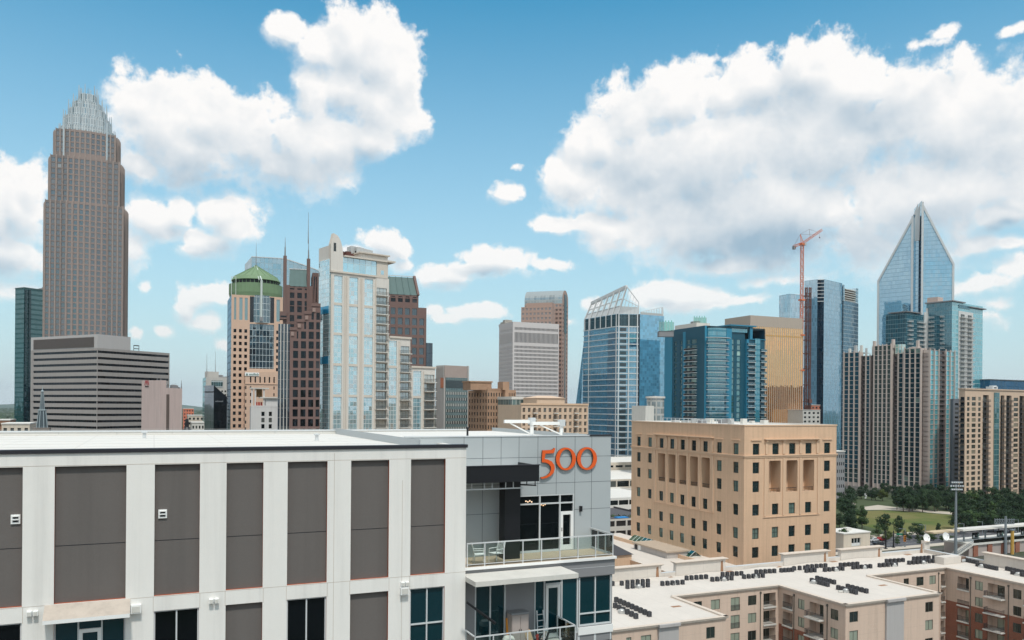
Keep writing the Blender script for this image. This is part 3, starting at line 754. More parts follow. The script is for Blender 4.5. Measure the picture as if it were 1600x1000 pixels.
    balustrade(t, [Vector((lp_[0], Yc+.08+(Yw-Yc-.1)*k, zl0)) for k in range(2)], 1.05, first=False)
    # orange numbers standing off the wall
    def digit(pts, inner=None):
        m = MB(); q = [ong(710+x/5.554, 640+y/5.554) for x, y in pts]; q = [(go(u), z) for u, z in q]
        d0, d1 = .04, .13
        if inner:
            r = [ong(710+x/5.554, 640+y/5.554) for x, y in inner]; r = [(go(u), z) for u, z in r]; n = len(q)
            for i in range(n):
                j = (i+1) % n
                m.face([g.pt(*q[i], d1), g.pt(*q[j], d1), g.pt(*r[j], d1), g.pt(*r[i], d1)][::-1], M_sign)
                m.face([g.pt(*q[i], d0), g.pt(*q[j], d0), g.pt(*q[j], d1), g.pt(*q[i], d1)][::-1], M_signs)
                m.face([g.pt(*r[i], d0), g.pt(*r[j], d0), g.pt(*r[j], d1), g.pt(*r[i], d1)], M_signs)
        else:
            m.face([g.pt(u, z, d1) for u, z in q][::-1], M_sign); n = len(q)
            for i in range(n):
                j = (i+1) % n; m.face([g.pt(*q[i], d0), g.pt(*q[j], d0), g.pt(*q[j], d1), g.pt(*q[i], d1)][::-1], M_signs)
        return m
    five = [(755,352),(800,351),(838,348),(858,331),(866,333),(858,368),(846,378),(780,381),(775,427),(802,432),(836,449),(857,477),(862,510),(852,545),(827,573),(792,591),(752,600),(738,592),(741,585),(765,581),(795,569),(818,548),(829,520),(826,492),(809,470),(782,458),(750,456),(750,420)]
    def ell(cx, cy, rx, ry, t=0.): return [(cx + rx*math.cos(a)*1.0 + t*math.sin(a), cy + ry*math.sin(a)) for a in [-2*math.pi*k/48 for k in range(48)]]
    # outlines run clockwise on the photo (y down) so that fronts face outwards
    digit(five[::1]).obj('number_five', t)
    for cx, cy in ((958.5, 426.5), (1140.5, 423.5)):
        digit(ell(cx, cy, 86.5, 98.5)[::-1], ell(cx, cy, 54, 82, -4)[::-1]).obj('number_zero', t)
    return t

def balustrade(t, pts, H, first=True):
    for i, p in enumerate(pts):
        if i == 0 and not first: continue
        m = MB(); m.cube(p.x, p.y, p.z, .045, .045, H-.03, M_alu); m.obj('rail_post', t)
    m = MB()
    a, b = pts[0], pts[-1]; d = (b-a).normalized(); m.bar(a+UP*H-d*.03, b+UP*H+d*.03, .06, M_alu, .05); m.bar(a+UP*.1, b+UP*.1, .03, M_alu); m.obj('handrail', t)
    for p, q in zip(pts[:-1], pts[1:]):
        m = MB(); d = (q-p).normalized(); n = Vector((d.y, -d.x, 0)); m.box(p+d*.04+UP*.14-n*.006, d*((q-p).length-.08), n*.012, UP*(H-.2), M_clear); m.obj('glass_panel', t)

near_building()

# ---------------------------------------------------------------- things on the balconies and the roof
def patio_chair(x, y, z, rz, label):
    t = thing('patio_chair', (x, y, z), label, 'chair', 'white patio chairs on the upper balcony')
    rot = Matrix.Translation((x, y, z)) @ Matrix.Rotation(rz, 4, 'Z')
    T_ = lambda a, b, c: rot @ Vector((a, b, c))
    def bars(name, L, r=.016):
        m = MB()
        for a, b in L: m.tube(T_(*a), T_(*b), r, M_white2, 6)
        m.obj(name, t)
    for sx in (-1, 1):
        bars('leg', [((.26*sx, -.24, 0), (.26*sx, -.24, .62))]); bars('leg', [((.25*sx, .26, 0), (.25*sx, .22, .44))])
        bars('armrest', [((.26*sx, -.26, .63), (.26*sx, .26, .63))], .022)
    bars('seat', [((-.25, -.25, .43), (.25, -.25, .43)), ((-.25, .22, .42), (.25, .22, .42))] + [((-.24+.06*k, -.25, .43), (-.24+.06*k, .22, .42)) for k in range(9)], .018)
    bars('backrest', [((-.25, .22, .42), (-.25, .34, .92)), ((.25, .22, .42), (.25, .34, .92)), ((-.25, .34, .92), (.25, .34, .92))] + [((-.2+.08*k, .23, .45), (-.2+.08*k, .34, .91)) for k in range(6)], .014)
    return t
p = on_height(746, 879, zdeck); patio_chair(p.x, Yd+.75, zdeck, R_(75), 'white slatted patio chair turned to the right beside the white wall')
p = on_height(778, 879, zdeck); patio_chair(p.x, Yd+.75, zdeck, R_(-70), 'white slatted patio chair turned to the left beside the black column')

zl0 = zdeck-3.75; yl = Yd+.12
M_cab = solid('beige_resin', lin(168, 156, 150), .7, var=.05); M_terra = solid('brown_clay', lin(140, 112, 84), .8, var=.15, scale=4)
M_leaf0 = solid('dry_leaves', lin(96, 74, 28), .8, var=.4, scale=9); M_red = solid('red_plastic', lin(170, 50, 40), .5); M_ylw = solid('yellow_cloth', lin(214, 140, 50), .8)
M_bag = solid('white_plastic_bag', lin(228, 224, 216), .5, var=.08, scale=6); M_card = solid('cardboard', lin(186, 160, 128), .9, var=.1, scale=3)
def balcony_stuff():
    xat = lambda px, y: on_plane(px, 985, (0, y, 0), Y_).x
    y = yl-.5
    x0, x1 = xat(800, y-.25), xat(826, y-.25)
    t = thing('storage_cabinet', ((x0+x1)/2, y, zl0), 'tall beige storage cabinet on the lower balcony', 'cabinet')
    b = MB(); b.box((x0, y-.22, zl0), X_*(x1-x0), Y_*.55, UP*1.52, M_cab); b.obj('cabinet_body', t)
    w = (x1-x0)/2
    for k in range(2):
        d = MB(); d.box((x0+.02+k*w, y-.25, zl0+.06), X_*(w-.03), Y_*.028, UP*1.4, M_cab); do = d.obj('door', t)
        h = MB(); h.box((x0+w-.07+k*.1, y-.275, zl0+.7), X_*.03, Y_*.024, UP*.14, M_black); h.obj('handle', do)
    r = MB(); r.box((x0-.03, y-.27, zl0+1.52), X_*(x1-x0+.06), Y_*.62, UP*.08, M_fascia); r.obj('lid', t)
    y = Yc+.55; x = xat(795, y)
    m = MB(); m.lathe((x, y, zl0), [(0, 0), (.16, 0), (.2, .12), (.24, .3), (.21, .36), (.25, .45), (.22, .52), (0, .5)], M_terra, 16)
    single(m, 'plant_pot', (x, y, zl0), 'stacked brown clay pots under a white bundle on the lower balcony', 'pot')
    m = MB()
    for k in range(9): a = k*2.4; m.lathe((x+.12*math.cos(a), y+.12*math.sin(a), zl0+.5), [(0, 0), (.14, .03), (.17, .14), (.10, .26), (0, .30)], M_bag, 9)
    single(m, 'plastic_bag', (x, y, zl0+.5), 'crumpled white bag lying on clay pots', 'bag')
    y = yl-.35; x = xat(798, y); m = MB(); m.tube((x-.1, y, zl0+.02), (x-.08, yl-.15, zl0+1.25), .09, M_ylw, 10)
    single(m, 'rolled_mat', (x, y, zl0), 'orange rolled mat standing beside the beige cabinet', 'mat')
    y = yl-.25; x = xat(845, y)
    t = thing('step_ladder', (x, y, zl0), 'grey folding step ladder leaning by the lower balcony door', 'ladder')
    for s in (-1, 1): m = MB(); m.bar((x+s*.24, y-.2, zl0), (x+s*.16, y+.12, zl0+1.45), .05, M_alu); m.obj('rail', t)
    m = MB()
    for k in range(5): q = (k+.7)/5.4; m.bar((x-.23+.07*q, y-.2+.32*q, zl0+1.45*q), (x+.23-.07*q, y-.2+.32*q, zl0+1.45*q), .06, M_alu, .025)
    m.obj('tread', t)
    y = Yc+1.0; x = xat(830, y); m = MB(); m.box((x-.1, y, zl0+.01), X_*.32, Y_*.1, Vector((-.18, .2, .75)), M_card)
    single(m, 'cardboard_sheet', (x, y, zl0), 'tan board leaning beside the cabinet on the lower balcony', 'board')
    t = thing('tool_crate', (x+.5, y, zl0), 'open crate of red and black tools on the lower balcony', 'crate')
    m = MB(); 
    for (a, b, c, d) in ((-.3, -.2, .6, .02), (-.3, .2, .6, .02)): m.box((x+.5+a, y+b, zl0), X_*c, Y_*d, UP*.28, M_black)
    m.box((x+.2, y-.18, zl0), X_*.02, Y_*.38, UP*.28, M_black); m.box((x+.78, y-.18, zl0), X_*.02, Y_*.38, UP*.28, M_black); m.box((x+.22, y-.18, zl0), X_*.56, Y_*.38, UP*.02, M_black); m.obj('crate_shell', t)
    rr = random.Random(3)
    for k in range(9):
        m = MB(); m.bar((x+.28+.05*k, y+rr.uniform(-.12, .12), zl0+.05), (x+.3+.05*k+rr.uniform(-.2, .2), y+rr.uniform(-.15, .15), zl0+rr.uniform(.35, .75)), .07, rr.choice([M_red, M_black, M_black, M_cab])); m.obj('tool', t)
    y = Yc+.75; x = xat(889, y)
    t = thing('potted_plant', (x, y, zl0), 'dry brown plant in a dark bowl at the corner of the lower balcony', 'plant')
    m = MB(); m.lathe((x, y, zl0), [(0, 0), (.18, 0), (.22, .08), (.34, .22), (.3, .28), (0, .26)], M_black, 16); m.obj('pot', t)
    m = MB()
    for k in range(260):
        a, h = rr.uniform(0, 6.28), rr.uniform(.25, 1.0); r = .34*rr.random()**.6*(1.15-h*.7); c = Vector((x+r*math.cos(a), y+r*math.sin(a), zl0+h))
        d = Vector((rr.uniform(-1, 1), rr.uniform(-1, 1), rr.uniform(-.4, 1))).normalized()*.06; e = d.orthogonal().normalized()*.022
        m.face([c-e, c+d*.5-e*.2, c+d, c+e], M_leaf0)
    m.obj('foliage', t)
    m = MB(); a = on_plane(729, 941, (0, Yc+.4, 0), Y_); b = on_plane(774, 974, (0, Yc+.4, 0), Y_); m.tube(a, b, .05, M_black, 8, .07)
    single(m, 'closed_parasol', b, 'black folded parasol leaning over the left end of the lower balcony', 'parasol')
    # roof gear
    def davit(px0, px1, py, pz, pxp, label):
        Z = 47.; a, b = on_depth(px0, py, Z), on_depth(px1, py, Z); b.y = a.y; b.z = a.z
        t = thing('roof_davit', (on_depth(pxp, py, Z).x, a.y, zg-.25), label, 'davit', 'white davit beams on the grey roof')
        m = MB(); m.bar(a, b, .19, M_white2, .19); m.obj('beam', t)
        px = on_depth(pxp, py, Z).x; m = MB(); m.tube((px, a.y, zg-.25), (px, a.y, a.z-.12), .12, M_white2, 8); m.cube(px, a.y, zg-.25, .5, .5, .05, M_alu); m.obj('post', t)
        m = MB(); m.cube(px, a.y, a.z-.18, .34, .34, .40, M_alu); m.obj('clamp', t)
        m = MB(); m.bar((px-.1, a.y, zg-.1), (px-1.4, a.y, a.z-.1), .07, M_white2); m.obj('brace', t)
    davit(788, 843, 658.5, 0, 840, 'white davit beam on the grey roof, the left and farther reaching of the two')
    davit(831, 889, 661.5, 0, 888, 'white davit beam on the grey roof, nearer the end above the orange numbers')
    m = MB(); p = on_depth(730.5, 672, 44); m.tube((p.x, p.y, zg-.3), (p.x, p.y, p.z+.1), .06, M_black, 8); m.tube((p.x, p.y, p.z+.1), (p.x, p.y, p.z+.16), .09, M_black, 8)
    single(m, 'vent_pipe', (p.x, p.y, zg-.3), 'short black vent pipe where the white and grey roofs meet', 'pipe')
balcony_stuff()

# ---------------------------------------------------------------- ground, roads and the park
def ground_mat():
    m, T, p, o = matbase('city_ground'); g = T.new('ShaderNodeNewGeometry'); P = g.outputs['Position']
    n = T.noise(P, .012, 8, .65); n2 = T.noise(P, .2, 5, .6)
    c = T.mix(T.ss(n, .42, .58), lin(92, 92, 90), lin(58, 72, 44)); c = T.mix(T.ss(n2, .3, .7), c, mul(lin(86, 84, 80), 1.))
    far = T.ss(T.v('LENGTH', P), 900, 1800); n3 = T.noise(P, .004, 6, .7)
    c = T.mix(far, c, T.mix(T.ss(n3, .4, .62), lin(46, 66, 44), lin(96, 100, 84)))
    T.put(p.inputs['Base Color'], c); p.inputs['Roughness'].default_value = .95; p.inputs['Specular IOR Level'].default_value = .1
    return m
def flat(name, pts, z, mat):
    m = MB(); m.face([(p[0], p[1], z) for p in pts], mat, [(p[0], p[1]) for p in pts]); return tag(m.obj(name), kind='structure')
def pxs(L, z=0.): return [on_height(x, y, z) for x, y in L]
def ccw(P):
    a = sum(P[i][0]*P[(i+1) % len(P)][1] - P[(i+1) % len(P)][0]*P[i][1] for i in range(len(P)))
    return P if a > 0 else P[::-1]
gm = MB(); N = 48; GR = 14000
gm.face([(GR*math.cos(2*math.pi*k/N), GR*math.sin(2*math.pi*k/N), 0) for k in range(N)], ground_mat()); tag(gm.obj('ground'), kind='structure')
M_asph = solid('asphalt', lin(82, 82, 86), .9, var=.12, scale=.3)
M_walk = solid('pavement_concrete', lin(186, 176, 162), .9, var=.08, scale=.4)
def lawn_mat():
    m, T, p, o = matbase('lawn'); g = T.new('ShaderNodeNewGeometry'); P = g.outputs['Position']
    n = T.noise(P, .045, 5, .6); n2 = T.noise(P, .8, 4, .6)
    c = T.mix(T.ss(n, .35, .65), lin(92, 104, 58), lin(128, 118, 80)); c = T.mix(T.m('MULTIPLY', n2, .5), c, lin(70, 88, 44))
    T.put(p.inputs['Base Color'], c); p.inputs['Roughness'].default_value = .95; p.inputs['Specular IOR Level'].default_value = .1; return m
LAWN = pxs([(1325, 806), (1345, 799), (1380, 797.5), (1440, 801), (1500, 806), (1520, 815), (1500, 829), (1450, 836), (1400, 834), (1360, 824), (1330, 815)])
flat('park_ground', ccw(pxs([(1290, 790), (1340, 775), (1480, 772), (1640, 782), (1660, 840), (1500, 850), (1420, 848), (1350, 838), (1290, 832)])), .004, solid('park_planting', lin(66, 78, 46), .95, var=.3, scale=.15))
flat('lawn', ccw(LAWN), .012, lawn_mat())
flat('path', ccw(pxs([(1350, 792), (1372, 789), (1420, 795), (1500, 801), (1530, 805), (1530, 808), (1500, 805), (1440, 800), (1380, 796.5), (1350, 797)])), .016, M_walk)
flat('path', ccw(pxs([(1318, 800), (1330, 785), (1338, 785), (1330, 805), (1322, 812)])), .02, M_walk)
RD0 = on_height(1400, 846, 0).y
def band(name, y0, y1, z, mat, x0=-300, x1=700): flat(name, [(x0, y0), (x1, y0), (x1, y1), (x0, y1)], z, mat)
band('road', RD0-9, RD0+9, .008, M_asph)
for k, y in enumerate((150., 420., 560.)): band('road', y-7, y+7, .006, M_asph, -400, 150+60*k)
for k, x in enumerate((-170., -40., 62., 150.)): flat('road', [(x-6, -20), (x+6, -20), (x+6, 640), (x-6, 640)], .010, M_asph)
M_line = solid('road_paint', lin(216, 214, 206), .8, var=.05)
lm = MB()
for k in range(60): lm.face([(100+k*9, RD0-.08, .014), (104+k*9, RD0-.08, .014), (104+k*9, RD0+.08, .014), (100+k*9, RD0+.08, .014)], M_line)
for q in (-5, 5): lm.face([(100, RD0+q-.06, .014), (700, RD0+q-.06, .014), (700, RD0+q+.06, .014), (100, RD0+q+.06, .014)], M_line)
tag(lm.obj('road_markings'), kind='structure')
for y0, y1, s in ((RD0+9, RD0+14, 1), (RD0-13, RD0-9, 0)):
    m = MB(); m.box((-300, y0, 0), X_*1000, Y_*(y1-y0), UP*.13, M_walk); tag(m.obj('pavement'), kind='structure')

# ---------------------------------------------------------------- low apartment block with white roofs
M_beige = solid('beige_stucco', lin(208, 184, 166), .9, var=.05, scale=.3, streak=.14, bump=.2, joints=(0, 3.15), jcol=.82, jw=.04)
M_beige2 = solid('grey_stucco', lin(176, 172, 170), .9, var=.04, scale=.3, streak=.1)
M_corn = solid('cornice_cream', lin(206, 192, 178), .8, var=.05, streak=.12)
def brick_mat(name, c1, c2, mort, bw=.24, bh=.08):
    m, T, p, o = matbase(name); uv = T.new('ShaderNodeUVMap'); b = T.new('ShaderNodeTexBrick'); T.l.new(uv.outputs[0], b.inputs['Vector'])
    b.inputs['Scale'].default_value = 1; b.inputs['Brick Width'].default_value = bw; b.inputs['Row Height'].default_value = bh; b.inputs['Mortar Size'].default_value = .012
    for k, c in (('Color1', c1), ('Color2', c2), ('Mortar', mort)): b.inputs[k].default_value = (*c, 1)
    g = T.new('ShaderNodeNewGeometry'); n = T.noise(g.outputs['Position'], .4, 5, .6); f = T.m('MULTIPLY_ADD', n, .5, .75)
    T.put(p.inputs['Base Color'], T.mix(1., b.outputs['Color'], T.comb(f, f, f), 'MULTIPLY')); p.inputs['Roughness'].default_value = .9; return m
M_brick = brick_mat('red_brick', lin(150, 82, 58), lin(128, 66, 46), lin(150, 118, 100))
M_winA = glass('apartment_glass', lin(26, 36, 34), (.75, .85, .82), .10, .02, .45, lin(150, 158, 142))
M_rail = solid('dark_rail', lin(72, 68, 68), .6, var=.05); M_void = solid('dim_room', lin(40, 36, 34), .9, var=.2)
M_frame = solid('bronze_frame', lin(96, 92, 84), .5); M_rust = solid('rusty_scupper_stain', lin(150, 112, 84), .9, var=.35, scale=1.5)
M_roofa = solid('white_flat_roof', lin(204, 196, 187), .85, var=.12, scale=.16, streak=0., joints=(3.2, 14.), jcol=.88, jw=.09)
ZA = 18.0; FH = 3.15
def apartment_block():
    g = lambda px, py: on_height(px, py, ZA)
    x1 = g(1134, 962).x; yA = g(1134, 962).y; yB = (g(1042, 927).y + g(1216, 912.4).y)/2; x2 = g(1216, 912.4).x*.5 + g(1317, 943).x*.5
    yD = g(1317, 943).y*.5 + g(1472, 926).y*.5; x3 = g(1472, 926).x*.5 + g(1358, 900).x*.5; yE = g(1358, 900).y*.5+g(1489, 888.5).y*.5
    yB = yE = (yB+yE)/2; x4 = g(1489, 888.5).x*.5 + g(1590, 909).x*.5
    yK = (on_height(1131, 883, ZA).y + on_height(1462, 866, ZA).y)/2; xR = on_height(1468, 866, ZA).x; x0 = g(950, 975).x - 14; yF = yA-25
    t = thing('apartment_building', ((x0+xR)/2, (yB+yK)/2, 0), 'low beige apartment block with flat white roofs and rows of grey air conditioners', 'building')
    W = MB(); wins = Wins(); bal = []
    def ux(fr, px, py=930): return fr.u_at(px, py)[0]
    def do_face(fr, L, specs, brick_from=None, bru=None):
        holes = []
        for (pa, pb, kind) in specs:
            u0, u1 = sorted((ux(fr, pa), ux(fr, pb)))
            if u1 < .2 or u0 > L-.2: continue
            u0, u1 = max(u0, .15), min(u1, L-.15)
            for k in range(5):
                zt = ZA-1.45-FH*k
                if kind == 'w': holes.append((u0, u1, zt-1.75, zt)); wins.add(fr, u0, u1, zt-1.75, zt, -.12, M_winA, M_frame, (1, 0), .07)
                elif kind == 'f': holes.append((u0, u1, zt-2.35, zt)); wins.add(fr, u0, u1, zt-2.35, zt, -.12, M_winA, M_frame, (1, 0), .07); bal.append(('juliet', fr, u0, u1, zt-2.35))
                elif kind in 'bp':
                    holes.append((u0, u1, zt-2.35, zt+.1)); bal.append((kind, fr, u0, u1, zt-2.35))
                    fr.quad(W, u0, u1, zt-2.35, zt+.1, M_beige, -1.5)
                    wins.add(fr, u0+(u1-u0)*.3, u1-.15, zt-2.32, zt-.1, -1.49, M_winA, M_frame, (1, 0), .06, 'balcony_window')
        zb = ZA-.5
        if brick_from is None: wall_grid(W, fr, 0, L, 0, zb, holes, M_beige, .12)
        else:
            zs = ZA-brick_from
            wall_grid(W, fr, 0, L, zs, zb, [h for h in holes if h[2] >= zs-.3], M_beige, .12)
            wall_grid(W, fr, 0, L, 0, zs, [h for h in holes if h[2] < zs-.3], M_brick, .12)
        for (pa, pb, kind) in specs:
            if kind in 'bp':
                u0, u1 = sorted((ux(fr, pa), ux(fr, pb))); u0, u1 = max(u0, .15), min(u1, L-.15)
                if u1 > u0+.3:
                    for k in range(5):
                        zt = ZA-1.45-FH*k; z0, z1 = zt-2.35, zt+.1; P = lambda u, z, q: fr.pt(u, z, q)
                        W.face([P(u0, z0, -.12), P(u1, z0, -.12), P(u1, z0, -1.5), P(u0, z0, -1.5)], M_conc); W.face([P(u0, z1, -1.5), P(u1, z1, -1.5), P(u1, z1, -.12), P(u0, z1, -.12)], M_beige)
                        W.face([P(u0, z0, -1.5), P(u0, z1, -1.5), P(u0, z1, -.12), P(u0, z0, -.12)], M_beige); W.face([P(u1, z0, -.12), P(u1, z1, -.12), P(u1, z1, -1.5), P(u1, z0, -1.5)], M_beige)
            elif kind == 'g':
                u0, u1 = sorted((ux(fr, pa), ux(fr, pb))); fr.box(W, u0, u1, 0, ZA-.45, .003, .35, M_beige2); fr.box(W, u0-.1, u1+.1, ZA-.449, ZA-.02, .004, .75, M_beige2)
            elif kind == 'd':
                u0, u1 = sorted((ux(fr, pa), ux(fr, pb))); fr.box(W, u0-.06, u0+.06, 0, ZA-1.3, .003, .12, M_frame); fr.box(W, u0-.14, u0+.14, ZA-1.3, ZA-.9, .003, .2, M_frame)
            elif kind == 'r':
                u0, u1 = sorted((ux(fr, pa), ux(fr, pb)))
                for k in range(4):
                    z1 = ZA-1.6-FH*k
                    for (a, b, c, d) in ((u0, u1, z1, z1+.03), (u0, u1, z1-2.4, z1-2.37), (u0, u0+.03, z1-2.37, z1), (u1-.03, u1, z1-2.37, z1)): fr.box(W, a, b, c, d, .001, .02, M_corn)
    fA = Fr((x0, yA), X_); do_face(fA, x1-x0, [(979, 987, 'w'), (1002, 1018, 'w'), (1028, 1059, 'g'), (1065, 1083, 'r'), (1104, 1117.5, 'w')])
    fS = Fr((x1, yA), Y_); do_face(fS, yB-yA, [])
    fB = Fr((x1, yB), X_); do_face(fB, x2-x1, [(1084, 1097, 'w'), (1111, 1125, 'w'), (1142, 1156, 'f'), (1169, 1182, 'w'), (1188, 1189, 'd'), (1193, 1212, 'b')])
    fC = Fr((x2, yB), -Y_); do_face(fC, yB-yD, [(1223.5, 1238.5, 'b'), (1241, 1242, 'd'), (1247, 1257, 'w'), (1265, 1287, 'p'), (1293, 1294, 'd'), (1298, 1310, 'w')], 7.0)
    fD = Fr((x2, yD), X_); do_face(fD, x3-x2, [(1327.6, 1341, 'w'), (1358, 1372, 'r'), (1383, 1410, 'g'), (1411.5, 1424, 'r'), (1446, 1458, 'w')], 10.2)
    fS2 = Fr((x3, yD), Y_); do_face(fS2, yE-yD, [])
    fE = Fr((x3, yE), X_); do_face(fE, x4-x3, [(1412, 1420, 'w'), (1432, 1443, 'w'), (1452, 1462, 'w'), (1466, 1467, 'd'), (1470, 1485, 'b')])
    fF = Fr((x4, yE), -Y_); do_face(fF, yE-yF, [(1496, 1514, 'b'), (1516.5, 1517, 'd'), (1523.5, 1535.6, 'w'), (1543, 1570, 'p'), (1576, 1577, 'd'), (1583, 1596, 'w'), (1606, 1634, 'p')], 6.6)
    # rear and outer walls
    for a, b in (((xR, yF), (xR, yK)), ((xR, yK), (x0, yK)), ((x0, yK), (x0, yA)), ((x4, yF), (xR, yF))):
        W.face([(*a, 0), (*b, 0), (*b, ZA-.5), (*a, ZA-.5)], M_beige)
    W.obj('wall', t); wins.emit(t)
    # roof sheet, edge trim, parapets
    foot = [(x0, yA), (x1, yA), (x1, yB), (x2, yB), (x2, yD), (x3, yD), (x3, yE), (x4, yE), (x4, yF), (xR, yF), (xR, yK), (x0, yK)]
    R = MB()
    for (a, b, c, d) in ((x0, yA, x1, yB), (x0, yB, xR, yK), (x2, yD, x3, yB), (x4, yF, xR, yB)): R.face([(a, b, ZA-.25), (c, b, ZA-.25), (c, d, ZA-.25), (a, d, ZA-.25)], M_roofa, [(a, b), (c, b), (c, d), (a, d)])
    # crickets: low folds in the membrane that drain to the scuppers
    rr = random.Random(5)
    for k in range(7):
        cx = x0+12+(xR-x0-20)*k/7; R.face([(cx-5, yK-.6, ZA-.24), (cx, yK-3.2, ZA-.235), (cx, yK-.6, ZA+.0)], M_roofa); R.face([(cx, yK-3.2, ZA-.235), (cx+5, yK-.6, ZA-.24), (cx, yK-.6, ZA+.0)], M_roofa)
    R.obj('roof', t)
    C = MB(); n = len(foot)
    for i in range(n):
        a, b = Vector((*foot[i], 0)), Vector((*foot[(i+1) % n], 0)); d = (b-a).normalized(); o = Vector((d.y, -d.x, 0)); L = (b-a).length
        back = i in (n-2, n-3)
        top = ZA if not back else ZA+.55
        prev = Vector((*foot[i-1], 0)); nxt = Vector((*foot[(i+2) % n], 0))
        turn0 = (a-prev).normalized().cross(d).z; turn1 = d.cross((nxt-b).normalized()).z
        e0 = .32 if turn0 > 0 else -.35; e1 = .32 if turn1 > 0 else -.35
        C.box(a + o*(-.35) + d*(0 if turn0 > 0 else .0) + UP*(ZA-.5), d*L, o*.349, UP*(top-ZA+.49), M_corn if not back else M_roofa)
        C.box(a - d*e0*(1 if turn0 > 0 else 0) + o*.001 + UP*(top-.28), d*(L+(e0 if turn0 > 0 else 0)+(e1 if turn1 > 0 else -.36)), o*.32, UP*.2, M_corn)
        C.box(a - d*(e0 if turn0 > 0 else 0)*1.15 - o*.36 + UP*(top-.08), d*(L+1.15*((e0 if turn0 > 0 else 0)+(e1 if turn1 > 0 else -.4))), o*.76, UP*.085, M_corn if not back else M_alu)
        C.box(a + o*.001 + UP*(top-.5), d*(L-(0 if turn1 > 0 else .2)), o*.16, UP*.215, M_corn)
    C.obj('cornice', t)
    # raised parapet blocks with flared tops along the back and the right wing
    def raised(p0, p1, axis, lift, name='raised_parapet'):
        m = MB()
        a, b = p0, p1
        if axis == 'x': y = yK; o = Y_; A = Vector((a, y, 0)); d = X_; L = b-a
        else: A = Vector((xR, b, 0)); d = -Y_; L = b-a; o = X_
        m.box(A - o*.5 + UP*(ZA-.24), d*L, o*.85, UP*(lift+.2), M_roofa)
        for k in range(3): q = .14*k+.14; m.box(A - d*q - o*(.5+q) + UP*(ZA-.04+lift+.12*k), d*(L+2*q), o*(.85+2*q), UP*.118, M_roofa if k < 2 else M_corn)
        m.obj(name, t)
        s = MB(); e = A + d*(L-1.2) - o*.502; s.face([e+UP*(ZA-.2), e+d*.7+UP*(ZA-.2), e+d*.55+UP*(ZA+lift-.1), e+d*.1+UP*(ZA+lift-.3)][::-1 if axis == 'x' else 1], M_rust)
        if not (axis == 'x'): s.f = [tuple(f) for f in s.f]
        s.obj('scupper_stain', t)
    for a, b, l in ((940, 1031, 2.0), (1054, 1131, 2.1), (1222, 1291, 1.9), (1311, 1375, 1.8)):
        raised(on_plane(a, 875, (0, yK, 0), Y_).x, on_plane(b, 872, (0, yK, 0), Y_).x, 'x', l)
    xa = on_plane(1450, 850, (0, yK, 0), Y_).x; raised(xa, xR-.4, 'x', 2.0)
    ya = on_plane(1540, 870, (xR, 0, 0), X_).y; raised(yF, ya, 'y', 2.0)
    rs = MB()
    for px in (1042, 1137, 1213, 1300, 1416, 1452):
        p = on_plane(px, 880, (0, yK-.37, 0), Y_); rs.box((p.x-.9, yK-1.3, ZA-.243), X_*1.8, Y_*.9, UP*.012, M_rust)
    for (px, py) in ((1060, 946), (1383, 913), (1432, 930)):
        p = g(px, py); rs.box((p.x-1, p.y, ZA-.243), X_*1.7, Y_*.8, UP*.012, M_rust)
    so = rs.obj('roof_stain', t); tag(so, kind='stuff')
    # balconies: rails and slabs
    for (k, fr, u0, u1, z) in bal:
        m = MB(); o0 = .02 if k != 'p' else 1.1
        if k == 'p': fr.box(m, u0-.15, u1+.15, z-.22, z-.01, .003, 1.2, M_conc)
        elif k == 'b': fr.box(m, u0-.05, u1+.05, z-.25, z-.01, .003, .22, M_conc)
        fr.box(m, u0, u1, z+.98, z+1.03, o0, o0+.05, M_rail); fr.box(m, u0, u1, z+.08, z+.11, o0, o0+.04, M_rail)
        nn = max(3, int((u1-u0)/.13))
        for i in range(nn+1):
            u = u0 + (u1-u0-.03)*i/nn; fr.box(m, u, u+.03, z+.11, z+.98, o0+.005, o0+.03, M_rail)
        if k == 'p':
            for uu in (u0, u1-.05):
                fr.box(m, uu, uu+.05, z+.98, z+1.03, .05, o0-.001, M_rail)
                for i in range(7): fr.box(m, uu+.01, uu+.04, z+.05, z+.98, .08+i*.15, .11+i*.15, M_rail)
        m.obj('balcony' if k != 'juliet' else 'balcony_rail', t)
    return (yK, xR, yB)
APT = apartment_block()

# rooftop air conditioners: body, fan grille recess and fins in one small mesh, then copies
M_ac = solid('condenser_grey', lin(74, 74, 78), .6, var=.1, scale=2); M_acd = solid('condenser_dark', lin(22, 22, 24), .7)
def ac_proto():
    m = MB(); s = .25; h = .80
    m.cube(0, 0, .06, 2*s, 2*s, h-.1, M_acd); m.cube(0, 0, 0, 2*s+.1, 2*s+.1, .06, M_ac)
    for k in range(9):
        z = .1+.075*k
        for (cx, cy, w, d) in ((0, -s-.01, 2*s+.04, .02), (0, s+.01, 2*s+.04, .02), (-s-.01, 0, .02, 2*s), (s+.01, 0, .02, 2*s)): m.cube(cx, cy, z, w, d, .04, M_ac)
    for sx in (-1, 1):
        for sy in (-1, 1): m.cube(sx*(s-.01), sy*(s-.01), .06, .09, .09, h-.06, M_ac)
    m.lathe((0, 0, h-.04), [(.26, 0), (.28, .05), (.23, .08), (.23, .0)], M_ac, 14); m.lathe((0, 0, h-.035), [(.0, .02), (.23, .02)], M_acd, 14)
    for k in range(4): a = math.pi*k/4; d = Vector((math.cos(a), math.sin(a), 0))*.24; m.bar(-d+UP*(h+.03), d+UP*(h+.03), .025, M_ac)
    m.cube(0, 0, h+.015, .16, .16, .03, M_ac)
    return m
AC = None
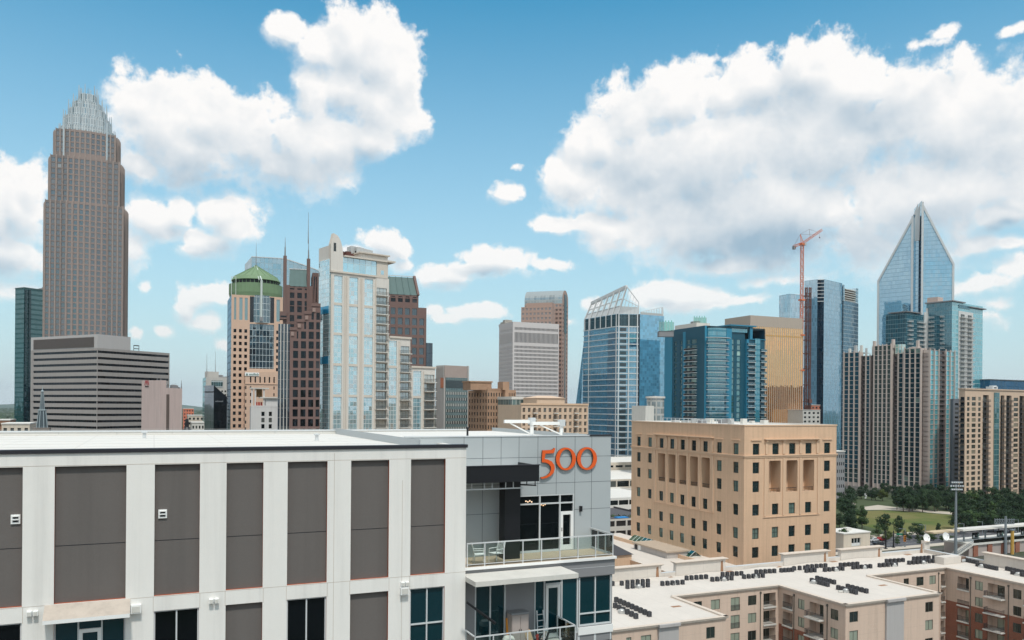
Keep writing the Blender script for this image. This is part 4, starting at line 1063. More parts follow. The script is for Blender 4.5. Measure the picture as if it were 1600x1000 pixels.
def ac_row(p, q, n, label):
    global AC
    for i in range(n):
        f = i/(n-1) if n > 1 else 0; P = p*(1-f) + q*f
        if AC is None: AC = single(ac_proto(), 'air_conditioner', (0, 0, 0), label, 'air conditioner', 'air conditioners on the white roof'); o = AC
        else: o = AC.copy(); COL.objects.link(o); o['label'] = label
        o.location = (P.x, P.y, ZA-.25); o.rotation_euler = (0, 0, R_(random.choice((0, 90, 180)) + random.uniform(-3, 3)))
z6 = lambda x, y: on_height(940+x/4.706, 820+y/4.706, ZA-.25); z7 = lambda x, y: on_height(1260+x/4.706, 820+y/4.706, ZA-.25)
LA = 'small grey air conditioner in a row along the %s of the white roof'
ROWS = [(z6, 80, 448, 148, 446, 2, 'front left'), (z6, 190, 440, 340, 430, 5, 'front left'), (z6, 190, 470, 340, 458, 5, 'front left'), (z6, 447, 448, 595, 438, 5, 'middle'), (z6, 625, 407, 768, 397, 5, 'middle'),
 (z6, 814, 417, 955, 407, 5, 'middle'), (z6, 890, 379, 1028, 372, 5, 'middle'), (z6, 1047, 397, 1185, 388, 5, 'middle'), (z6, 1138, 361, 1270, 354, 5, 'middle'), (z7, -185, 350, -105, 345, 4, 'middle'), (z7, -90, 335, -10, 330, 3, 'middle'), (z7, 10, 322, 140, 313, 5, 'middle'), (z7, 0, 352, 60, 348, 3, 'middle'),
 (z7, 135, 345, 265, 336, 5, 'middle'), (z7, 252, 309, 375, 301, 5, 'back'), (z7, 345, 327, 470, 319, 5, 'middle'), (z7, 538, 312, 658, 304, 5, 'back'), (z7, 590, 280, 710, 273, 5, 'back'), (z7, 755, 293, 930, 280, 7, 'back'),
 (z7, 790, 262, 900, 254, 5, 'back'), (z7, 938, 252, 1050, 245, 6, 'back'), (z7, 1120, 262, 1255, 290, 6, 'right wing'), (z7, 1258, 306, 1396, 335, 6, 'right wing'), (z7, 1476, 337, 1610, 366, 6, 'right wing'), (z7, 1516, 365, 1620, 388, 4, 'right wing'),
 (z6, 108, 568, 350, 675, 9, 'left wing'), (z6, 100, 612, 252, 690, 6, 'left wing'), (z7, 40, 424, 155, 455, 5, 'middle wing'), (z7, 80, 407, 203, 437, 5, 'middle wing'), (z7, 235, 478, 362, 512, 5, 'middle wing'), (z7, 305, 468, 440, 503, 5, 'middle wing')]
for f, a, b, c, d, n, w in ROWS: ac_row(f(a, b), f(c, d), n, LA % w)
M_galv = solid('galvanised_steel', lin(190, 190, 188), .45, .4, var=.1, scale=3)
def hood_proto():
    m = MB(); m.cube(0, 0, 0, .95, .95, .34, M_galv); m.lathe((0, 0, .34), [(.42, 0), (.45, .18), (.34, .3), (.2, .36), (0, .38)], M_galv, 14); m.cube(.9, 0, .05, .7, .5, .25, M_conc); return m
HD = None
for f, x, y, w in ((z6, 265, 462, 'among the front left row of air conditioners'), (z6, 520, 437, 'beside the middle air conditioners near the left wing'), (z6, 890, 410, 'between two offset rows of air conditioners'), (z6, 1120, 388, 'between offset air conditioners behind the courtyard'),
  (z7, 205, 338, 'in the row behind the middle wing'), (z7, 415, 320, 'at the corner of the second courtyard'), (z7, 635, 303, 'at the back row above the second courtyard'), (z7, 850, 285, 'in the longest back row'), (z7, 965, 275, 'beside the roof hatch box'), (z7, 1280, 312, 'on the right wing nearer the corner'), (z7, 1545, 372, 'on the right wing near the picture edge'),
  (z6, 140, 648, 'on the left wing between two rows'), (z7, 45, 430, 'at the back of the middle wing'), (z7, 280, 495, 'at the front of the middle wing')):
    p = f(x, y); lab = 'silver exhaust hood ' + w
    if HD is None: HD = single(hood_proto(), 'exhaust_hood', (0, 0, 0), lab, 'roof vent', 'exhaust hoods on the white roof'); o = HD
    else: o = HD.copy(); COL.objects.link(o); o['label'] = lab
    o.location = (p.x, p.y-.3, ZA-.25); o.rotation_euler = (0, 0, random.uniform(0, 3))
def dish(px, py, label):
    p = on_plane(px, py, (0, APT[0]+.2, 0), Y_); zb = ZA+1.9; t = thing('satellite_dish', (p.x, p.y, zb), label, 'satellite dish', 'satellite dishes on the roof parapet')
    aim = Vector((-.1, -1, .25)).normalized(); x = aim.cross(UP).normalized(); y = x.cross(aim); m = MB(); c = Vector((p.x, p.y, zb+1.0)); R = .95
    for i in range(4):
        for k in range(20):
            q = []
            for (rr, kk) in ((i, k), (i+1, k), (i+1, k+1), (i, k+1)):
                r = R*rr/4; a = 2*math.pi*kk/20; q.append(c + x*r*math.cos(a) + y*r*math.sin(a) + aim*(.22*(r/R)**2))
            m.face(q if i else q[:3], M_white2)
    m.obj('reflector', t, True)
    m = MB(); m.tube((p.x, p.y+.1, zb+.2), c-aim*.05, .06, M_alu, 8); m.tube((p.x, p.y+.1, zb-.2), (p.x, p.y+.1, zb+.3), .07, M_alu, 8); m.obj('mast', t)
    m = MB(); m.tube(c - y*.8 + aim*.15, c + aim*.75 - y*.1, .025, M_alu, 6); m.cube(*(c+aim*.78-y*.08)[:2], (c+aim*.7).z, .14, .14, .16, M_fascia); m.obj('feed_arm', t)
dish(1447, 841, 'round white satellite dish on the parapet corner, left of the pair'); dish(1477, 839.5, 'round white satellite dish on the parapet corner, right of the pair')
m = MB(); p = z7(1040, 282); m.cube(p.x, p.y, ZA-.25, 5.2, 2.2, 1.5, M_roofa); m.cube(p.x+4.2, p.y+.4, ZA-.25, 1.8, 1.6, 1.1, solid('brown_unit', lin(120, 96, 80), .8)); m.cube(p.x+4.2, p.y-.55, ZA-.1, 1.2, .12, .5, M_alu)
single(m, 'roof_hatch', (p.x, p.y, ZA-.25), 'white box and brown unit on the roof near the dishes', 'roof hatch')

# ---------------------------------------------------------------- the tan courthouse
M_sand = solid('tan_limestone', lin(210, 176, 146), .9, var=.10, scale=.22, streak=.16, bump=.3, bscale=14, joints=(1.9, 1.55), jcol=.90, jw=.035)
M_sand2 = solid('tan_limestone_trim', lin(210, 178, 149), .9, var=.05, scale=.3, streak=.06)
M_winC = glass('courthouse_glass', lin(10, 30, 32), (.7, .85, .88), .08, .02, .26, lin(96, 116, 108)); M_frC = solid('dark_green_frame', lin(34, 44, 44), .5)
def courthouse():
    R = Rect(988, 1164, 1308, 190, -23.9, 666); zt = R.zt
    t = thing('courthouse', R.mid(), 'tan stone courthouse with recessed loggias and small dark windows', 'building')
    z = lambda py: height_at(R.C, py, 1164)
    rows = [(z(711), z(693.5)), (z(740.5), z(723)), (z(770), z(752.5)), (z(807), z(789.5)), (z(844), z(826.5)), (z(873.5), z(856.5))]
    h = rows[-2][0]-rows[-1][0]; rows += [(rows[-1][0]-h, rows[-1][1]-h)]
    zr0, zr1 = z(771.5), z(721)
    W = MB(); wins = Wins()
    def side(fr, L, cols, wpx, recs, inside):
        holes = []; cen = [fr.u_at(c, 760)[0] for c in cols]; w = wpx
        rc = [(fr.u_at(a, 760)[0], fr.u_at(b, 760)[0]) for a, b in recs]
        for i, u in enumerate(cen):
            for k, (a, b) in enumerate(rows):
                if i in inside and k in (1, 2): continue
                holes.append((u-w/2, u+w/2, a, b)); wins.add(fr, u-w/2, u+w/2, a, b, -.3, M_winC, M_frC, (1, 1), .12)
        rh = [(a, b, zr0, zr1) for a, b in rc]
        wall_grid(W, fr, 0, L, 0, zt, holes + rh, M_sand, .35)
        for a, b in rc:
            D = 3.3; P = lambda u, zz, q: fr.pt(u, zz, q)
            cu = (a+b)/2; wh = [(cu-w*.45, cu+w*.45, r0, r1) for r0, r1 in rows[1:3]]
            wall_grid(W, fr, a, b, zr0, zr1, wh, M_sand2, .2, None, -D)
            for hh in wh: wins.add(fr, *hh, -D-.18, M_winC, M_frC, (1, 1), .12)
            W.face([P(a, zr0, -.35), P(b, zr0, -.35), P(b, zr0, -D), P(a, zr0, -D)], M_sand2); W.face([P(a, zr1, -D), P(b, zr1, -D), P(b, zr1, -.35), P(a, zr1, -.35)], M_sand2)
            W.face([P(a, zr0, -D), P(a, zr1, -D), P(a, zr1, -.35), P(a, zr0, -.35)], M_sand2); W.face([P(b, zr0, -.35), P(b, zr1, -.35), P(b, zr1, -D), P(b, zr0, -D)], M_sand2)
            for q, s in ((a, 1), (b, -1)):      # softened upper corners of each opening
                W.face([P(q, zr1-.3, .0), P(q+s*.1, zr1-.1, .0), P(q+s*.3, zr1, 0), P(q, zr1, 0)][::s], M_sand2)
            m = MB()                             # low rail and planter at the foot of the opening
            fr.box(m, a, b, zr0+.9, zr0+1.0, -.5, -.4, M_frC)
            for i in range(9): u = a+(b-a-.08)*i/8; fr.box(m, u, u+.08, zr0, zr0+.9, -.49, -.43, M_frC)
            m.obj('loggia_rail', t)
        # trim: string course, cornice hoods, pilaster strips between openings
        m = MB(); fr.box(m, -.25, L+.25, z(713.5), z(711.8), .004, .3, M_sand2); fr.box(m, -.15, L+.15, z(716), z(713.7), .004, .15, M_sand2); m.obj('string_course', t)
        a, b = rc[0][0]-1.6, rc[-1][1]+1.6; m = MB(); fr.box(m, a, b, z(687.6), z(686.3), .004, .7, M_sand2); fr.box(m, a+.3, b-.3, z(689), z(687.8), .004, .35, M_sand2)
        for i in range(len(rc)+1):
            u = (rc[i-1][1]+rc[i][0])/2 if 0 < i < len(rc) else (rc[0][0]-.9 if i == 0 else rc[-1][1]+.9)
            fr.box(m, u-.35, u+.35, z(710.5), z(689.2), .004, .2, M_sand2); fr.box(m, u-.3, u+.3, z(690.4), z(688.9), .21, .5, M_sand2)
        m.obj('hood_moulding', t)
        m = MB()
        for i in range(len(rc)+1):
            u = (rc[i-1][1]+rc[i][0])/2 if 0 < i < len(rc) else (rc[0][0]-1.3 if i == 0 else rc[-1][1]+1.3)
            fr.box(m, u-.25, u+.25, z(809), z(717), .004, .16, M_sand2)
        fr.box(m, a-.2, b+.2, z(811), z(810), .004, .18, M_sand2); m.obj('pilaster_strip', t)
        for i, u in enumerate(cen):
            if i not in inside: m = MB(); fr.box(m, u-w*.8, u+w*.8, z(688.8), z(687.6), .004, .25, M_sand2); m.obj('window_hood', t)
    lc = [997.6, 1015, 1033, 1049.6, 1066, 1083.5, 1101.6, 1123.4, 1149.4]
    side(R.L, R.LL, lc, 1.85, [(1027.6, 1039), (1043.7, 1055), (1060, 1072), (1077.5, 1090), (1095.6, 1108.8)], (2, 3, 4, 5, 6))
    side(R.R, R.LR, [1181, 1211.5, 1237.6, 1263, 1292], 1.95, [(1201.6, 1219.6), (1228.6, 1246), (1254.6, 1272)], (1, 2, 3))
    body(W, R, 0, zt-.01, M_sand, M_roofw, .0, faces='')
    W.obj('wall', t); wins.emit(t)
    m = MB(); P = R.poly(.12); Q = R.poly(-.9)
    for i in range(4):
        a, b, c, d = P[i], P[(i+1) % 4], Q[(i+1) % 4], Q[i]; z1 = zt+.35
        m.face([a+UP*z1, b+UP*z1, c+UP*z1, d+UP*z1], M_corn); m.face([a+UP*zt, b+UP*zt, b+UP*z1, a+UP*z1], M_sand2); m.face([c+UP*zt, d+UP*zt, d+UP*z1, c+UP*z1], M_roofw)
    m.face([p+UP*(zt+.05) for p in Q], M_roofw); m.obj('roof', t)
    # plant on the roof
    m = MB(); rr = random.Random(8)
    for k in range(16):
        c = R.C + R.dl*(22+rr.uniform(-4, 22)) + R.dr*(12+rr.uniform(-5, 16)); s = rr.uniform(.8, 2.2); m.cube(c.x, c.y, zt, s, s*rr.uniform(.6, 1.6), rr.uniform(.7, 1.5), rr.choice([M_galv, M_fascia, M_conc]), R.dr, R.dl)
    for k in range(14):
        c = R.C + R.dl*(16+k*2.0) + R.dr*6; m.bar(c+UP*zt, c+UP*(zt+1.3), .12, M_alu)
    m.bar(R.C+R.dl*16+R.dr*6+UP*(zt+1.3), R.C+R.dl*42+R.dr*6+UP*(zt+1.3), .12, M_alu); m.obj('roof_plant', t)
    return R
CH = courthouse()

# ---------------------------------------------------------------- lower roofs beside the courthouse
def low_box(name, px0, px1, ytop, Z, dep, label, cat, mw, mr, zbase=0., extra=None, win=None, ybase=None):
    """grid-aligned block whose front runs from px0 to px1 at depth Z"""
    a = on_depth(px0, ytop, Z); fr = Fr((a.x, a.y), X_); u1 = fr.u_at(px1, ytop)[0]; zt = a.z
    t = thing(name, (a.x+u1/2, a.y+dep/2, zbase), label, cat)
    m = MB(); holes = []; w = Wins()
    if win:
        n, frac, fl, lo, hi, gm, wm = win; H = wm
        for k in range(fl):
            zz = zt - H*(k+1)
            for c0, c1 in cells(0, u1, n, frac): holes.append((c0, c1, zz+H*lo, zz+H*hi)); w.add(fr, c0, c1, zz+H*lo, zz+H*hi, -.15, gm)
    wall_grid(m, fr, 0, u1, zbase, zt, holes, mw, .2)
    x0, x1, y0, y1 = a.x, a.x+u1, a.y, a.y+dep
    for p, q in (((x1, y0), (x1, y1)), ((x1, y1), (x0, y1)), ((x0, y1), (x0, y0))): m.face([(*p, zbase), (*q, zbase), (*q, zt), (*p, zt)], mw)
    m.obj('wall', t); w.emit(t)
    r = MB(); zr = zt-.5
    r.face([(x0, y0, zr), (x1, y0, zr), (x1, y1, zr), (x0, y1, zr)], mr, [(x0, y0), (x1, y0), (x1, y1), (x0, y1)])
    for (p, ex, ey) in (((x0, y0+.003, zr-.2), X_*u1, Y_*.35), ((x0, y1-.35, zr-.2), X_*u1, Y_*.347), ((x0+.003, y0+.36, zr-.2), X_*.35, Y_*(dep-.72)), ((x1-.353, y0+.36, zr-.2), X_*.35, Y_*(dep-.72))): r.box(p, ex, ey, UP*.76, mr)
    r.obj('roof', t)
    return t, fr, zt, u1
M_cream = solid('cream_stucco', lin(204, 192, 176), .9, var=.05, streak=.1); M_dkwin = glass('dark_strip_glass', lin(12, 16, 18), (.6, .7, .72), .08, .02, .12, lin(90, 92, 88))
def between():
    low_box('commercial_building', 900, 1100, 724, 395, 40, 'cream low building seen highest in the gap beside the courthouse', 'building', M_cream, M_roofw, win=(14, .75, 2, .3, .6, M_dkwin, 3.6))
    t, fr, zt, u = low_box('commercial_building', 880, 1080, 752, 340, 44, 'white roofed building with a dark window band in the gap', 'building', M_cream, M_roofw, win=(10, .9, 1, .05, .8, M_dkwin, 3.4))
    low_box('commercial_building', 900, 1045, 781, 285, 34, 'pale building with two dark slots in the gap left of the courthouse', 'building', M_roofw, M_roofw, win=(9, .92, 2, .25, .75, M_dkwin, 3.4))
    m = MB(); p = on_depth(965, 812, 262); m.box(p, X_*6, Y_*4, UP*.05, solid('blue_tarpaulin', lin(40, 130, 200), .6, var=.1, scale=2)); m.box(p+Vector((.5, .5, .05)), X_*4, Y_*2.5, UP*.5, MATS['blue_tarpaulin'])
    t2, fr, zt, u = low_box('parking_deck', 890, 1030, 815, 252, 30, 'grey parking deck with dark openings low in the gap', 'parking deck', M_conc, M_asph, win=(8, .86, 2, .25, .8, M_void, 3.2))
    single(m, 'tarpaulin', p, 'bright blue tarpaulin on the parking deck roof', 'tarpaulin')
    # roof of the courthouse annex, its skylight and penthouse
    A = CH.L; sA = A.u_at(1104, 861); sB = A.u_at(1007, 838); za = (sA[1]+sB[1])/2-1.2
    t = thing('courthouse_annex', A.pt(A.P.x*0+10, 0, 12), 'low annex with pale roofs and a green glass ridge beside the courthouse', 'building')
    m = MB(); u0, u1 = -6., CH.LL-.5; P = [A.pt(u0, 0, 20), A.pt(u1, 0, 20), A.pt(u1, 0, .02), A.pt(u0, 0, .02)]
    m.prism(P, 0, za, M_sand, M_roofa)
    for a, b in ((.0, u1*.55), (u1*.6, u1)): A.box(m, a, b, za, za+.9, 7.2, 7.6, M_sand2)
    m.obj('wall', t)
    m = MB(); M_sky = glass('green_skylight', lin(20, 60, 50), (.6, .85, .78), .25, .04); a0, a1 = sB[0], sA[0]
    n = 16
    for k in range(n):
        a = a0+(a1-a0)*k/n; b = a0+(a1-a0)*(k+1)/n
        m.face([A.pt(a, za+.3, 5.2), A.pt(b-.12, za+.3, 5.2), A.pt(b-.12, za+1.6, 3.4), A.pt(a, za+1.6, 3.4)], M_sky); m.face([A.pt(b-.12, za+.3, 1.6), A.pt(a, za+.3, 1.6), A.pt(a, za+1.6, 3.4), A.pt(b-.12, za+1.6, 3.4)], M_sky)
        m.bar(A.pt(b-.06, za+.3, 5.22), A.pt(b-.06, za+1.63, 3.4), .1, M_alu)
    A.box(m, a0, a1, za, za+.3, 1.5, 5.3, M_conc); m.obj('skylight', t)
    q = on_height(1043, 873, za); r = on_height(1078, 873, za)
    fr = Fr((q.x-0, q.y), X_); w = (r-q).x; dep = 15.
    m = MB(); m.box((q.x-.2, q.y, za), X_*(w+1), Y_*dep, UP*1.5, solid('penthouse_grey', lin(176, 170, 166), .8, var=.05, streak=.15)); m.box((q.x-.6, q.y-.4, za+1.5), X_*(w+1.8), Y_*(dep+.8), UP*.35, solid('gravel_roof', lin(176, 160, 142), .95, var=.15, scale=.8))
    for k in range(2): m.box((q.x-.23, q.y+dep-3.2+k*1.6, za+.1), X_*.026, Y_*1.1, UP*1.3, M_void if k else M_white2)
    m.obj('penthouse', t)
    # tan block with a dark hipped roof against the grey wing
    B = on_height(987, 866, 14.); zt = 14.
    t = thing('gatehouse', (B.x-4, B.y+5, 0), 'small tan block with a dark sloping roof beside the grey wing', 'building')
    m = MB(); x0 = B.x-14; m.prism([(x0, B.y), (B.x, B.y), (B.x, B.y+10), (x0, B.y+10)], 0, zt, M_sand); m.obj('wall', t)
    m = MB(); M_slate = solid('dark_slate', lin(66, 66, 70), .8, var=.12, scale=1.5)
    e = [(x0-.4, B.y-.4, zt), (B.x+.4, B.y-.4, zt), (B.x+.4, B.y+10.4, zt), (x0-.4, B.y+10.4, zt)]; k = [(x0+2, B.y+5, zt+3), (B.x-4.5, B.y+5, zt+3)]
    m.face([e[0], e[1], k[1], k[0]], M_slate); m.face([e[1], e[2], k[1]], M_slate); m.face([e[2], e[3], k[0], k[1]], M_slate); m.face([e[3], e[0], k[0]], M_slate); m.face(e[::-1], M_slate); m.obj('roof', t)
between()

# ---------------------------------------------------------------- skyline towers
def emit_parts(name, mbs, parent, cap=100):
    rest = MB()
    for i, m in enumerate(mbs):
        if i < cap: m.obj(name, parent)
        else:
            k = len(rest.v); rest.v += m.v; rest.f += [tuple(q+k for q in f) for f in m.f]; rest.uv += m.uv
            rest.mi += [rest.mat(m.mats[q]) for q in m.mi]
    if len(rest): tag(rest.obj(name, parent), kind='stuff')
def cols_px(fr, L, py=600): return [tuple(sorted((fr.u_at(a, py)[0], fr.u_at(b, py)[0]))) for a, b in L]
def frontal(px0, px1, Z, head):
    """a facade frame starting under px0 at depth Z, running to the right along a heading; returns frame, length"""
    P = on_depth(px0, 600, Z); f = Fr((P.x, P.y), heading(head)); return f, f.u_at(px1, 600)[0]
def zf(fr, u, py):
    p = fr.pt(u, 0); a = p.dot(RT)/p.dot(FW); px = 800+FPX*a
    return height_at(p, py, px)
def block(mb, fr, L, D, z0, z1, m, roof=None, front=True):
    """closed block behind a facade frame"""
    P = [fr.pt(0, 0), fr.pt(L, 0), fr.pt(L, 0, -D), fr.pt(0, 0, -D)]
    for i in range(0 if front else 1, 4):
        a, b = P[i], P[(i+1) % 4]; w = (b-a).length
        mb.face([a+UP*z0, b+UP*z0, b+UP*z1, a+UP*z1], m, [(0, z0), (w, z0), (w, z1), (0, z1)])
    mb.face([p+UP*z1 for p in P], roof or m)
def text_mesh(parent, fr, u, z, size, txt, mat, o=.15, name='lettering'):
    cu = bpy.data.curves.new(name, 'FONT'); cu.body = txt; cu.size = size; cu.extrude = .06; cu.align_x = 'LEFT'
    tmp = bpy.data.objects.new(name, cu); COL.objects.link(tmp); bpy.context.view_layer.update()
    me = bpy.data.meshes.new_from_object(tmp.evaluated_get(bpy.context.evaluated_depsgraph_get())); bpy.data.objects.remove(tmp)
    loc = parent.matrix_world.translation if parent.type == 'EMPTY' else Vector((0, 0, 0))
    M = Matrix((fr.d, UP, fr.n)).transposed().to_4x4(); M.translation = fr.pt(u, z, o) - loc
    me.transform(M); me.materials.clear(); me.materials.append(mat)
    ob = bpy.data.objects.new(name, me); COL.objects.link(ob); ob.parent = parent; return ob
def balcony_mb(fr, u0, u1, z, dep, slab, rail, glassy=None, h=1.1, o=0.):
    m = MB(); fr.box(m, u0, u1, z-.28, z, o+.003, o+dep, slab)
    if glassy: fr.box(m, u0, u1, z+.05, z+h, o+dep-.06, o+dep-.02, glassy); fr.box(m, u0, u0+.04, z+.05, z+h, o+.01, o+dep-.07, glassy); fr.box(m, u1-.04, u1, z+.05, z+h, o+.01, o+dep-.07, glassy)
    else:
        n = max(4, int((u1-u0)/.35))
        for i in range(n+1): u = u0+(u1-u0-.06)*i/n; fr.box(m, u, u+.06, z+.02, z+h-.06, o+dep-.10, o+dep-.04, rail)
        for k in range(3): fr.box(m, u0+.01, u0+.05, z+.02, z+h-.06, o+.1+dep*k*.3, o+.16+dep*k*.3, rail)
    fr.box(m, u0-.01, u1+.01, z+h-.055, z+h, o+dep-.12, o+dep-.015, rail); fr.box(m, u0-.01, u0+.07, z+h-.055, z+h, o+.01, o+dep-.121, rail); fr.box(m, u1-.07, u1+.01, z+h-.055, z+h, o+.01, o+dep-.121, rail)
    return m
def roof_bits(t, c, d, e, z, n, seed, mats, s0=1.5, s1=4., h0=1., h1=2.6, name='roof_plant'):
    """machines on a roof: boxes with plinth and lid, around c within +-d, +-e"""
    rr = random.Random(seed)
    for k in range(n):
        p = c + d*rr.uniform(-1, 1) + e*rr.uniform(-1, 1); m = MB(); a, b, h = rr.uniform(s0, s1), rr.uniform(s0, s1), rr.uniform(h0, h1); dx, dy = d.normalized(), e.normalized()
        mt = rr.choice(mats); m.cube(p.x, p.y, z, a, b, h, mt, dx, dy); m.cube(p.x, p.y, z+h, a*.6, b*.6, .25, M_galv, dx, dy); m.cube(p.x, p.y, z+.1, a+.1, b*.7, h*.3, M_acd, dx, dy); m.obj(name, t)
def antenna(t, p, z0, z1, r=.25, name='antenna'):
    m = MB(); m.tube((p.x, p.y, z0), (p.x, p.y, z0+(z1-z0)*.4), r, M_fascia, 6, r*.7); m.tube((p.x, p.y, z0+(z1-z0)*.4), (p.x, p.y, z1), r*.6, M_fascia, 6, r*.25); m.obj(name, t)
M_flat = solid('gravel_ballast', lin(160, 154, 146), .95, var=.15, scale=.2)

def teal_tower():
    R = Rect(23, 37, 110, 640, -62, 450); zt = R.zt; t = thing('glass_tower', R.mid(), 'slim dark teal glass tower at the left edge behind the crowned skyscraper', 'skyscraper')
    c1 = curtain('teal_curtain', 1.5, 3.9, lin(14, 50, 54), (.45, .68, .70), .20, lin(36, 74, 76), .1, .15, .3, lin(24, 66, 68)); c2 = curtain('teal_curtain_dark', 1.5, 3.9, lin(6, 24, 30), (.35, .5, .54), .10, lin(12, 36, 40), .1, .15)
    m = MB(); body(m, R, 0, zt, c1, M_flat); m.obj('curtain_wall', t)
    for a, b in ((37.5, 40.8), (43.2, 46.5)):
        m = MB(); (u0, u1), = cols_px(R.R, [(a, b)]); R.R.box(m, u0, u1, 0, zt-1, .005, .8, c2); m.obj('dark_recess_strip', t)  # dark boxes stand for recessed bands, the recess shade is in their colour
    m = MB(); m.prism([(p.x, p.y) for p in R.poly(.2)], zt, zt+.7, solid('teal_cap', lin(58, 92, 92), .6), M_flat); m.obj('parapet', t)
    roof_bits(t, R.mid(), R.dl*5, R.dr*10, zt+.7, 4, 3, [M_fascia], 3, 7, 1.5, 3)
teal_tower()

def crown_tower():
    Zc = 575; O = on_depth(134, 600, Zc); O.z = 0
    t = thing('skyscraper', O, 'tallest brown granite skyscraper with stepped shoulders and a silver finned crown', 'skyscraper')
    gran = solid('brown_granite', lin(122, 113, 110), .7, var=.05, scale=.12, streak=.05); gran2 = solid('pink_granite', lin(144, 128, 122), .7, var=.05)
    gl = glass('bronze_grey_glass', lin(34, 40, 44), (.60, .66, .70), .26, .015, .06, lin(150, 140, 130)); silver = solid('silver_aluminium', lin(176, 186, 190), .35, .25, var=.06)
    crg = curtain('crown_glass', 1.6, 4.0, lin(110, 122, 126), (.75, .82, .85), .28, lin(196, 202, 204), .5, .3)
    k = Zc/FPX; zz = lambda py: 50 + (634-py-2.5)*k; pier_ = solid('pale_granite_pier', lin(158, 142, 134), .7, var=.04)
    S = math.cos(R_(4))
    def side_poly(w, c, bow):
        base = [(-w, -w), (-c, -w), (-c, -w-.9)] + [(-c+2*c*i/8, -w-.9-bow*(1-((i-4)/4)**2)) for i in range(1, 8)] + [(c, -w-.9), (c, -w)]
        P = []
        for q in range(4):
            a = q*math.pi/2; P += [(x*math.cos(a)-y*math.sin(a), x*math.sin(a)+y*math.cos(a)) for x, y in base]
        return [(O.x+x, O.y+y) for x, y in P]
    wins = Wins(); W = MB(); FHt = 3.75
    tiers = [(23.6, 14.2, 1.6, 0, zz(331)), (21.0, 13.6, 1.6, zz(331), zz(262)), (18.2, 12.6, 1.6, zz(262), zz(220))]
    for w, c, bow, z0, z1 in tiers:
        P = side_poly(w, c, bow); n = len(P)
        W.face([(x, y, z1) for x, y in P], M_flat)
        for i in range(n):
            a, b = Vector((*P[i], 0)), Vector((*P[(i+1) % n], 0)); L = (b-a).length; fr = Fr(a, (b-a)); mid = (a+b)/2
            vis = fr.n.dot(-mid) > 0
            if not vis or L < 1.5: fr.quad(W, 0, L, z0, z1, gran); continue
            nc = max(1, round(L/3.0)); zs = [(z, z+2.75) for z in [zt_-FHt*(q+1)+.6 for zt_ in (z1-1.2,) for q in range(int((z1-1.2-max(z0, 20))/FHt))]]
            cs = cells(0, L, nc, .60)
            wall_grid(W, fr, 0, L, z0, z1, holes_of(cs, zs), gran2 if i % 14 in range(3, 11) else gran, .35)
            for u0, u1 in cs:
                for a0, a1 in zs: wins.add(fr, u0, u1, a0, a1, -.32, gl)
            m = MB()
            if L > 3: 
                for j in range(nc+1): u = L*j/nc; fr.box(W, max(0, u-.34), min(L, u+.34), z0, z1+.4, .004, .6, pier_)
    W.obj('wall', t); wins.emit(t)
    # bright edge fins of the upper shaft
    for sx in (-1, 1):
        for zb, zt_, w in ((zz(300), zz(204), 13.2),):
            m = MB(); m.box((O.x+sx*w-.5, O.y-19.6, zb), X_*1.0, Y_*2.0, UP*(zt_-zb), silver); m.obj('corner_fin', t)
    rings = [(17.2, zz(224), zz(210), 3.), (14.6, zz(210), zz(192), 5.), (11.6, zz(192), zz(178), 6.), (8.6, zz(178), zz(166), 6.), (5.2, zz(166), zz(152), 6.5)]
    for r, z0, z1, up in rings:
        m = MB(); n = 32
        sq = lambda a: r*(1+.10*abs(math.sin(2*a))**2)
        ring = [(O.x+sq(2*math.pi*i/n)*math.cos(2*math.pi*i/n), O.y+sq(2*math.pi*i/n)*math.sin(2*math.pi*i/n)) for i in range(n)]
        m.prism(ring, z0-.5, z1, crg, silver); m.obj('crown_ring', t)
        f = MB(); nf = max(12, int(r*1.35))
        for i in range(nf):
            a = 2*math.pi*(i+.5)/nf; q = sq(a)+.25; c = Vector((O.x+q*math.cos(a), O.y+q*math.sin(a), z0)); d = Vector((math.cos(a), math.sin(a), 0)); e = Vector((-d.y, d.x, 0)); hh = z1-z0+up*(.55 if i % 2 else 1.)
            f.face([c-e*.32, c+e*.32, c+e*.12+UP*hh, c-e*.12+UP*hh], silver); f.face([c+d*.9-e*.32, c+d*.9+e*.32, c+d*.35+e*.12+UP*hh, c+d*.35-e*.12+UP*hh][::-1], silver)
            for s in (-1, 1): f.face([c+e*.32*s, c+d*.9+e*.32*s, c+d*.35+e*.12*s+UP*hh, c+e*.12*s+UP*hh], silver)
        f.obj('crown_fins', t)
    antenna(t, O, zz(151), zz(139), .35)
crown_tower()

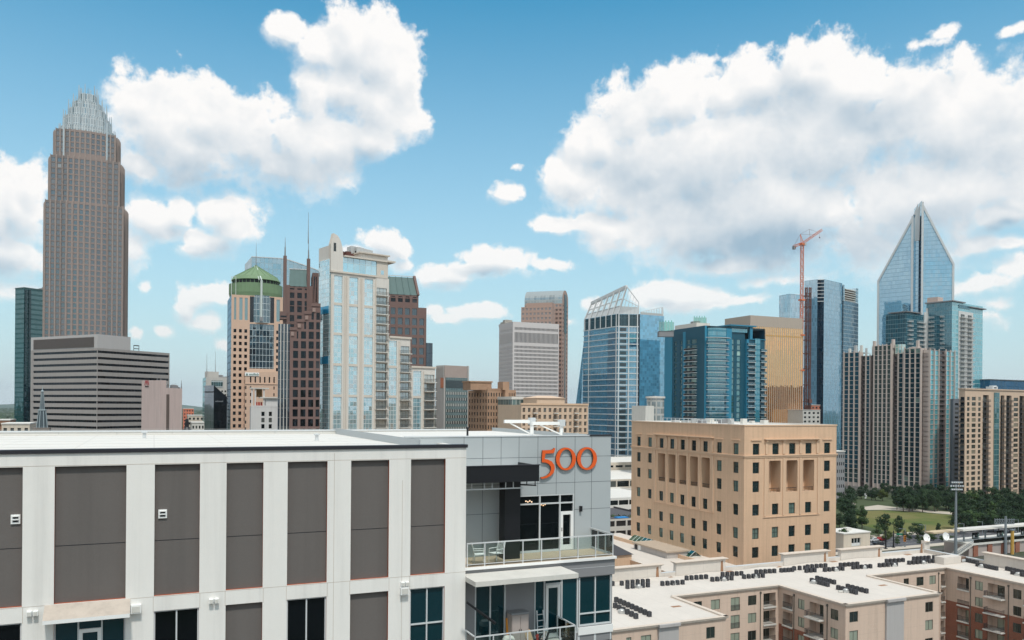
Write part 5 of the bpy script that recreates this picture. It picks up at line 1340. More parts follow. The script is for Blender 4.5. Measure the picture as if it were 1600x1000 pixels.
def striped_office():
    R = Rect(48, 152, 265, 440, -62.4, 543.5); zt = R.zt; t = thing('office_block', R.mid(), 'wide grey office block striped with dark ribbon windows', 'office building')
    w_ = solid('grey_precast', lin(158, 152, 148), .85, var=.05, scale=.15, streak=.12, joints=(6., 0), jcol=.85, jw=.06); rb = glass('ribbon_glass', lin(8, 12, 18), (.45, .5, .55), .05, .01)
    W = MB(); z = lambda py: height_at(R.C, py, 152); ws = Wins()
    st = [(z(551.2+9.92*k), z(547.4+9.92*k)) for k in range(20)]; st = [s for s in st if s[0] > 2]
    for fr, L, a, b in ((R.L, R.LL, .04, .995), (R.R, R.LR, .006, .99)):
        wall_grid(W, fr, 0, L, 0, zt, [(L*a, L*b, s0, s1) for s0, s1 in st], w_, .5)
        for s0, s1 in st:
            m = MB(); fr.quad(m, L*a, L*b, s0, s1, rb, -.48)
            for i in range(1, 24): u = L*a+(L*(b-a))*i/24; fr.box(m, u-.06, u+.06, s0, s1, -.475, -.36, M_cop)
            m.obj('ribbon_window', t)
    body(W, R, 0, zt, w_, M_flat, .8, faces=''); W.obj('wall', t)
    m = MB(); zp = z(522); uR = R.R.u_at(204, 540)[0]; dl, dr = R.dl, R.dr
    P = [R.C+dr*.02+dl*.02, R.C+dr*uR, R.C+dr*uR+dl*(R.LL-.05), R.C+dl*(R.LL-.05)]; m.prism([(p.x, p.y) for p in P], zt-.78, zp, solid('pale_precast', lin(182, 178, 176), .8, var=.04, streak=.08), M_flat); m.obj('penthouse', t)
    m = MB(); u0, u1 = R.L.u_at(52.5, 535)[0], R.L.u_at(147, 535)[0]; lv = solid('brown_louvre', lin(112, 104, 100), .8, var=.06)
    R.L.box(m, u0, u1, z(542), z(526), -.02, .06, lv)
    for k in range(14): zz = z(542)+(z(526)-z(542))*k/14; R.L.box(m, u0+.1, u1-.1, zz, zz+.15, .061, .2, lv)
    m.obj('louvre_panel', t)
    m = MB(); p = R.R.pt(R.R.u_at(220, 540)[0], 0, -6); q = p+R.dr*3.4
    for s in (p, q): m.cube(s.x, s.y, zt-.8, .3, .3, 4.4, M_black)
    m.bar(p+UP*(zt+3.4), q+UP*(zt+3.4), .5, M_black); m.bar(p+UP*(zt+1.6), q+UP*(zt+1.6), .4, M_black); m.obj('roof_frame', t)
    for px, hgt in ((101, 3), (147, 5), (199, 3)): antenna(t, R.L.pt(R.L.u_at(min(px, 150), 530)[0], 0, -3), zp, zp+hgt, .2)
striped_office()

def hotel():
    R = Rect(223, 252, 285, 330, -52, 606); t = thing('hotel', R.mid(), 'windowless pinkish hotel slab with a red sign and one dark vertical slot', 'hotel')
    w_ = solid('pink_white_concrete', lin(196, 176, 170), .85, var=.05, scale=.08, streak=.16); z = lambda py: height_at(R.C, py, 252); W = MB(); zt = R.zt
    body(W, R, 0, zt, w_, M_flat, .6); zu = z(594)
    P = [R.C+R.dr*.0-R.dl*.02-R.dr*.25, R.C+R.dr*2.2-R.dl*.02, R.C+R.dr*2.2+R.dl*(R.LL+.2), R.C-R.dr*.25+R.dl*(R.LL+.2)]; W.prism([(p.x, p.y) for p in P], 0, zu, w_, M_flat); W.obj('wall', t)
    m = MB(); (u0, u1), = cols_px(R.R, [(253.6, 257.2)]); R.R.box(m, max(u0, 2.3), max(u1, 3.6), 0, zt-2.6, .004, .05, solid('slot_brown', lin(98, 84, 78), .8)); m.obj('window_slot', t)
    fr = Fr(R.A-R.dr*.25, R.L.d); red = solid('red_sign', lin(170, 34, 40), .5); dk = solid('sign_black', lin(40, 30, 32), .5)
    m = MB(); u, zb = fr.u_at(226, 602); h = 2.1
    def stroke(a, b, w): m.face([fr.pt(u+a, zb, .12), fr.pt(u+a+w, zb, .12), fr.pt(u+b+w, zb+h, .12), fr.pt(u+b, zb+h, .12)], red)
    stroke(0, .95, .55); stroke(2.0, 1.15, .6); stroke(1.75, 2.6, .3); stroke(3.2, 2.5, .6); m.obj('sign_emblem', t)
    text_mesh(t, fr, u+.6, zb-.75, .85, 'Marriott', dk, .12, 'sign_lettering')
    roof_bits(t, R.C+R.dl*3+R.dr*7, R.dr*4, R.dl*2, zt-.6, 5, 5, [M_fascia, M_black], .8, 2.4, .8, 2.2); antenna(t, R.C+R.dr*10+R.dl*2, zt-.6, zt+3.4, .3)
    for d in (2., 5.): antenna(t, R.C+R.dl*d+R.dr, zu, zu+2.2, .15)
hotel()

def steeple():
    Z = 240; c = on_depth(66, 640, Z); k = Z/FPX; zz = lambda py: height_at(c, py, 66)
    t = thing('church_steeple', (c.x, c.y, 0), 'thin dark church steeple with a pale gallery before the striped office block', 'steeple'); dk = solid('verdigris_lead', lin(72, 84, 90), .7, var=.15); lt = solid('pale_lead', lin(150, 162, 166), .6)
    m = MB(); b = zz(668); m.prism([(c.x+2.1*sx, c.y+2.1*sy) for sx, sy in ((-1, -1), (1, -1), (1, 1), (-1, 1))], 0, b, solid('steeple_stone', lin(120, 112, 106), .9)); m.obj('tower', t)
    m = MB(); m.lathe((c.x, c.y, b), [(1.5, 0), (1.35, .4), (.95, zz(642)-b)], dk, 8)
    for i in range(8):
        a = math.pi/8+i*math.pi/4; d = Vector((math.cos(a), math.sin(a), 0)); m.bar(c*1+d*1.52-UP*c.z+UP*b, c+d*1.0-UP*c.z+UP*zz(642), .16, lt)
    m.obj('belfry', t)
    m = MB(); m.lathe((c.x, c.y, zz(642)), [(1.05, 0), (1.15, .15), (1.15, .45), (.8, .5)], lt, 8); m.obj('gallery', t)
    m = MB(); m.lathe((c.x, c.y, zz(640)), [(.62, 0), (.55, 1.2), (.35, 4.6), (.3, zz(613)-zz(640))], dk, 8)
    for i in range(8):
        a = math.pi/8+i*math.pi/4; d = Vector((math.cos(a), math.sin(a), 0)); m.bar(c+d*.66-UP*c.z+UP*zz(640), c+d*.36-UP*c.z+UP*zz(614), .10, lt)
    m.obj('spire', t)
    m = MB(); m.lathe((c.x, c.y, zz(613)), [(.3, 0), (.42, .2), (.36, .5), (.12, .7), (.05, 1.8), (0, 1.9)], lt, 8); m.obj('finial', t)
steeple()

def pair_of_small_towers():
    R = Rect(317, 322, 360, 520, -24, 589); t = thing('apartment_tower', R.mid(), 'pale grey tower with a teal edge behind the black wedge building', 'tower'); z = lambda py: height_at(R.C, py, 322)
    w_ = solid('pale_grey_render', lin(186, 182, 176), .85, var=.05, streak=.1); tg = curtain('teal_strip', 1.4, 3.4, lin(30, 70, 78), (.6, .8, .82), .25, lin(190, 196, 196), .1, .5)
    W = MB(); ws = Wins(); cs = cells(0, R.LR, 7, .5, 1, 0); zs = storeys(2, R.zt-8, 24, .3, .8); wall_grid(W, R.R, 0, R.LR, 0, R.zt, holes_of(cs, zs), w_, .3); R.L.quad(W, 0, R.LL, 0, R.zt, tg)
    for a, b, c, d in holes_of(cs, zs): ws.add(R.R, a, b, c, d, -.28, M_dkwin)
    body(W, R, 0, R.zt, w_, M_flat, .5, faces=''); W.obj('wall', t); ws.emit(t)
    m = MB(); (u0, u1), = cols_px(R.R, [(330, 348)]); R.R.box(m, u0, u1, R.zt-6.5, R.zt-2.2, .005, .3, tg); m.obj('glass_band', t)
    m = MB(); q = R.C+R.dr*4+R.dl*8; m.cube(q.x, q.y, R.zt-.5, 8, 8, 4.2, w_, R.dr, R.dl); m.obj('penthouse', t); antenna(t, R.C+R.dr*.6+R.dl*2, R.zt, R.zt+15, .25); antenna(t, R.C+R.dr*6+R.dl*5, R.zt+3.6, R.zt+17, .2); roof_bits(t, R.C+R.dr*11+R.dl*7, R.dr*2, R.dl*3, R.zt-.5, 4, 9, [M_conc, M_fascia], 1.5, 3, 1, 2.4)
    R = Rect(320, 334.5, 355, 400, -52, 602); t = thing('office_tower', R.mid(), 'black glass wedge building with a steep sloping top and faint lettering', 'office building')
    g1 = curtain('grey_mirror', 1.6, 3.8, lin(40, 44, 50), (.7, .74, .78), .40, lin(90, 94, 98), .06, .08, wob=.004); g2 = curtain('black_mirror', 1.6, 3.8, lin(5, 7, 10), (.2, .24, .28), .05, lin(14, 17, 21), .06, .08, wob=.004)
    z = lambda py, px: 0; z1 = R.zt; z2 = height_at(R.B, 620, 355); W = MB(); P = R.poly()
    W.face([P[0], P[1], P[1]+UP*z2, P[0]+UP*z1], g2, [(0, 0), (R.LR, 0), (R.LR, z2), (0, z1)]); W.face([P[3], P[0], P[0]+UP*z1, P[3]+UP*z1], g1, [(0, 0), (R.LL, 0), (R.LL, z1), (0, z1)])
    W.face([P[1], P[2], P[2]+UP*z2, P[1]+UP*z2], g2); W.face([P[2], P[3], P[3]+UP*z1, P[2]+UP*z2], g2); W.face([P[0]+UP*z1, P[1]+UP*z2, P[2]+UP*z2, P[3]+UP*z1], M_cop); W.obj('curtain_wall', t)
    m = MB(); R.L.box(m, .5, R.LL-.3, z1-3.6, z1-3.0, .004, .15, M_black); m.obj('slot', t)
    m = MB(); u, zb = R.R.u_at(336.5, 628); rr = random.Random(4); lt = solid('dim_letters', lin(120, 124, 128), .5)
    for k in range(12): R.R.box(m, u+.36*k, u+.36*k+.22, zb, zb+rr.choice((.55, .55, .8)), .01, .08, lt)
    tag(m.obj('sign_lettering', t), 'row of small pale letters')
pair_of_small_towers()

def domed_tower():
    R = Rect(356, 361, 452, 420, -23.2, 461, depthL=30); t = thing('skyscraper', R.mid(), 'tan tower with a round green drum and cone roof and a glass bay', 'skyscraper')
    tan = solid('peach_granite', lin(204, 172, 150), .8, var=.05, scale=.2, streak=.06); dk = glass('dark_square_glass', lin(14, 18, 22), (.5, .55, .6), .06, .012); lg = glass('pale_strip_glass', lin(70, 100, 104), (.7, .85, .88), .25, .012); z = lambda py: height_at(R.C, py, 361); F, L = R.R, R.LR
    W = MB(); ws = Wins(); zt = z(460)
    colA = cols_px(F, [(364.2, 368.6), (372.8, 377.2), (381.2, 385.6)]); rows = [(z(538.8+9.95*k), z(533.4+9.95*k)) for k in range(-2, 24)]; rows = [r for r in rows if r[0] > 3]
    strips = cols_px(F, [(364.8, 368.2), (373, 378), (381.5, 386.2), (431, 436.5), (441, 446)]); (b0, b1), = cols_px(F, [(389.5, 427.5)]); (c0, c1), = cols_px(F, [(431, 434.6)]); (c2, c3), = cols_px(F, [(440, 444.4)])
    H = holes_of(colA+[(c0, c1), (c2, c3)], rows) + [(a, b, z(499), z(464)) for a, b in strips] + [(b0, b1, z(502), z(461.2)), (b0, b1, z(575), z(504.5))]
    wall_grid(W, F, 0, L, 0, zt, H, tan, .4)
    for a, b in colA+[(c0, c1), (c2, c3)]:
        for r in rows: ws.add(F, a, b, *r, -.35, dk)
    for a, b in strips: ws.add(F, a, b, z(499), z(464), -.35, lg, name='strip_window')
    body(W, R, 0, zt, tan, M_flat, 0, faces=''); R.L.quad(W, 0, R.LL, 0, zt, curtain('blue_flank', 1.5, 3.6, lin(18, 26, 38), (.5, .6, .7), .2, lin(60, 66, 76), .12, .3)); W.obj('wall', t); ws.emit(t)
    bay = curtain('domed_bay_glass', 1.75, 3.3, lin(16, 32, 44), (.62, .78, .84), .24, lin(186, 196, 198), .16, .22, wob=.02)
    m = MB(); F.quad(m, b0, b1, z(575), z(504.5), bay, -.36); m.obj('glass_bay', t)
    m = MB(); ct = (b0+b1)/2; n = 9
    for i in range(n):
        q = [(b0+(b1-b0)*(.16+.68*j/n), 1.2*(1-((j-n/2)/(n/2))**2)) for j in (i, i+1)]
        m.face([F.pt(q[0][0], z(502), q[0][1]-.3), F.pt(q[1][0], z(502), q[1][1]-.3), F.pt(q[1][0], z(459), q[1][1]-.3), F.pt(q[0][0], z(459), q[0][1]-.3)], bay, [(q[0][0], 0), (q[1][0], 0), (q[1][0], 14.2), (q[0][0], 14.2)])
    F.quad(m, b0, b0+(b1-b0)*.16, z(502), z(461.2), dk, -.37); F.quad(m, b1-(b1-b0)*.16, b1, z(502), z(461.2), dk, -.37); m.obj('bowed_glass_bay', t)
    O = F.pt(L/2-1.2, 0, -14.5); k = 420/FPX*1.02; r = 13.9; gr = solid('green_copper', lin(112, 138, 104), .7, var=.08, scale=.3, streak=.12); zo = lambda py: height_at(O, py, 404)
    m = MB(); m.lathe((O.x, O.y, 0), [(r-.6, zt-.5), (r, zo(461)), (r, zo(447)), (r-1.6, zo(446.2))], gr, 40); m.obj('drum', t)
    m = MB(); m.lathe((O.x, O.y, 0), [(r-1.9, zo(447)), (r-1.9, zo(440.5))], solid('drum_slot', lin(16, 26, 28), .6), 40)
    for i in range(36): a = 2*math.pi*i/36; m.cube(O.x+(r-1.7)*math.cos(a), O.y+(r-1.7)*math.sin(a), zo(447), .25, .25, zo(441)-zo(447), gr)
    m.obj('drum_slot', t)
    m = MB(); m.lathe((O.x, O.y, 0), [(r-1.9, zo(441)), (r-1.0, zo(440.6)), (r-2.4, zo(434.5)), (.8, zo(416.5)), (.8, zo(415)), (0, zo(414.5))], gr, 40)
    for i in range(20): a = 2*math.pi*i/20; d = Vector((math.cos(a), math.sin(a), 0)); m.bar(O+d*(r-2.4)+UP*(zo(434.5)+.1), O+d*.8+UP*(zo(416.5)+.1), .22, gr)
    m.obj('cone_roof', t)
    m = MB(); p = F.pt(F.u_at(408, 470)[0], 0, 1.2); ap = O+UP*zo(415.5); lt = solid('pale_steel', lin(196, 204, 200), .5); m.tube(p+UP*z(497), p+UP*z(435), .55, lt, 8); m.bar(p+UP*z(435), ap, .5, lt); m.bar(p+UP*z(435)-F.d*1.2, ap-F.d*.9, .3, lt); m.cube(p.x, p.y, z(500), 1.4, 1.4, 2.2, M_fascia); m.obj('mast', t)
    antenna(t, O, zo(416), zo(380), .22)
    m = MB(); p = F.pt(F.u_at(363, 445)[0], 0, -6)
    for q in (0, 2.2): m.cube(p.x+q, p.y, zt, .25, .25, zo(438.5)-zt, lt)
    m.bar(p+UP*zo(438.5), p+UP*zo(438.5)+X_*2.2, .25, lt); m.obj('roof_frame', t)
    # lower front block with slit windows and the white sign
    G = Fr(F.pt(F.u_at(381.8, 600)[0], 0, 5.), F.d); GL = F.u_at(452, 600)[0]-F.u_at(381.8, 600)[0]; zg = height_at(G.P, 580.5, 382); zz = lambda py: height_at(G.P, py, 382)
    m = MB(); sl = [(a-.35, a+.35) for a in [G.u_at(p, 590)[0] for p in (384.3, 391.7, 399, 406.5, 413.7, 421, 428.3)]]; sm = [(G.u_at(p, 590)[0]-.3, G.u_at(p, 590)[0]+.3) for p in (384.3, 391.7, 428.3)]
    H = [(a, b, zz(597.5), zz(588.2)) for a, b in sl]; R2 = [(zz(608+10.8*k), zz(603+10.8*k)) for k in range(14)]; H += [(a, b, *r) for a, b in sm for r in R2 if r[0] > 2]
    wall_grid(m, G, 0, GL, 0, zg, H, tan, .4); block(m, G, GL, 4.98, 0, zg, tan, M_flat, False); G.box(m, -.1, GL, zz(600), zz(598.6), .004, .3, tan); m.obj('front_block', t)
    w2 = Wins(); [w2.add(G, *h, -.35, dk, name='slit_window') for h in H]; w2.emit(t)
    m = MB(); a, b = G.u_at(382.6, 585)[0], G.u_at(404.8, 585)[0]; G.box(m, a, b, zz(587.2), zz(581.8), .005, .3, M_white2); s = m.obj('sign_board', t)
    m = MB(); gq = solid('sign_green', lin(30, 92, 84), .5); u = a+.4; hh = zz(582.5)-zz(586.6); m.face([G.pt(u, zz(586.6), .32), G.pt(u+1.2, zz(586.6), .32), G.pt(u+.6, zz(586.6)+hh, .32)], gq); m.obj('sign_emblem', t)
    m = MB(); rr = random.Random(2)
    for i in range(11): G.box(m, u+1.7+.44*i, u+1.7+.44*i+.27, zz(586.4), zz(586.4)+rr.choice((.8, .8, 1.15)), .305, .34, gq)
    m.obj('sign_lettering', t)
domed_tower()

def terrace_house():
    f, L = frontal(392.5, 434.5, 352, 70); t = thing('apartment_house', f.pt(L/2, 0), 'small white block with an open roof terrace before the tan domed tower', 'building')
    w_ = solid('white_render', lin(206, 204, 202), .85, var=.04, streak=.1); z = lambda py: zf(f, 0, py); W = MB(); cs = cols_px(f, [(408.8, 413.8), (420.4, 425.2)]); zs = [(z(650+9.8*k), z(643.2+9.8*k)) for k in range(10)]; H = holes_of(cs, [q for q in zs if q[0] > 2])
    wall_grid(W, f, 0, L, 0, z(636), H, w_, .3); block(W, f, L, 14, 0, z(636), w_, M_conc, False)
    ws = Wins(); [ws.add(f, *h, -.28, M_dkwin, M_frC, (0, 0), .1) for h in H]; W.obj('wall', t); ws.emit(t)
    m = MB(); (a, b), (c, d) = cols_px(f, [(411, 434.5), (393, 398)])
    f.box(m, a+1.2, b, z(636), z(622), -13, -.6, w_); m.obj('penthouse', t)
    m = MB(); f.box(m, a-1.3, b+.6, z(622), z(620.2), -13, .2, M_conc); u0, u1 = cols_px(f, [(391, 420.5)])[0]; f.box(m, u0, u1, z(607.4), z(605.6), -9, .1, M_conc); m.obj('roof_slab', t)
    for q in (u0+.5, u0+1.9, u1-2.4): m = MB(); f.box(m, q, q+.6, z(636), z(607.5), -1., -.4, w_); m.obj('column', t)
    m = MB(); f.box(m, u0+2.8, u1-2.6, z(620), z(607.5), -6, -5.6, solid('timber_screen', lin(128, 100, 58), .8, var=.2, scale=3)); m.obj('screen', t)
    m = MB(); f.box(m, 0, L, z(636), z(633.6), -.25, .05, w_); m.obj('parapet', t)
    rr = random.Random(6)
    for k in range(3):
        m = MB(); u = L*.18+k*1.0; f.box(m, u, u+.7, z(636)+.4, z(636)+1.0, -1.9, -1.2, M_red); f.box(m, u, u+.7, z(636)+1.0, z(636)+2.2, -1.9, -1.7, M_red)
        for q in (0, .6): f.box(m, u+q, u+q+.1, z(636), z(636)+.4, -1.85, -1.25, M_black)
        p = f.pt(u, z(636), -1.5); single(m, 'terrace_chair', p, 'red chair on the roof terrace of the small white block', 'chair', 'red chairs on the roof terrace')
terrace_house()

def glass_behind():
    f, L = frontal(391.5, 500, 600, 72); t = thing('glass_tower', f.pt(L/2, 0), 'blue glass tower with a slanting roofline behind the green cone roof', 'skyscraper')
    g = curtain('sky_curtain', 3.0, 4.2, lin(60, 100, 118), (.68, .85, .92), .42, lin(150, 172, 180), .3, .3, wob=.006); g2 = curtain('sky_curtain_pale', 3., 4.2, lin(120, 140, 150), (.8, .9, .95), .3, lin(176, 190, 196), .3, .3)
    W = MB(); u1 = f.u_at(445, 420)[0]; u2 = f.u_at(478, 420)[0]; za, zb, zc, zd = zf(f, 0, 401), zf(f, u1, 404), zf(f, u2, 415), zf(f, L, 424)
    pts = [(0, za), (u1, zb), (u2, zc), (L, zd)]; D = 26
    for (a, p), (b, q) in zip(pts[:-1], pts[1:]):
        W.face([f.pt(a, 0), f.pt(b, 0), f.pt(b, q), f.pt(a, p)], g, [(a, 0), (b, 0), (b, q), (a, p)]); W.face([f.pt(b, 0, -D), f.pt(a, 0, -D), f.pt(a, p, -D), f.pt(b, q, -D)], g); W.face([f.pt(a, p), f.pt(b, q), f.pt(b, q, -D), f.pt(a, p, -D)], M_flat)
    e = f.P + heading(-38)*14; e.z = 0
    W.face([e, f.pt(0, 0), f.pt(0, za), e+UP*(za-4)], g2, [(0, 0), (14, 0), (14, za), (0, za-4)]); W.face([f.pt(0, 0, -D), e, e+UP*(za-4), f.pt(0, za, -D)], g2); W.face([f.pt(0, za), f.pt(0, za, -D), e+UP*(za-4)], M_flat)
    W.face([f.pt(L, 0), f.pt(L, 0, -D), f.pt(L, zd, -D), f.pt(L, zd)], g); W.obj('curtain_wall', t)
    m = MB()
    for (a, p), (b, q) in zip(pts[:-1], pts[1:]): m.bar(f.pt(a, p, .1), f.pt(b, q, .1), .6, M_alu)
    m.obj('roof_edge', t)
glass_behind()

M_brown = solid('brown_granite_cladding', lin(116, 92, 86), .75, var=.06, scale=.2, streak=.05, joints=(0, 3.3), jcol=.85, jw=.06)
M_bwin = glass('black_office_glass', lin(7, 9, 12), (.4, .45, .5), .05, .02, .07, lin(60, 60, 62)); M_gwin = glass('slate_office_glass', lin(38, 52, 60), (.6, .72, .78), .14, .012)
M_cuR = solid('dull_green_copper', lin(70, 98, 96), .6, var=.10, scale=.25, streak=.15)
def brown_spired():
    f, L = frontal(446.5, 487, 292, 74); t = thing('skyscraper', f.pt(L/2, 0), 'dark brown stepped tower with two tall spires flanking a green roof', 'skyscraper'); z = lambda py: zf(f, L/2, py)
    W = MB(); ws = Wins(); cs = cols_px(f, [(451.6, 458.8), (463.4, 470.6), (475, 482)]); rows = [(z(452.8), z(450.6)), (z(466), z(457.5)), (z(477.5), z(470.2)), (z(488), z(478.6)), (z(502.5), z(492.8)), (z(516), z(507))]
    zt = z(447.6); H = holes_of(cs, rows); wall_grid(W, f, 0, L, 0, zt, H, M_brown, .5); [ws.add(f, *h, -.45, M_bwin) for h in H]; block(W, f, L, 16, 0, zt, M_brown, M_flat, False)
    for u in (0, L-1.2): f.box(W, u, u+1.2, z(560), zt+.3, .004, .5, M_brown)
    W.obj('wall', t)
    m = MB(); a, b = .9, L-.9; y = .2; zr = z(418.2)
    m.face([f.pt(a, zt, .1), f.pt(b, zt, .1), f.pt(b-.3, zr, -5.), f.pt(a+.3, zr, -5.)], M_cuR); m.face([f.pt(b, zt, -15), f.pt(a, zt, -15), f.pt(a+.3, zr, -10), f.pt(b-.3, zr, -10)], M_cuR)
    m.face([f.pt(b, zt, .1), f.pt(b, zt, -15), f.pt(b-.3, zr, -10), f.pt(b-.3, zr, -5)], M_cuR); m.face([f.pt(a, zt, -15), f.pt(a, zt, .1), f.pt(a+.3, zr, -5), f.pt(a+.3, zr, -10)], M_cuR); m.face([f.pt(a+.3, zr, -5), f.pt(b-.3, zr, -5), f.pt(b-.3, zr, -10), f.pt(a+.3, zr, -10)], M_cuR)
    for k in range(1, 4): u = a+(b-a)*k/4; m.bar(f.pt(u, zt, .2), f.pt(u, zr+.1, -4.9), .22, M_cuR)
    m.bar(f.pt(a, zr+.2, -5), f.pt(b, zr+.2, -5), .35, M_alu); m.obj('roof', t)
    for px, y0, y1 in ((445.3, 401, 372), (482, 403.5, 373)):
        m = MB(); u = f.u_at(px, 420)[0]; p = f.pt(u, 0, -.2); m.prism([(p.x+sx, p.y+sy) for sx, sy in ((-.55, -.55), (.55, -.55), (.55, .55), (-.55, .55))], zt-14, z(y0), M_brown); m.tube((p.x, p.y, z(y0)), (p.x, p.y, z(y0)+3.2), .28, M_fascia, 6, .2); m.tube((p.x, p.y, z(y0)+3.2), (p.x, p.y, z(y1)), .13, M_fascia, 6, .05); m.obj('spire', t)
    for px0, px1, ya, yb in ((441, 446.5, 432, 487), (488.5, 492.5, 418, 478)):
        m = MB(); (u0, u1), = cols_px(f, [(px0, px1)]); zb_, zm = z(yb), z(ya); m.face([f.pt(u0, zb_, -.5), f.pt(u1, zb_, -.5), f.pt(u1, zm, -.5)], M_brown); m.face([f.pt(u1, zb_, -1.4), f.pt(u0, zb_, -1.4), f.pt(u1, zm, -1.4)], M_brown); m.face([f.pt(u0, zb_, -.5), f.pt(u1, zm, -.5), f.pt(u1, zm, -1.4), f.pt(u0, zb_, -1.4)], M_brown); m.obj('buttress', t)
    m = MB(); (u0, u1), = cols_px(f, [(436, 447)]); f.box(m, u0, u1, z(500), z(488), -3, 1.2, M_brown); f.box(m, u0+.3, u1, z(497), z(494.5), 1.201, 1.24, M_bwin); m.obj('corner_bay', t)
    (u0, u1), = cols_px(f, [(487, 497.5)]); m = MB(); f.box(m, u0+.01, u1, 0, z(424), -15.9, -1.5, M_brown); f.box(m, u0+.5, u1-.8, z(470), z(430), -1.499, -1.45, M_bwin); m.obj('side_wing', t)
    # nearer stepped block and the glass flank
    g, GL = frontal(452.5, 500, 272, 74); zz = lambda py: zf(g, GL/2, py); G = MB()
    steps = [(452.5, 463.2, 516.5), (463.2, 474.6, 503.5), (474.6, 486, 490.5), (486, 500, 478)]; gc = cols_px(g, [(457.6, 465.4), (469.8, 477.6), (481.8, 489.6), (493.4, 499)])
    rows = [(zz(544.6+15.2*k), zz(533.2+15.2*k)) for k in range(-3, 14)]; rows = [r for r in rows if r[0] > 2]
    for a, b, yt in steps:
        (u0, u1), = cols_px(g, [(a, b)]); zt_ = zz(yt); H = [(x0, x1, *r) for x0, x1 in gc for r in rows if x0 > u0-3 and x1 < u1+4 and r[1] < zt_-.9]
        H = [(max(h[0], u0), min(h[1], u1), h[2], h[3]) for h in H if h[0] < u1-.2 and h[1] > u0+.2]
        wall_grid(G, g, u0, u1, 0, zt_, H, M_brown, .45); [ws.add(g, *h, -.4, M_bwin) for h in H]
        P = [g.pt(u0, zt_), g.pt(u1, zt_), g.pt(u1, zt_, -8), g.pt(u0, zt_, -8)]; G.face(P, M_brown); G.face([g.pt(u0, 0, -8), g.pt(u0, 0), g.pt(u0, zt_), g.pt(u0, zt_, -8)], M_brown); G.face([g.pt(u1, 0), g.pt(u1, 0, -8), g.pt(u1, zt_, -8), g.pt(u1, zt_)], M_brown)
        g.box(G, u0-.1, u1, zt_, zt_+1.0, -.5, .25, M_brown); g.box(G, u0+.3, u0+1.3, zt_-1.9, zt_-.6, .004, .3, solid('pale_block', lin(150, 128, 120), .8))
    G.obj('stepped_front', t); ws.emit(t)
    m = MB(); h, hl = frontal(434, 453, 276, 74); cg = curtain('flank_curtain', 1.05, 3.25, lin(16, 26, 38), (.45, .55, .62), .14, lin(140, 140, 142), .12, .16); h.box(m, 0, hl, 0, zz(505), -8, 0, cg)
    for k in range(3): u = hl*(.18+.27*k); h.box(m, u, u+.25, 0, zz(505), .004, .3, M_conc)
    m.obj('glass_flank', t)
brown_spired()

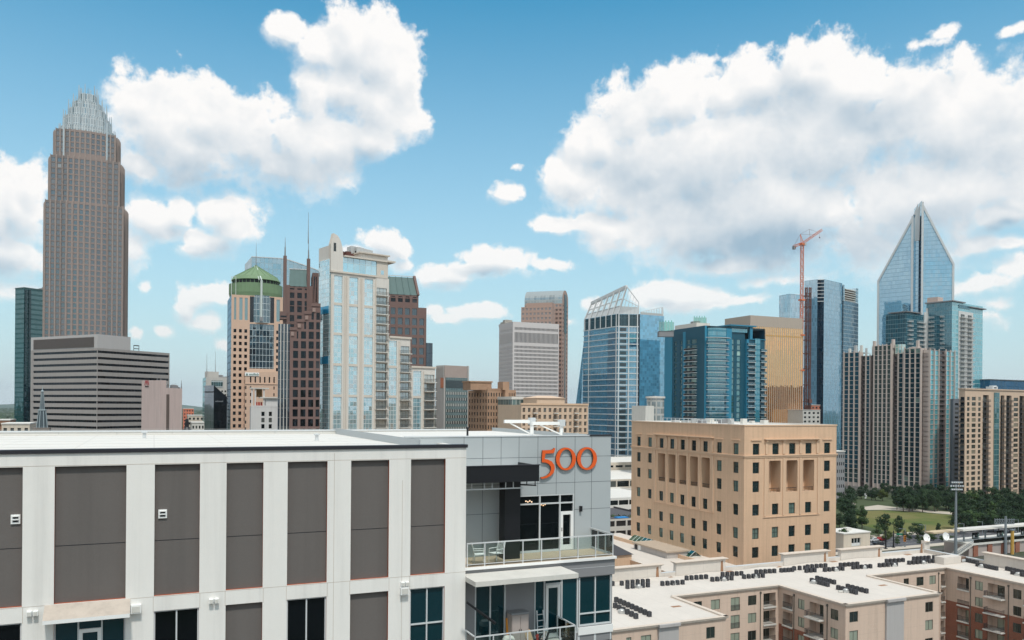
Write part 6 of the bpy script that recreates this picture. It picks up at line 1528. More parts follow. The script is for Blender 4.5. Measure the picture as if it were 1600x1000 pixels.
def white_condo():
    R = Rect(497, 517, 607, 278, -39, 425); t = thing('apartment_tower', R.mid(), 'tall white apartment tower with blue glass strips and a curved gable', 'apartment tower')
    cr = solid('cream_panel', lin(214, 208, 200), .8, var=.03, scale=.2, streak=.10, joints=(4.6, 15.4), jcol=.84, jw=.09); tr = solid('cream_trim', lin(206, 196, 184), .8, var=.04)
    gs = curtain('condo_glass', 1.25, 1.55, lin(120, 158, 170), (.84, .95, .98), .50, lin(206, 212, 212), .10, .13, wob=.006, blind=.10); F = R.R; z = lambda py: zf(F, F.u_at(560, 500)[0], py); W = MB()
    u = lambda px: F.u_at(px, 560)[0]; fl = 15.05; zt = R.zt
    U0, U1, U2 = u(607), u(641), u(680); D = R.LL
    z1, z2 = z(524.5), z(571); zgap = [z(p) for p in (478, 524, 571, 619)]
    ST = [(521, 534.2), (545.2, 558.8), (568.8, 582.2)]
    strips = [(u(a), u(b), zt-.9) for a, b in ST] + [(u(608), u(620), z(529)), (u(646), u(658.5), z(576))]
    bal = [(u(586.8), u(604.6), zt-3), (u(625), u(640.5), z(530)), (u(662.5), u(679.5), z(577))]
    H = []; ztops = []
    def holes_for(lo, hi):
        return [(a, b, 3., zt_) for a, b, zt_ in strips if lo-.01 <= a and b <= hi+.01]
    zfl = [z(443+fl*k) for k in range(0, 24)]; zfl = [q for q in zfl if q > 3]; fh = zfl[0]-zfl[1]
    BH = {}
    for i, (a, b, zt_) in enumerate(bal): BH[i] = [(a+.25, b-.25, q, q+fh*.80) for q in zfl if q+fh < zt_+1.5]
    wall_grid(W, F, 0, U0, 0, zt, holes_for(0, U0)+BH[0], cr, .3); wall_grid(W, F, U0, U1, 0, z1, holes_for(U0, U1)+BH[1], cr, .3); wall_grid(W, F, U1, U2, 0, z2, holes_for(U1, U2)+BH[2], cr, .3)
    body(W, R, 0, zt, cr, M_flat, 0, faces='')
    for a, b, q in ((U0, U1, z1), (U1, U2, z2)):
        W.face([F.pt(a, q), F.pt(b, q), F.pt(b, q, -D), F.pt(a, q, -D)], M_flat); W.face([F.pt(b, 0), F.pt(b, 0, -D), F.pt(b, q, -D), F.pt(b, q)], cr); W.face([F.pt(b, 0, -D), F.pt(a, 0, -D), F.pt(a, q, -D), F.pt(b, q, -D)], cr)
        F.box(W, a+.3, b+.3, q, q+.7, -1, .35, tr)
    W.face([F.pt(U0, z1), F.pt(U0, z1, -D), F.pt(U0, zt, -D), F.pt(U0, zt)], cr)
    R.L.quad(W, 0, R.LL, 0, zt, cr)
    F.box(W, -.3, u(587), zt, zt+.6, -.5, .4, tr)
    for a, b, zt_ in strips: F.box(W, a-1.25, a-.75, 0, min(zt_, zt), .004, .22, tr); F.box(W, b+.75, b+1.2, 0, min(zt_, zt), .004, .22, tr)
    W.obj('wall', t)
    for a, b, zt_ in strips:
        m = MB(); F.quad(m, a, b, 3., zt_, gs, -.28)
        for q in zgap:
            if q < zt_: F.box(m, a, b, q-.4, q+.5, -.27, -.06, tr)
        m.obj('glass_strip', t)
    ws = Wins(); bl = []
    for i, (a, b, _) in enumerate(bal):
        for (h0, h1, q, qq) in BH[i]: ws.add(F, h0, h1, q, qq, -.29, MATS['strip_bal'], M_frame, (2, 0), .10); bl.append(balcony_mb(F, a-.1, b+.1, q, 1.5, M_conc, M_rail, None, 1.1))
    ws.emit(t); emit_parts('balcony', bl, t)
    # glass corner on the left face, with two blue panels
    lg = curtain('condo_corner_glass', 1.3, 1.55, lin(130, 166, 176), (.82, .96, 1.0), .50, lin(196, 206, 208), .09, .12, wob=.008)
    m = MB(); R.L.box(m, R.LL*.12, R.LL*.94, 2, z(410), .01, .5, lg)
    m.obj('glass_corner', t); bp = curtain('blue_panels', 1.3, 1.55, lin(20, 110, 150), (.4, .75, .9), .16, lin(70, 140, 170), .09, .12)
    zl = lambda py: zf(R.L, R.LL*.5, py)
    for ya, yb in ((491, 479.5), (569, 557.5)): m = MB(); R.L.box(m, R.LL*.16, R.LL*.9, zl(ya), zl(yb), .502, .6, bp); m.obj('blue_panel', t)
    # curved gable: an upright fin wall whose top sweeps down to the right
    pts = [(-.35, zt)] + [(-.35, z(387)), (u(508)*0+.2, z(378)), (u(519.5), z(370.5)), (u(521.5), z(371.5))]
    for i in range(1, 9): q = i/8; pts.append((u(521.5)+(u(534.5)-u(521.5))*(math.sin(q*math.pi/2)), z(371.5)+(z(405)-z(371.5))*(1-math.cos(q*math.pi/2)*1.0)))
    pts.append((u(534.6), zt)); m = MB(); d0, d1 = .2, -1.6
    m.face([F.pt(a, b, d0) for a, b in reversed(pts)][::-1] if False else [F.pt(a, b, d0) for a, b in pts][::-1], cr); m.face([F.pt(a, b, d1) for a, b in pts], cr)
    for (a, b), (c, d) in zip(pts, pts[1:]+pts[:1]): m.face([F.pt(a, b, d0), F.pt(c, d, d0), F.pt(c, d, d1), F.pt(a, b, d1)], tr)
    F.box(m, u(519.5), u(523.5), z(398), z(385), .201, .22, M_dkwin); m.obj('gable', t)
    m = MB(); P = [R.C+R.dl*1.7, R.C+R.dr*2.0+R.dl*1.7, R.C+R.dr*2.0+R.dl*R.LL, R.C+R.dl*R.LL]; m.prism([(p.x, p.y) for p in P], zt, z(388), cr, M_flat); m.obj('stair_head', t)
    ph = curtain('penthouse_glass', 2.3, 3.2, lin(110, 156, 170), (.8, .95, 1.), .46, lin(176, 190, 192), .16, .16, wob=.02)
    m = MB(); a, b = u(533), u(587.5); F.box(m, a, b, zt+.6, z(404.5), -D+1, -.2, ph); m.obj('penthouse', t)
    m = MB(); F.box(m, u(587.6), u(605), zt-.02, z(404), -D+1, .1, tr); F.box(m, u(593.5), u(598.5), z(425), z(418), .101, .14, gs); F.box(m, u(560)+1, u(606), z(403.9), z(394.5), -D+2, -.6, cr)
    F.box(m, u(534)+.5, u(606.6), z(404.4), z(402), -D, .6, tr); F.box(m, u(561), u(608), z(394.4), z(392.5), -D+1, .2, tr); F.box(m, u(603), u(615), z(404), z(401.3), -6, .9, tr); m.obj('roof_storey', t)
    roof_bits(t, F.pt(u(566), 0, -6), F.d*2.2, F.n*2, z(392.4), 3, 3, [M_galv], 2.2, 3.6, 1.8, 2.6, 'cooling_unit'); roof_bits(t, F.pt(u(586), 0, -6), F.d*2.2, F.n*2, z(392.4), 3, 4, [M_galv], 2.2, 3.6, 1.8, 2.4, 'cooling_unit')
    roof_bits(t, F.pt(u(544), 0, -3), F.d*3.6, F.n*1.2, z(401.9), 7, 5, [solid('rusty_steel', lin(92, 56, 48), .8)], .8, 1.8, .8, 2.2, 'rusty_machine')
    antenna(t, F.pt(u(501)-3, 0, -4), z(388), z(340), .16)
MATS['strip_bal'] = None; MATS.pop('strip_bal'); MATS['strip_bal'] = glass('balcony_door_glass', lin(120, 130, 132), (.8, .9, .92), .30, .02, .15, lin(170, 166, 158))
white_condo()

def brown_right():
    f, L = frontal(600, 665.5, 335, 72); t = thing('skyscraper', f.pt(L/2, 0), 'brown tower with a slanting green metal roof right of the white apartment tower', 'skyscraper'); z = lambda py: zf(f, L*.6, py); u = lambda p: f.u_at(p, 520)[0]
    W = MB(); ws = Wins(); a = u(653.5); z0 = z(480.5); cs = cols_px(f, [(602.5, 606), (609.6, 617), (620.8, 628.2), (632, 639.4), (643.2, 650.6), (654.6, 661.6)]); rows = [(z(492.2+15.35*k), z(481.6+15.35*k)) for k in range(0, 18)]; rows = [r for r in rows if r[0] > 2]
    H = [(x0, x1, *r) for i, (x0, x1) in enumerate(cs) for k, r in enumerate(rows) if not (i == 5 and k == 0)]; zB = z(480); zT = z(461)
    wall_grid(W, f, 0, L, 0, zB, [h for h in H if h[3] < zB-.2], M_brown, .45); [ws.add(f, *h, -.4, M_gwin) for h in H if h[3] < zB-.2]
    up = [(x0, x1, z(472.5), z(466.5)) for x0, x1 in cs[1:5]] + [(x0+.2, x1-.2, z(465), z(463.5)) for x0, x1 in cs[1:5]]
    wall_grid(W, f, 0, a, zB, zT, up, M_brown, .45); [ws.add(f, *h, -.4, M_bwin) for h in up]; block(W, f, L, 22, 0, zB, M_brown, M_flat, False)
    W.face([f.pt(a, zB), f.pt(a, zB, -20), f.pt(a, zT, -20), f.pt(a, zT)], M_brown); W.face([f.pt(0, zT), f.pt(a, zT), f.pt(a, zT, -20), f.pt(0, zT, -20)], M_brown); W.face([f.pt(a, zB, -20), f.pt(0, zB, -20), f.pt(0, zT, -20), f.pt(a, zT, -20)], M_brown)
    f.box(W, u(655.5), u(663.5), zB, z(487)+1.6, -.5, -.1, M_brown); W.obj('wall', t); ws.emit(t)
    m = MB(); zr = z(431.5); b = u(648); m.face([f.pt(0, zT, .1), f.pt(a-.4, zT, .1), f.pt(b, zr, -4), f.pt(0, zr, -4)], M_cuR); m.face([f.pt(a-.4, zT, .1), f.pt(a-.4, zT, -18), f.pt(b, zr, -12), f.pt(b, zr, -4)], M_cuR); m.face([f.pt(0, zr, -4), f.pt(b, zr, -4), f.pt(b, zr, -12), f.pt(0, zr, -12)], M_cuR); m.face([f.pt(a-.4, zT, -18), f.pt(0, zT, -18), f.pt(0, zr, -12), f.pt(b, zr, -12)], M_cuR)
    for k in range(6): q = k/5; m.bar(f.pt((a-.6)*q, zT, .2), f.pt(b*q, zr+.1, -3.9), .22, M_cuR)
    m.bar(f.pt(0, zr+.5, -4), f.pt(b, zr+.5, -4), .3, M_alu); m.obj('roof', t)
    m = MB(); m.bar(f.pt(a-.2, zT, .2), f.pt(b+.3, zr+.6, -3.9), 1.0, M_brown); m.obj('roof_rib', t)
    m = MB(); g, gl = frontal(665.6, 675.5, 340, 72); g.box(m, 0, gl, 0, z(535), -16, 0, curtain('slate_curtain', 1.5, 3.6, lin(34, 44, 54), (.5, .6, .66), .16, lin(52, 60, 68), .08, .1)); m.obj('glass_wing', t)
brown_right()

def grey_office():
    R = Rect(681, 694, 731, 330, -40, 590); t = thing('office_block', R.mid(), 'grey green office block with a pale finned top storey', 'office building'); z = lambda py: height_at(R.C, py, 694)
    c = curtain('green_grey_curtain', 1.2, 2.35, lin(58, 78, 80), (.55, .68, .7), .16, lin(112, 124, 124), .12, .12, .42, lin(96, 110, 110)); w_ = solid('light_fin_concrete', lin(176, 172, 168), .85, var=.05, streak=.1); W = MB(); body(W, R, 0, R.zt, w_, M_flat, .3); W.obj('wall', t)
    m = MB(); R.R.box(m, R.LR*.06, R.LR*.97, 0, z(590)+.1, .01, .35, c); R.R.box(m, R.LR*.06, R.LR*.97, z(606), z(594), .351, .45, solid('louvre_dark', lin(60, 72, 76), .7)); m.obj('curtain_wall', t)
    for k in range(7):
        m = MB(); R.R.box(m, R.LR*.08, R.LR*.95, z(616.5+9.2*k), z(612+9.2*k), .36, .42, M_dkwin)
        for i in range(12): q = R.LR*(.08+.87*i/12); R.R.box(m, q, q+.18, z(616.5+9.2*k), z(612+9.2*k), .421, .47, M_conc)
        m.obj('ribbon_window', t)
    m = MB(); P = [R.C+R.dr*.3, R.B-R.dr*.3, R.B-R.dr*.3+R.dl*(R.LL), R.A+R.dr*.3]; m.prism([(p.x, p.y) for p in P], R.zt-.3, z(570.5), w_, M_flat)
    for i in range(23): R.R.box(m, R.LR*i/23+.3, R.LR*i/23+.65, R.zt-.25, z(571), -.295, .1, solid('fin_pink', lin(168, 150, 142), .85))
    for i in range(7): R.L.box(m, R.LL*i/7+.3, R.LL*i/7+.65, R.zt-.25, z(571), -.295, .1, w_)
    m.obj('finned_storey', t); m = MB(); R.L.box(m, R.LL*.6, R.LL*.95, z(606), z(590), .005, .1, solid('orange_patch', lin(190, 120, 90), .8)); m.obj('wall_panel', t)
    m = MB(); R.R.box(m, R.LR*.97, R.LR+.3, 0, z(570), .004, .5, w_); m.obj('corner_pier', t)
grey_office()
def tan_block():
    R = Rect(732, 762, 803, 295, -23.9, 609); t = thing('apartment_house', R.mid(), 'brown brick apartment block with paired small windows and a stepped top', 'building'); z = lambda py: height_at(R.C, py, 762)
    bk = brick_mat('tan_brick', lin(172, 138, 112), lin(156, 122, 98), lin(170, 144, 124), .5, .2); W = MB(); ws = Wins()
    zs = [(z(619.5+10.2*k), z(613.4+10.2*k)) for k in range(14)]; zs = [q for q in zs if q[0] > 2]
    zT = R.zt
    for fr, L, n, fc in ((R.L, R.LL, 7, .42), (R.R, R.LR*.6, 6, .40)):
        cs = cells(0, L, n, fc); H = holes_of(cs, zs); wall_grid(W, fr, 0, L, 0, zT, H, bk, .25); [ws.add(fr, *h, -.22, M_dkwin, M_frC, (1, 0), .08) for h in H]
    u0 = R.LR*.6; B = Fr(R.R.pt(u0, 0, 2.0), R.R.d); cs = cells(0, R.LR-u0, 4, .42, 1.2, .2); H = holes_of(cs, zs); wall_grid(W, B, 0, R.LR-u0, 0, zT, H, bk, .25); [ws.add(B, *h, -.22, M_dkwin, M_frC, (1, 0), .08) for h in H]
    W.face([R.R.pt(u0, 0), B.pt(0, 0), B.pt(0, zT), R.R.pt(u0, zT)][::-1], bk); W.face([B.pt(R.LR-u0, 0), R.B, R.B+UP*zT, B.pt(R.LR-u0, zT)], bk); W.face([B.pt(0, zT), B.pt(R.LR-u0, zT), R.R.pt(R.LR, zT), R.R.pt(u0, zT)], M_flat)
    body(W, R, 0, zT, bk, M_flat, .0, faces=''); R.R.box(W, u0-1, u0+1.5, zT-.01, zT+3, -3, 1.99, bk); R.R.box(W, -.1, R.LR*.6-1.1, zT, zT+.5, -.4, .12, bk); W.obj('wall', t); ws.emit(t)
    m = MB(); p = R.C+R.dl*9+R.dr*(-.5); m.cube(p.x, p.y, zT, 8.4, 8, z(597)-zT, bk, R.dr, R.dl); m.cube(p.x, p.y, z(597), 9, 8.6, .5, bk, R.dr, R.dl); m.obj('stair_head', t)
tan_block()

def white_grid_tower():
    R = Rect(779.5, 801, 873, 480, -23.9, 502.5); t = thing('office_tower', R.mid(), 'white concrete office tower with a fine grid of small windows', 'office building'); z = lambda py: height_at(R.C, py, 801)
    w_ = solid('white_precast', lin(200, 194, 192), .85, var=.03, streak=.06); W = MB(); rows = [(z(514.8), z(510.8))] + [(z(534.6), z(518.8))] + [(z(543.4+6.08*k), z(539.6+6.08*k)) for k in range(20)]; rows = [r for r in rows if r[0] > 1]; zT = R.zt
    gl = glass('grid_glass', lin(40, 42, 50), (.5, .54, .6), .10, .01)
    for fr, L, n in ((R.R, R.LR, 34), (R.L, R.LL, 30)):
        H = [(L*.03, L*.985, *r) for r in rows]; wall_grid(W, fr, 0, L, 0, zT, H, w_, .5)
        for h in H:
            m = MB(); fr.quad(m, h[0], h[1], h[2], h[3], gl, -.45)
            for i in range(n+1): q = h[0]+(h[1]-h[0]-.3)*i/n; fr.box(m, q, q+.34, h[2], h[3], -.445, .05, w_)
            m.obj('window_band', t)
    body(W, R, 0, zT, w_, M_flat, .6, faces=''); W.obj('wall', t); roof_bits(t, R.C+R.dl*20+R.dr*5, R.dl*9, R.dr*3, zT-.6, 5, 2, [M_fascia, M_flat], 3, 6, 1.6, 3)
white_grid_tower()
def vault_tower():
    R = Rect(819, 878, 887, 560, -71.5, 474); t = thing('skyscraper', R.mid(), 'red granite tower with a barrel vaulted grey top behind the white grid tower', 'skyscraper'); z = lambda py: height_at(R.C, py, 878)
    gr = solid('red_granite', lin(172, 144, 131), .75, var=.05, streak=.05); gl = glass('pinkish_glass', lin(96, 86, 84), (.7, .68, .68), .2, .012); gtop = solid('grey_zinc', lin(150, 158, 160), .5, .2, var=.06)
    W = MB(); ws = Wins(); L = R.LL; cs = cells(0, L, 10, .6); zs = storeys(4, z(474), 40, .25, .75); H = [h for h in holes_of(cs, zs) if h[2] > 30]; wall_grid(W, R.L, 0, L, 0, z(474), H, gr, .3); [ws.add(R.L, *h, -.28, gl) for h in H]
    cs = cells(0, R.LR, 3, .5); H = [h for h in holes_of(cs[::2], zs) if h[2] > 30]; wall_grid(W, R.R, 0, R.LR, 0, z(474), H, gr, .3); [ws.add(R.R, *h, -.28, gl) for h in H]; R.R.box(W, cs[1][0], cs[1][1], 0, z(458), .004, .2, M_dkwin)
    body(W, R, 0, z(474), gr, M_flat, 0, faces=''); W.obj('wall', t); ws.emit(t)
    m = MB(); n = 14; zs_, zt = z(474), z(451.5); c = R.LR/2; arc = [(c-c*math.cos(math.pi*i/n), zs_+(zt-zs_)*.30+(zt-zs_)*.70*math.sin(math.pi*i/n)) for i in range(n+1)]; arc = [(0, zs_)]+arc+[(R.LR, zs_)]; g = curtain('vault_zinc', 2.2, 4.0, lin(120, 128, 130), (.8, .85, .86), .15, lin(170, 176, 176), .2, .5, wob=.01)
    for (a, p), (b, q) in zip(arc[:-1], arc[1:]): m.face([R.R.pt(a, p), R.R.pt(b, q), R.R.pt(b, q, 0)+R.dl*0+R.dl*0+R.L.d*(-L), R.R.pt(a, p)+R.L.d*(-L)][::-1], g if p < zs_+6 else gtop, [(0, p), (0, q), (L, q), (L, p)])
    m.face([R.R.pt(a, p) for a, p in reversed(arc)][::-1], gr); m.face([R.R.pt(a, p)+R.L.d*(-L) for a, p in arc], gtop); m.obj('vault', t)
    m = MB(); R.R.box(m, c-R.LR*.2, c+R.LR*.2, zs_-20, zt-3, .21, .26, M_dkwin); m.obj('arch_window', t)
    f, l = frontal(813.5, 862, 548, 20); f = Fr(f.P, R.L.d); l = f.u_at(862, 500)[0]; w2 = MB(); zb = zf(f, 0, 480); cs = cells(0, l, 8, .6); zs = storeys(4, zb, 36, .25, .75); H = [h for h in holes_of(cs, zs) if h[2] > 40]; wall_grid(w2, f, 0, l, 0, zb, H, gr, .3); block(w2, f, l, 8, 0, zb, gr, M_flat, False)
    u = f.u_at(836, 500)[0]; f.box(w2, u*.35, l, zb-.01, zf(f, 0, 474), -6, -.3, gr); w2.obj('setback', t); ws = Wins(); [ws.add(f, *h, -.28, gl, name='setback_window') for h in H]; ws.emit(t, 60)
vault_tower()

def peach_condo():
    f, L = frontal(815, 919, 270, 66.1); t = thing('apartment_house', f.pt(L/2, 0), 'low peach apartment house with a pitched penthouse behind the orange numbers', 'building'); z = lambda py: zf(f, L/2, py)
    w_ = solid('peach_render', lin(206, 180, 156), .85, var=.05, streak=.08); W = MB(); ws = Wins(); zt = z(633); cs = cells(0, L, 13, .52); zs = [(z(644.5+10.5*k), z(637.5+10.5*k)) for k in range(14)]; zs = [q for q in zs if q[0] > 2]; H = holes_of(cs, zs); wall_grid(W, f, 0, L, 0, zt, H, w_, .3); block(W, f, L, 20, 0, zt, w_, M_flat, False)
    for i, h in enumerate(H): ws.add(f, *h, -.27, M_teal if (i % 13) in (4, 8, 12) else M_dkwin, w_, (1, 0), .1)
    f.box(W, -.2, L+.2, zt, zt+.6, -.5, .25, M_sand2); W.obj('wall', t); ws.emit(t)
    m = MB(); (a, b), = cols_px(f, [(845, 889)]); f.box(m, a, b, zt+.02, z(622), -14, -3, w_)
    for q0, q1, o in ((a-.4, b+.4, 0),): m.face([f.pt(q0, z(622), -2.6), f.pt(q1, z(622), -2.6), f.pt(q1-3, z(618), -8), f.pt(q0+3, z(618), -8)], w_); m.face([f.pt(q1, z(622), -14.4), f.pt(q0, z(622), -14.4), f.pt(q0+3, z(618), -8), f.pt(q1-3, z(618), -8)], w_); m.face([f.pt(q1, z(622), -2.6), f.pt(q1, z(622), -14.4), f.pt(q1-3, z(618), -8)], w_); m.face([f.pt(q0, z(622), -14.4), f.pt(q0, z(622), -2.6), f.pt(q0+3, z(618), -8)], w_)
    m.obj('penthouse', t)
    bl = []
    for c in (2, 6, 10):
        for q in zs[:6]: bl.append(balcony_mb(f, cs[c][0]-.3, cs[c][1]+.3, q[0]-.1, 1.0, M_conc, M_rail))
    emit_parts('balcony', bl, t)
    f, L = frontal(800, 818, 285, 66.1); t = thing('office_block', f.pt(L/2, 0), 'narrow grey green block between the brown brick and peach buildings', 'building'); W = MB(); zt = zf(f, 0, 624); block(W, f, L, 18, 0, zt, curtain('sage_curtain', 1.5, 3.3, lin(80, 98, 98), (.6, .72, .72), .14, lin(160, 166, 162), .3, .8)); f.box(W, -.2, L+.2, zt, zt+1, -18, .2, M_conc); W.obj('wall', t)
peach_condo()

# ---------------------------------------------------------------- right half of the skyline
M_wframe = solid('white_frame_metal', lin(206, 208, 208), .5, var=.03)
def slanted_office():
    R = Rect(912, 973, 1037, 480, -29, 489, depthR=None); t = thing('office_tower', R.mid(), 'blue glass office tower with white floor bands and a slanting lattice crown', 'skyscraper')
    F = R.L; L = R.LL; z = lambda py: height_at(R.C, py, 973)
    gb = curtain('office_blue', 1.6, 3.6, lin(54, 104, 132), (.62, .82, .92), .40, lin(70, 104, 124), .08, .10, wob=.003, lite=.3); gl = curtain('sky_blue_side', 1.55, 1.8, lin(76, 134, 164), (.66, .86, .94), .26, lin(100, 148, 172), .07, .09, wob=.0006)
    dk = curtain('top_band_glass', 2.2, 5, lin(10, 34, 42), (.4, .55, .6), .12, lin(90, 110, 114), .16, .2)
    zt = R.zt; fl = 9.25; zs = [z(508.5+fl*k) for k in range(0, 34)]; zs = [q for q in zs if q > 1]
    ch = 13.0                                                       # the cut corner
    A0 = F.pt(L-ch*.42, 0); B0 = R.R.pt(ch*.9, 0); CF = Fr(A0, B0-A0); CL = (B0-A0).length
    LF = Fr(R.A, R.L.d); LL = L-ch*.42; RF = Fr(B0, R.R.d); RL = R.LR-ch*.9
    W = MB(); P = [A0, B0, R.B, R.D, R.A]
    for (p, q), g in zip(zip(P, P[1:]+P[:1]), (gb, gl, gl, gb, gb)):
        w = (q-p).length; W.face([p, q, q+UP*zt, p+UP*zt], g, [(0, 0), (w, 0), (w, zt), (0, zt)])
    W.face([p+UP*zt for p in P], M_flat)
    # the outer edges flare towards the ground
    a = R.A-R.L.d*0; e = heading(-85)*3.2; W.face([R.A+e, R.A, R.A+UP*(zt-14)], gb); W.face([R.A+R.dl*14+e, R.A+e, R.A+UP*(zt-14)], gb); W.face([R.A+R.dl*14, R.A+R.dl*14+e, R.A+UP*(zt-14)], gb)
    W.obj('curtain_wall', t)
    m = MB(); LF.box(m, .2, LL, z(508.5), zt-.3, .005, .12, dk); CF.box(m, 0, CL, z(508.5), zt-.3, .005, .12, dk); m.obj('top_band', t)
    for k, q in enumerate(zs):
        m = MB(); LF.box(m, -.3, LL, q-.35, q+.15, .005, .45, M_wframe); CF.box(m, 0, CL, q-.35, q+.15, .005, .45, M_wframe); m.obj('floor_band', t)
    for fr, us in ((LF, (LL*.17, LL-.8)), (CF, (.4, CL*.5, CL-1.2))):
        for u in us: m = MB(); fr.box(m, u, u+.6, 0, zt, .456, .7, M_wframe); m.obj('column', t)
    for i in range(6): m = MB(); u = LL*(.03+.16*i); LF.box(m, u, u+.45, z(508), zt, .13, .5, M_wframe); m.obj('top_column', t)
    dkp = glass('corner_dark_glass', lin(30, 40, 46), (.5, .56, .58), .12, .02); m = MB()
    for q in zs[1:]: m = MB(); CF.box(m, CL*.12, CL*.42, q+.6, q+2.6, .12, .2, dkp); m.obj('corner_window', t)
    m = MB(); RF.box(m, -.2, .5, 0, zt, .005, .5, MATS['dark_coping']); m.obj('corner_strip', t)
    # slanting screen: frame of posts and rails leaning outwards, tilted top edge
    m = MB(); o = -.4; n = 7; lo = lambda s: LF.pt(LL*(.01+s), zt, o); zA, zB = z(462.5), z(446.5)
    top = lambda s: LF.pt(LL*(.10+s*1.02), 0, o-3.0) + UP*(zA+(zB-zA)*s)
    def at(s, h): return lo(s)*(1-h) + top(s)*h
    for i in range(n): s = i/(n-1); m.bar(at(s, 0), at(s, 1), 1.7, M_wframe, .6)
    for h, w in ((.30, .4), (.56, .5), (.93, .9), (1.0, 1.6)): m.bar(at(0, h), at(1, h), w, M_wframe)
    for i in range(n-1):
        for q in range(1, 4): s = (i+q/4)/(n-1); m.bar(at(s, 0), at(s, .56 if q != 2 else 1), .16, M_wframe)
        s0, s1 = i/(n-1), (i+1)/(n-1); fr = [at(s0, .0), at(s1, .0), at(s1, .30), at(s0, .30)]; m.face(fr, M_alu)
        for a_, b_ in ((.62, .72), (.72, .82)): pass
        m.bar(at(s0, .56), at(s1, 1), .12, M_wframe)
    m.obj('crown_screen', t)
    m = MB(); tp = at(1, 1); e1 = CF.pt(CL, 0, -.5)+UP*z(470); e2 = RF.pt(2, 0, -.5)+UP*z(484)
    lowp = [at(1, 0), CF.pt(CL*.5, zt, -.4), CF.pt(CL, zt, -.4)]
    m.bar(tp, e1, .4, M_wframe); m.bar(at(1, .56), e1-UP*2.5, .35, M_wframe)
    for i in range(6): s = i/5; a_ = at(1, .56)*(1-s)+(e1-UP*2.5)*s; b_ = at(1, 0)*(1-s)+CF.pt(CL, zt, -.4)*s; m.bar(a_, b_, .3, M_wframe); c_ = at(1, 1)*(1-s)+e1*s; m.bar(a_, c_, .14, M_wframe)
    m.face([at(1, 0), CF.pt(CL, zt, -.4), CF.pt(CL, zt+4.2, -.4), at(1, .28)], M_alu); m.bar(e1, CF.pt(CL, zt, -.4), .5, M_wframe); m.obj('crown_return', t)
    m = MB(); RF.box(m, 1.5, RL*.96, zt, zt+1.4, -.4, -.1, M_galv)
    for i in range(9): u = 2+(RL*.92-2)*i/8; m.bar(RF.pt(u, zt, -.3), RF.pt(u, zt+1.6+.45*i, -.3), .25, M_wframe)
    m.bar(RF.pt(1.8, zt+1.5, -.3), RF.pt(RL*.93, zt+5.4, -.3), .3, M_wframe); m.face([RF.pt(RL*.93, zt, -.35), RF.pt(RL, zt, -.35), RF.pt(RL*.98, zt+5.4, -.35), RF.pt(RL*.93, zt+5.4, -.35)], M_alu); m.obj('crown_fin', t)
    # flare of the right side
    m = MB(); e = R.dr*4.2; m.face([R.B, R.B+e, R.B+UP*(zt-2)], gl, [(RL, 0), (RL+4, 0), (RL, zt)]); m.face([R.B+e, R.B+e+R.dl*R.LL, R.B+UP*(zt-2)+R.dl*R.LL, R.B+UP*(zt-2)], gl); m.face([R.B+e+R.dl*R.LL, R.B+R.dl*R.LL, R.B+UP*(zt-2)+R.dl*R.LL], gl); m.obj('flared_edge', t)
    f, l = frontal(1009, 1045, 380, 66.1); t2 = thing('office_block', f.pt(l/2, 0), 'small pale block with a curved glass end left of the teal apartment tower', 'building'); W = MB(); zt2 = zf(f, 0, 634); block(W, f, l*.36, 12, 0, zt2, M_conc); W.obj('wall', t2)
    m = MB(); c = f.pt(l*.68, 0, -5); m.lathe((c.x, c.y, 0), [(l*.32, 0), (l*.32, zf(f, 0, 622))], curtain('pale_drum', 1.5, 3.3, lin(120, 130, 132), (.8, .85, .88), .2, lin(176, 176, 172), .3, .9), 20); m.lathe((c.x, c.y, zf(f, 0, 622)), [(l*.36, 0), (l*.36, .9), (0, 1.1)], M_conc, 20); m.obj('curved_bay', t2)
slanted_office()

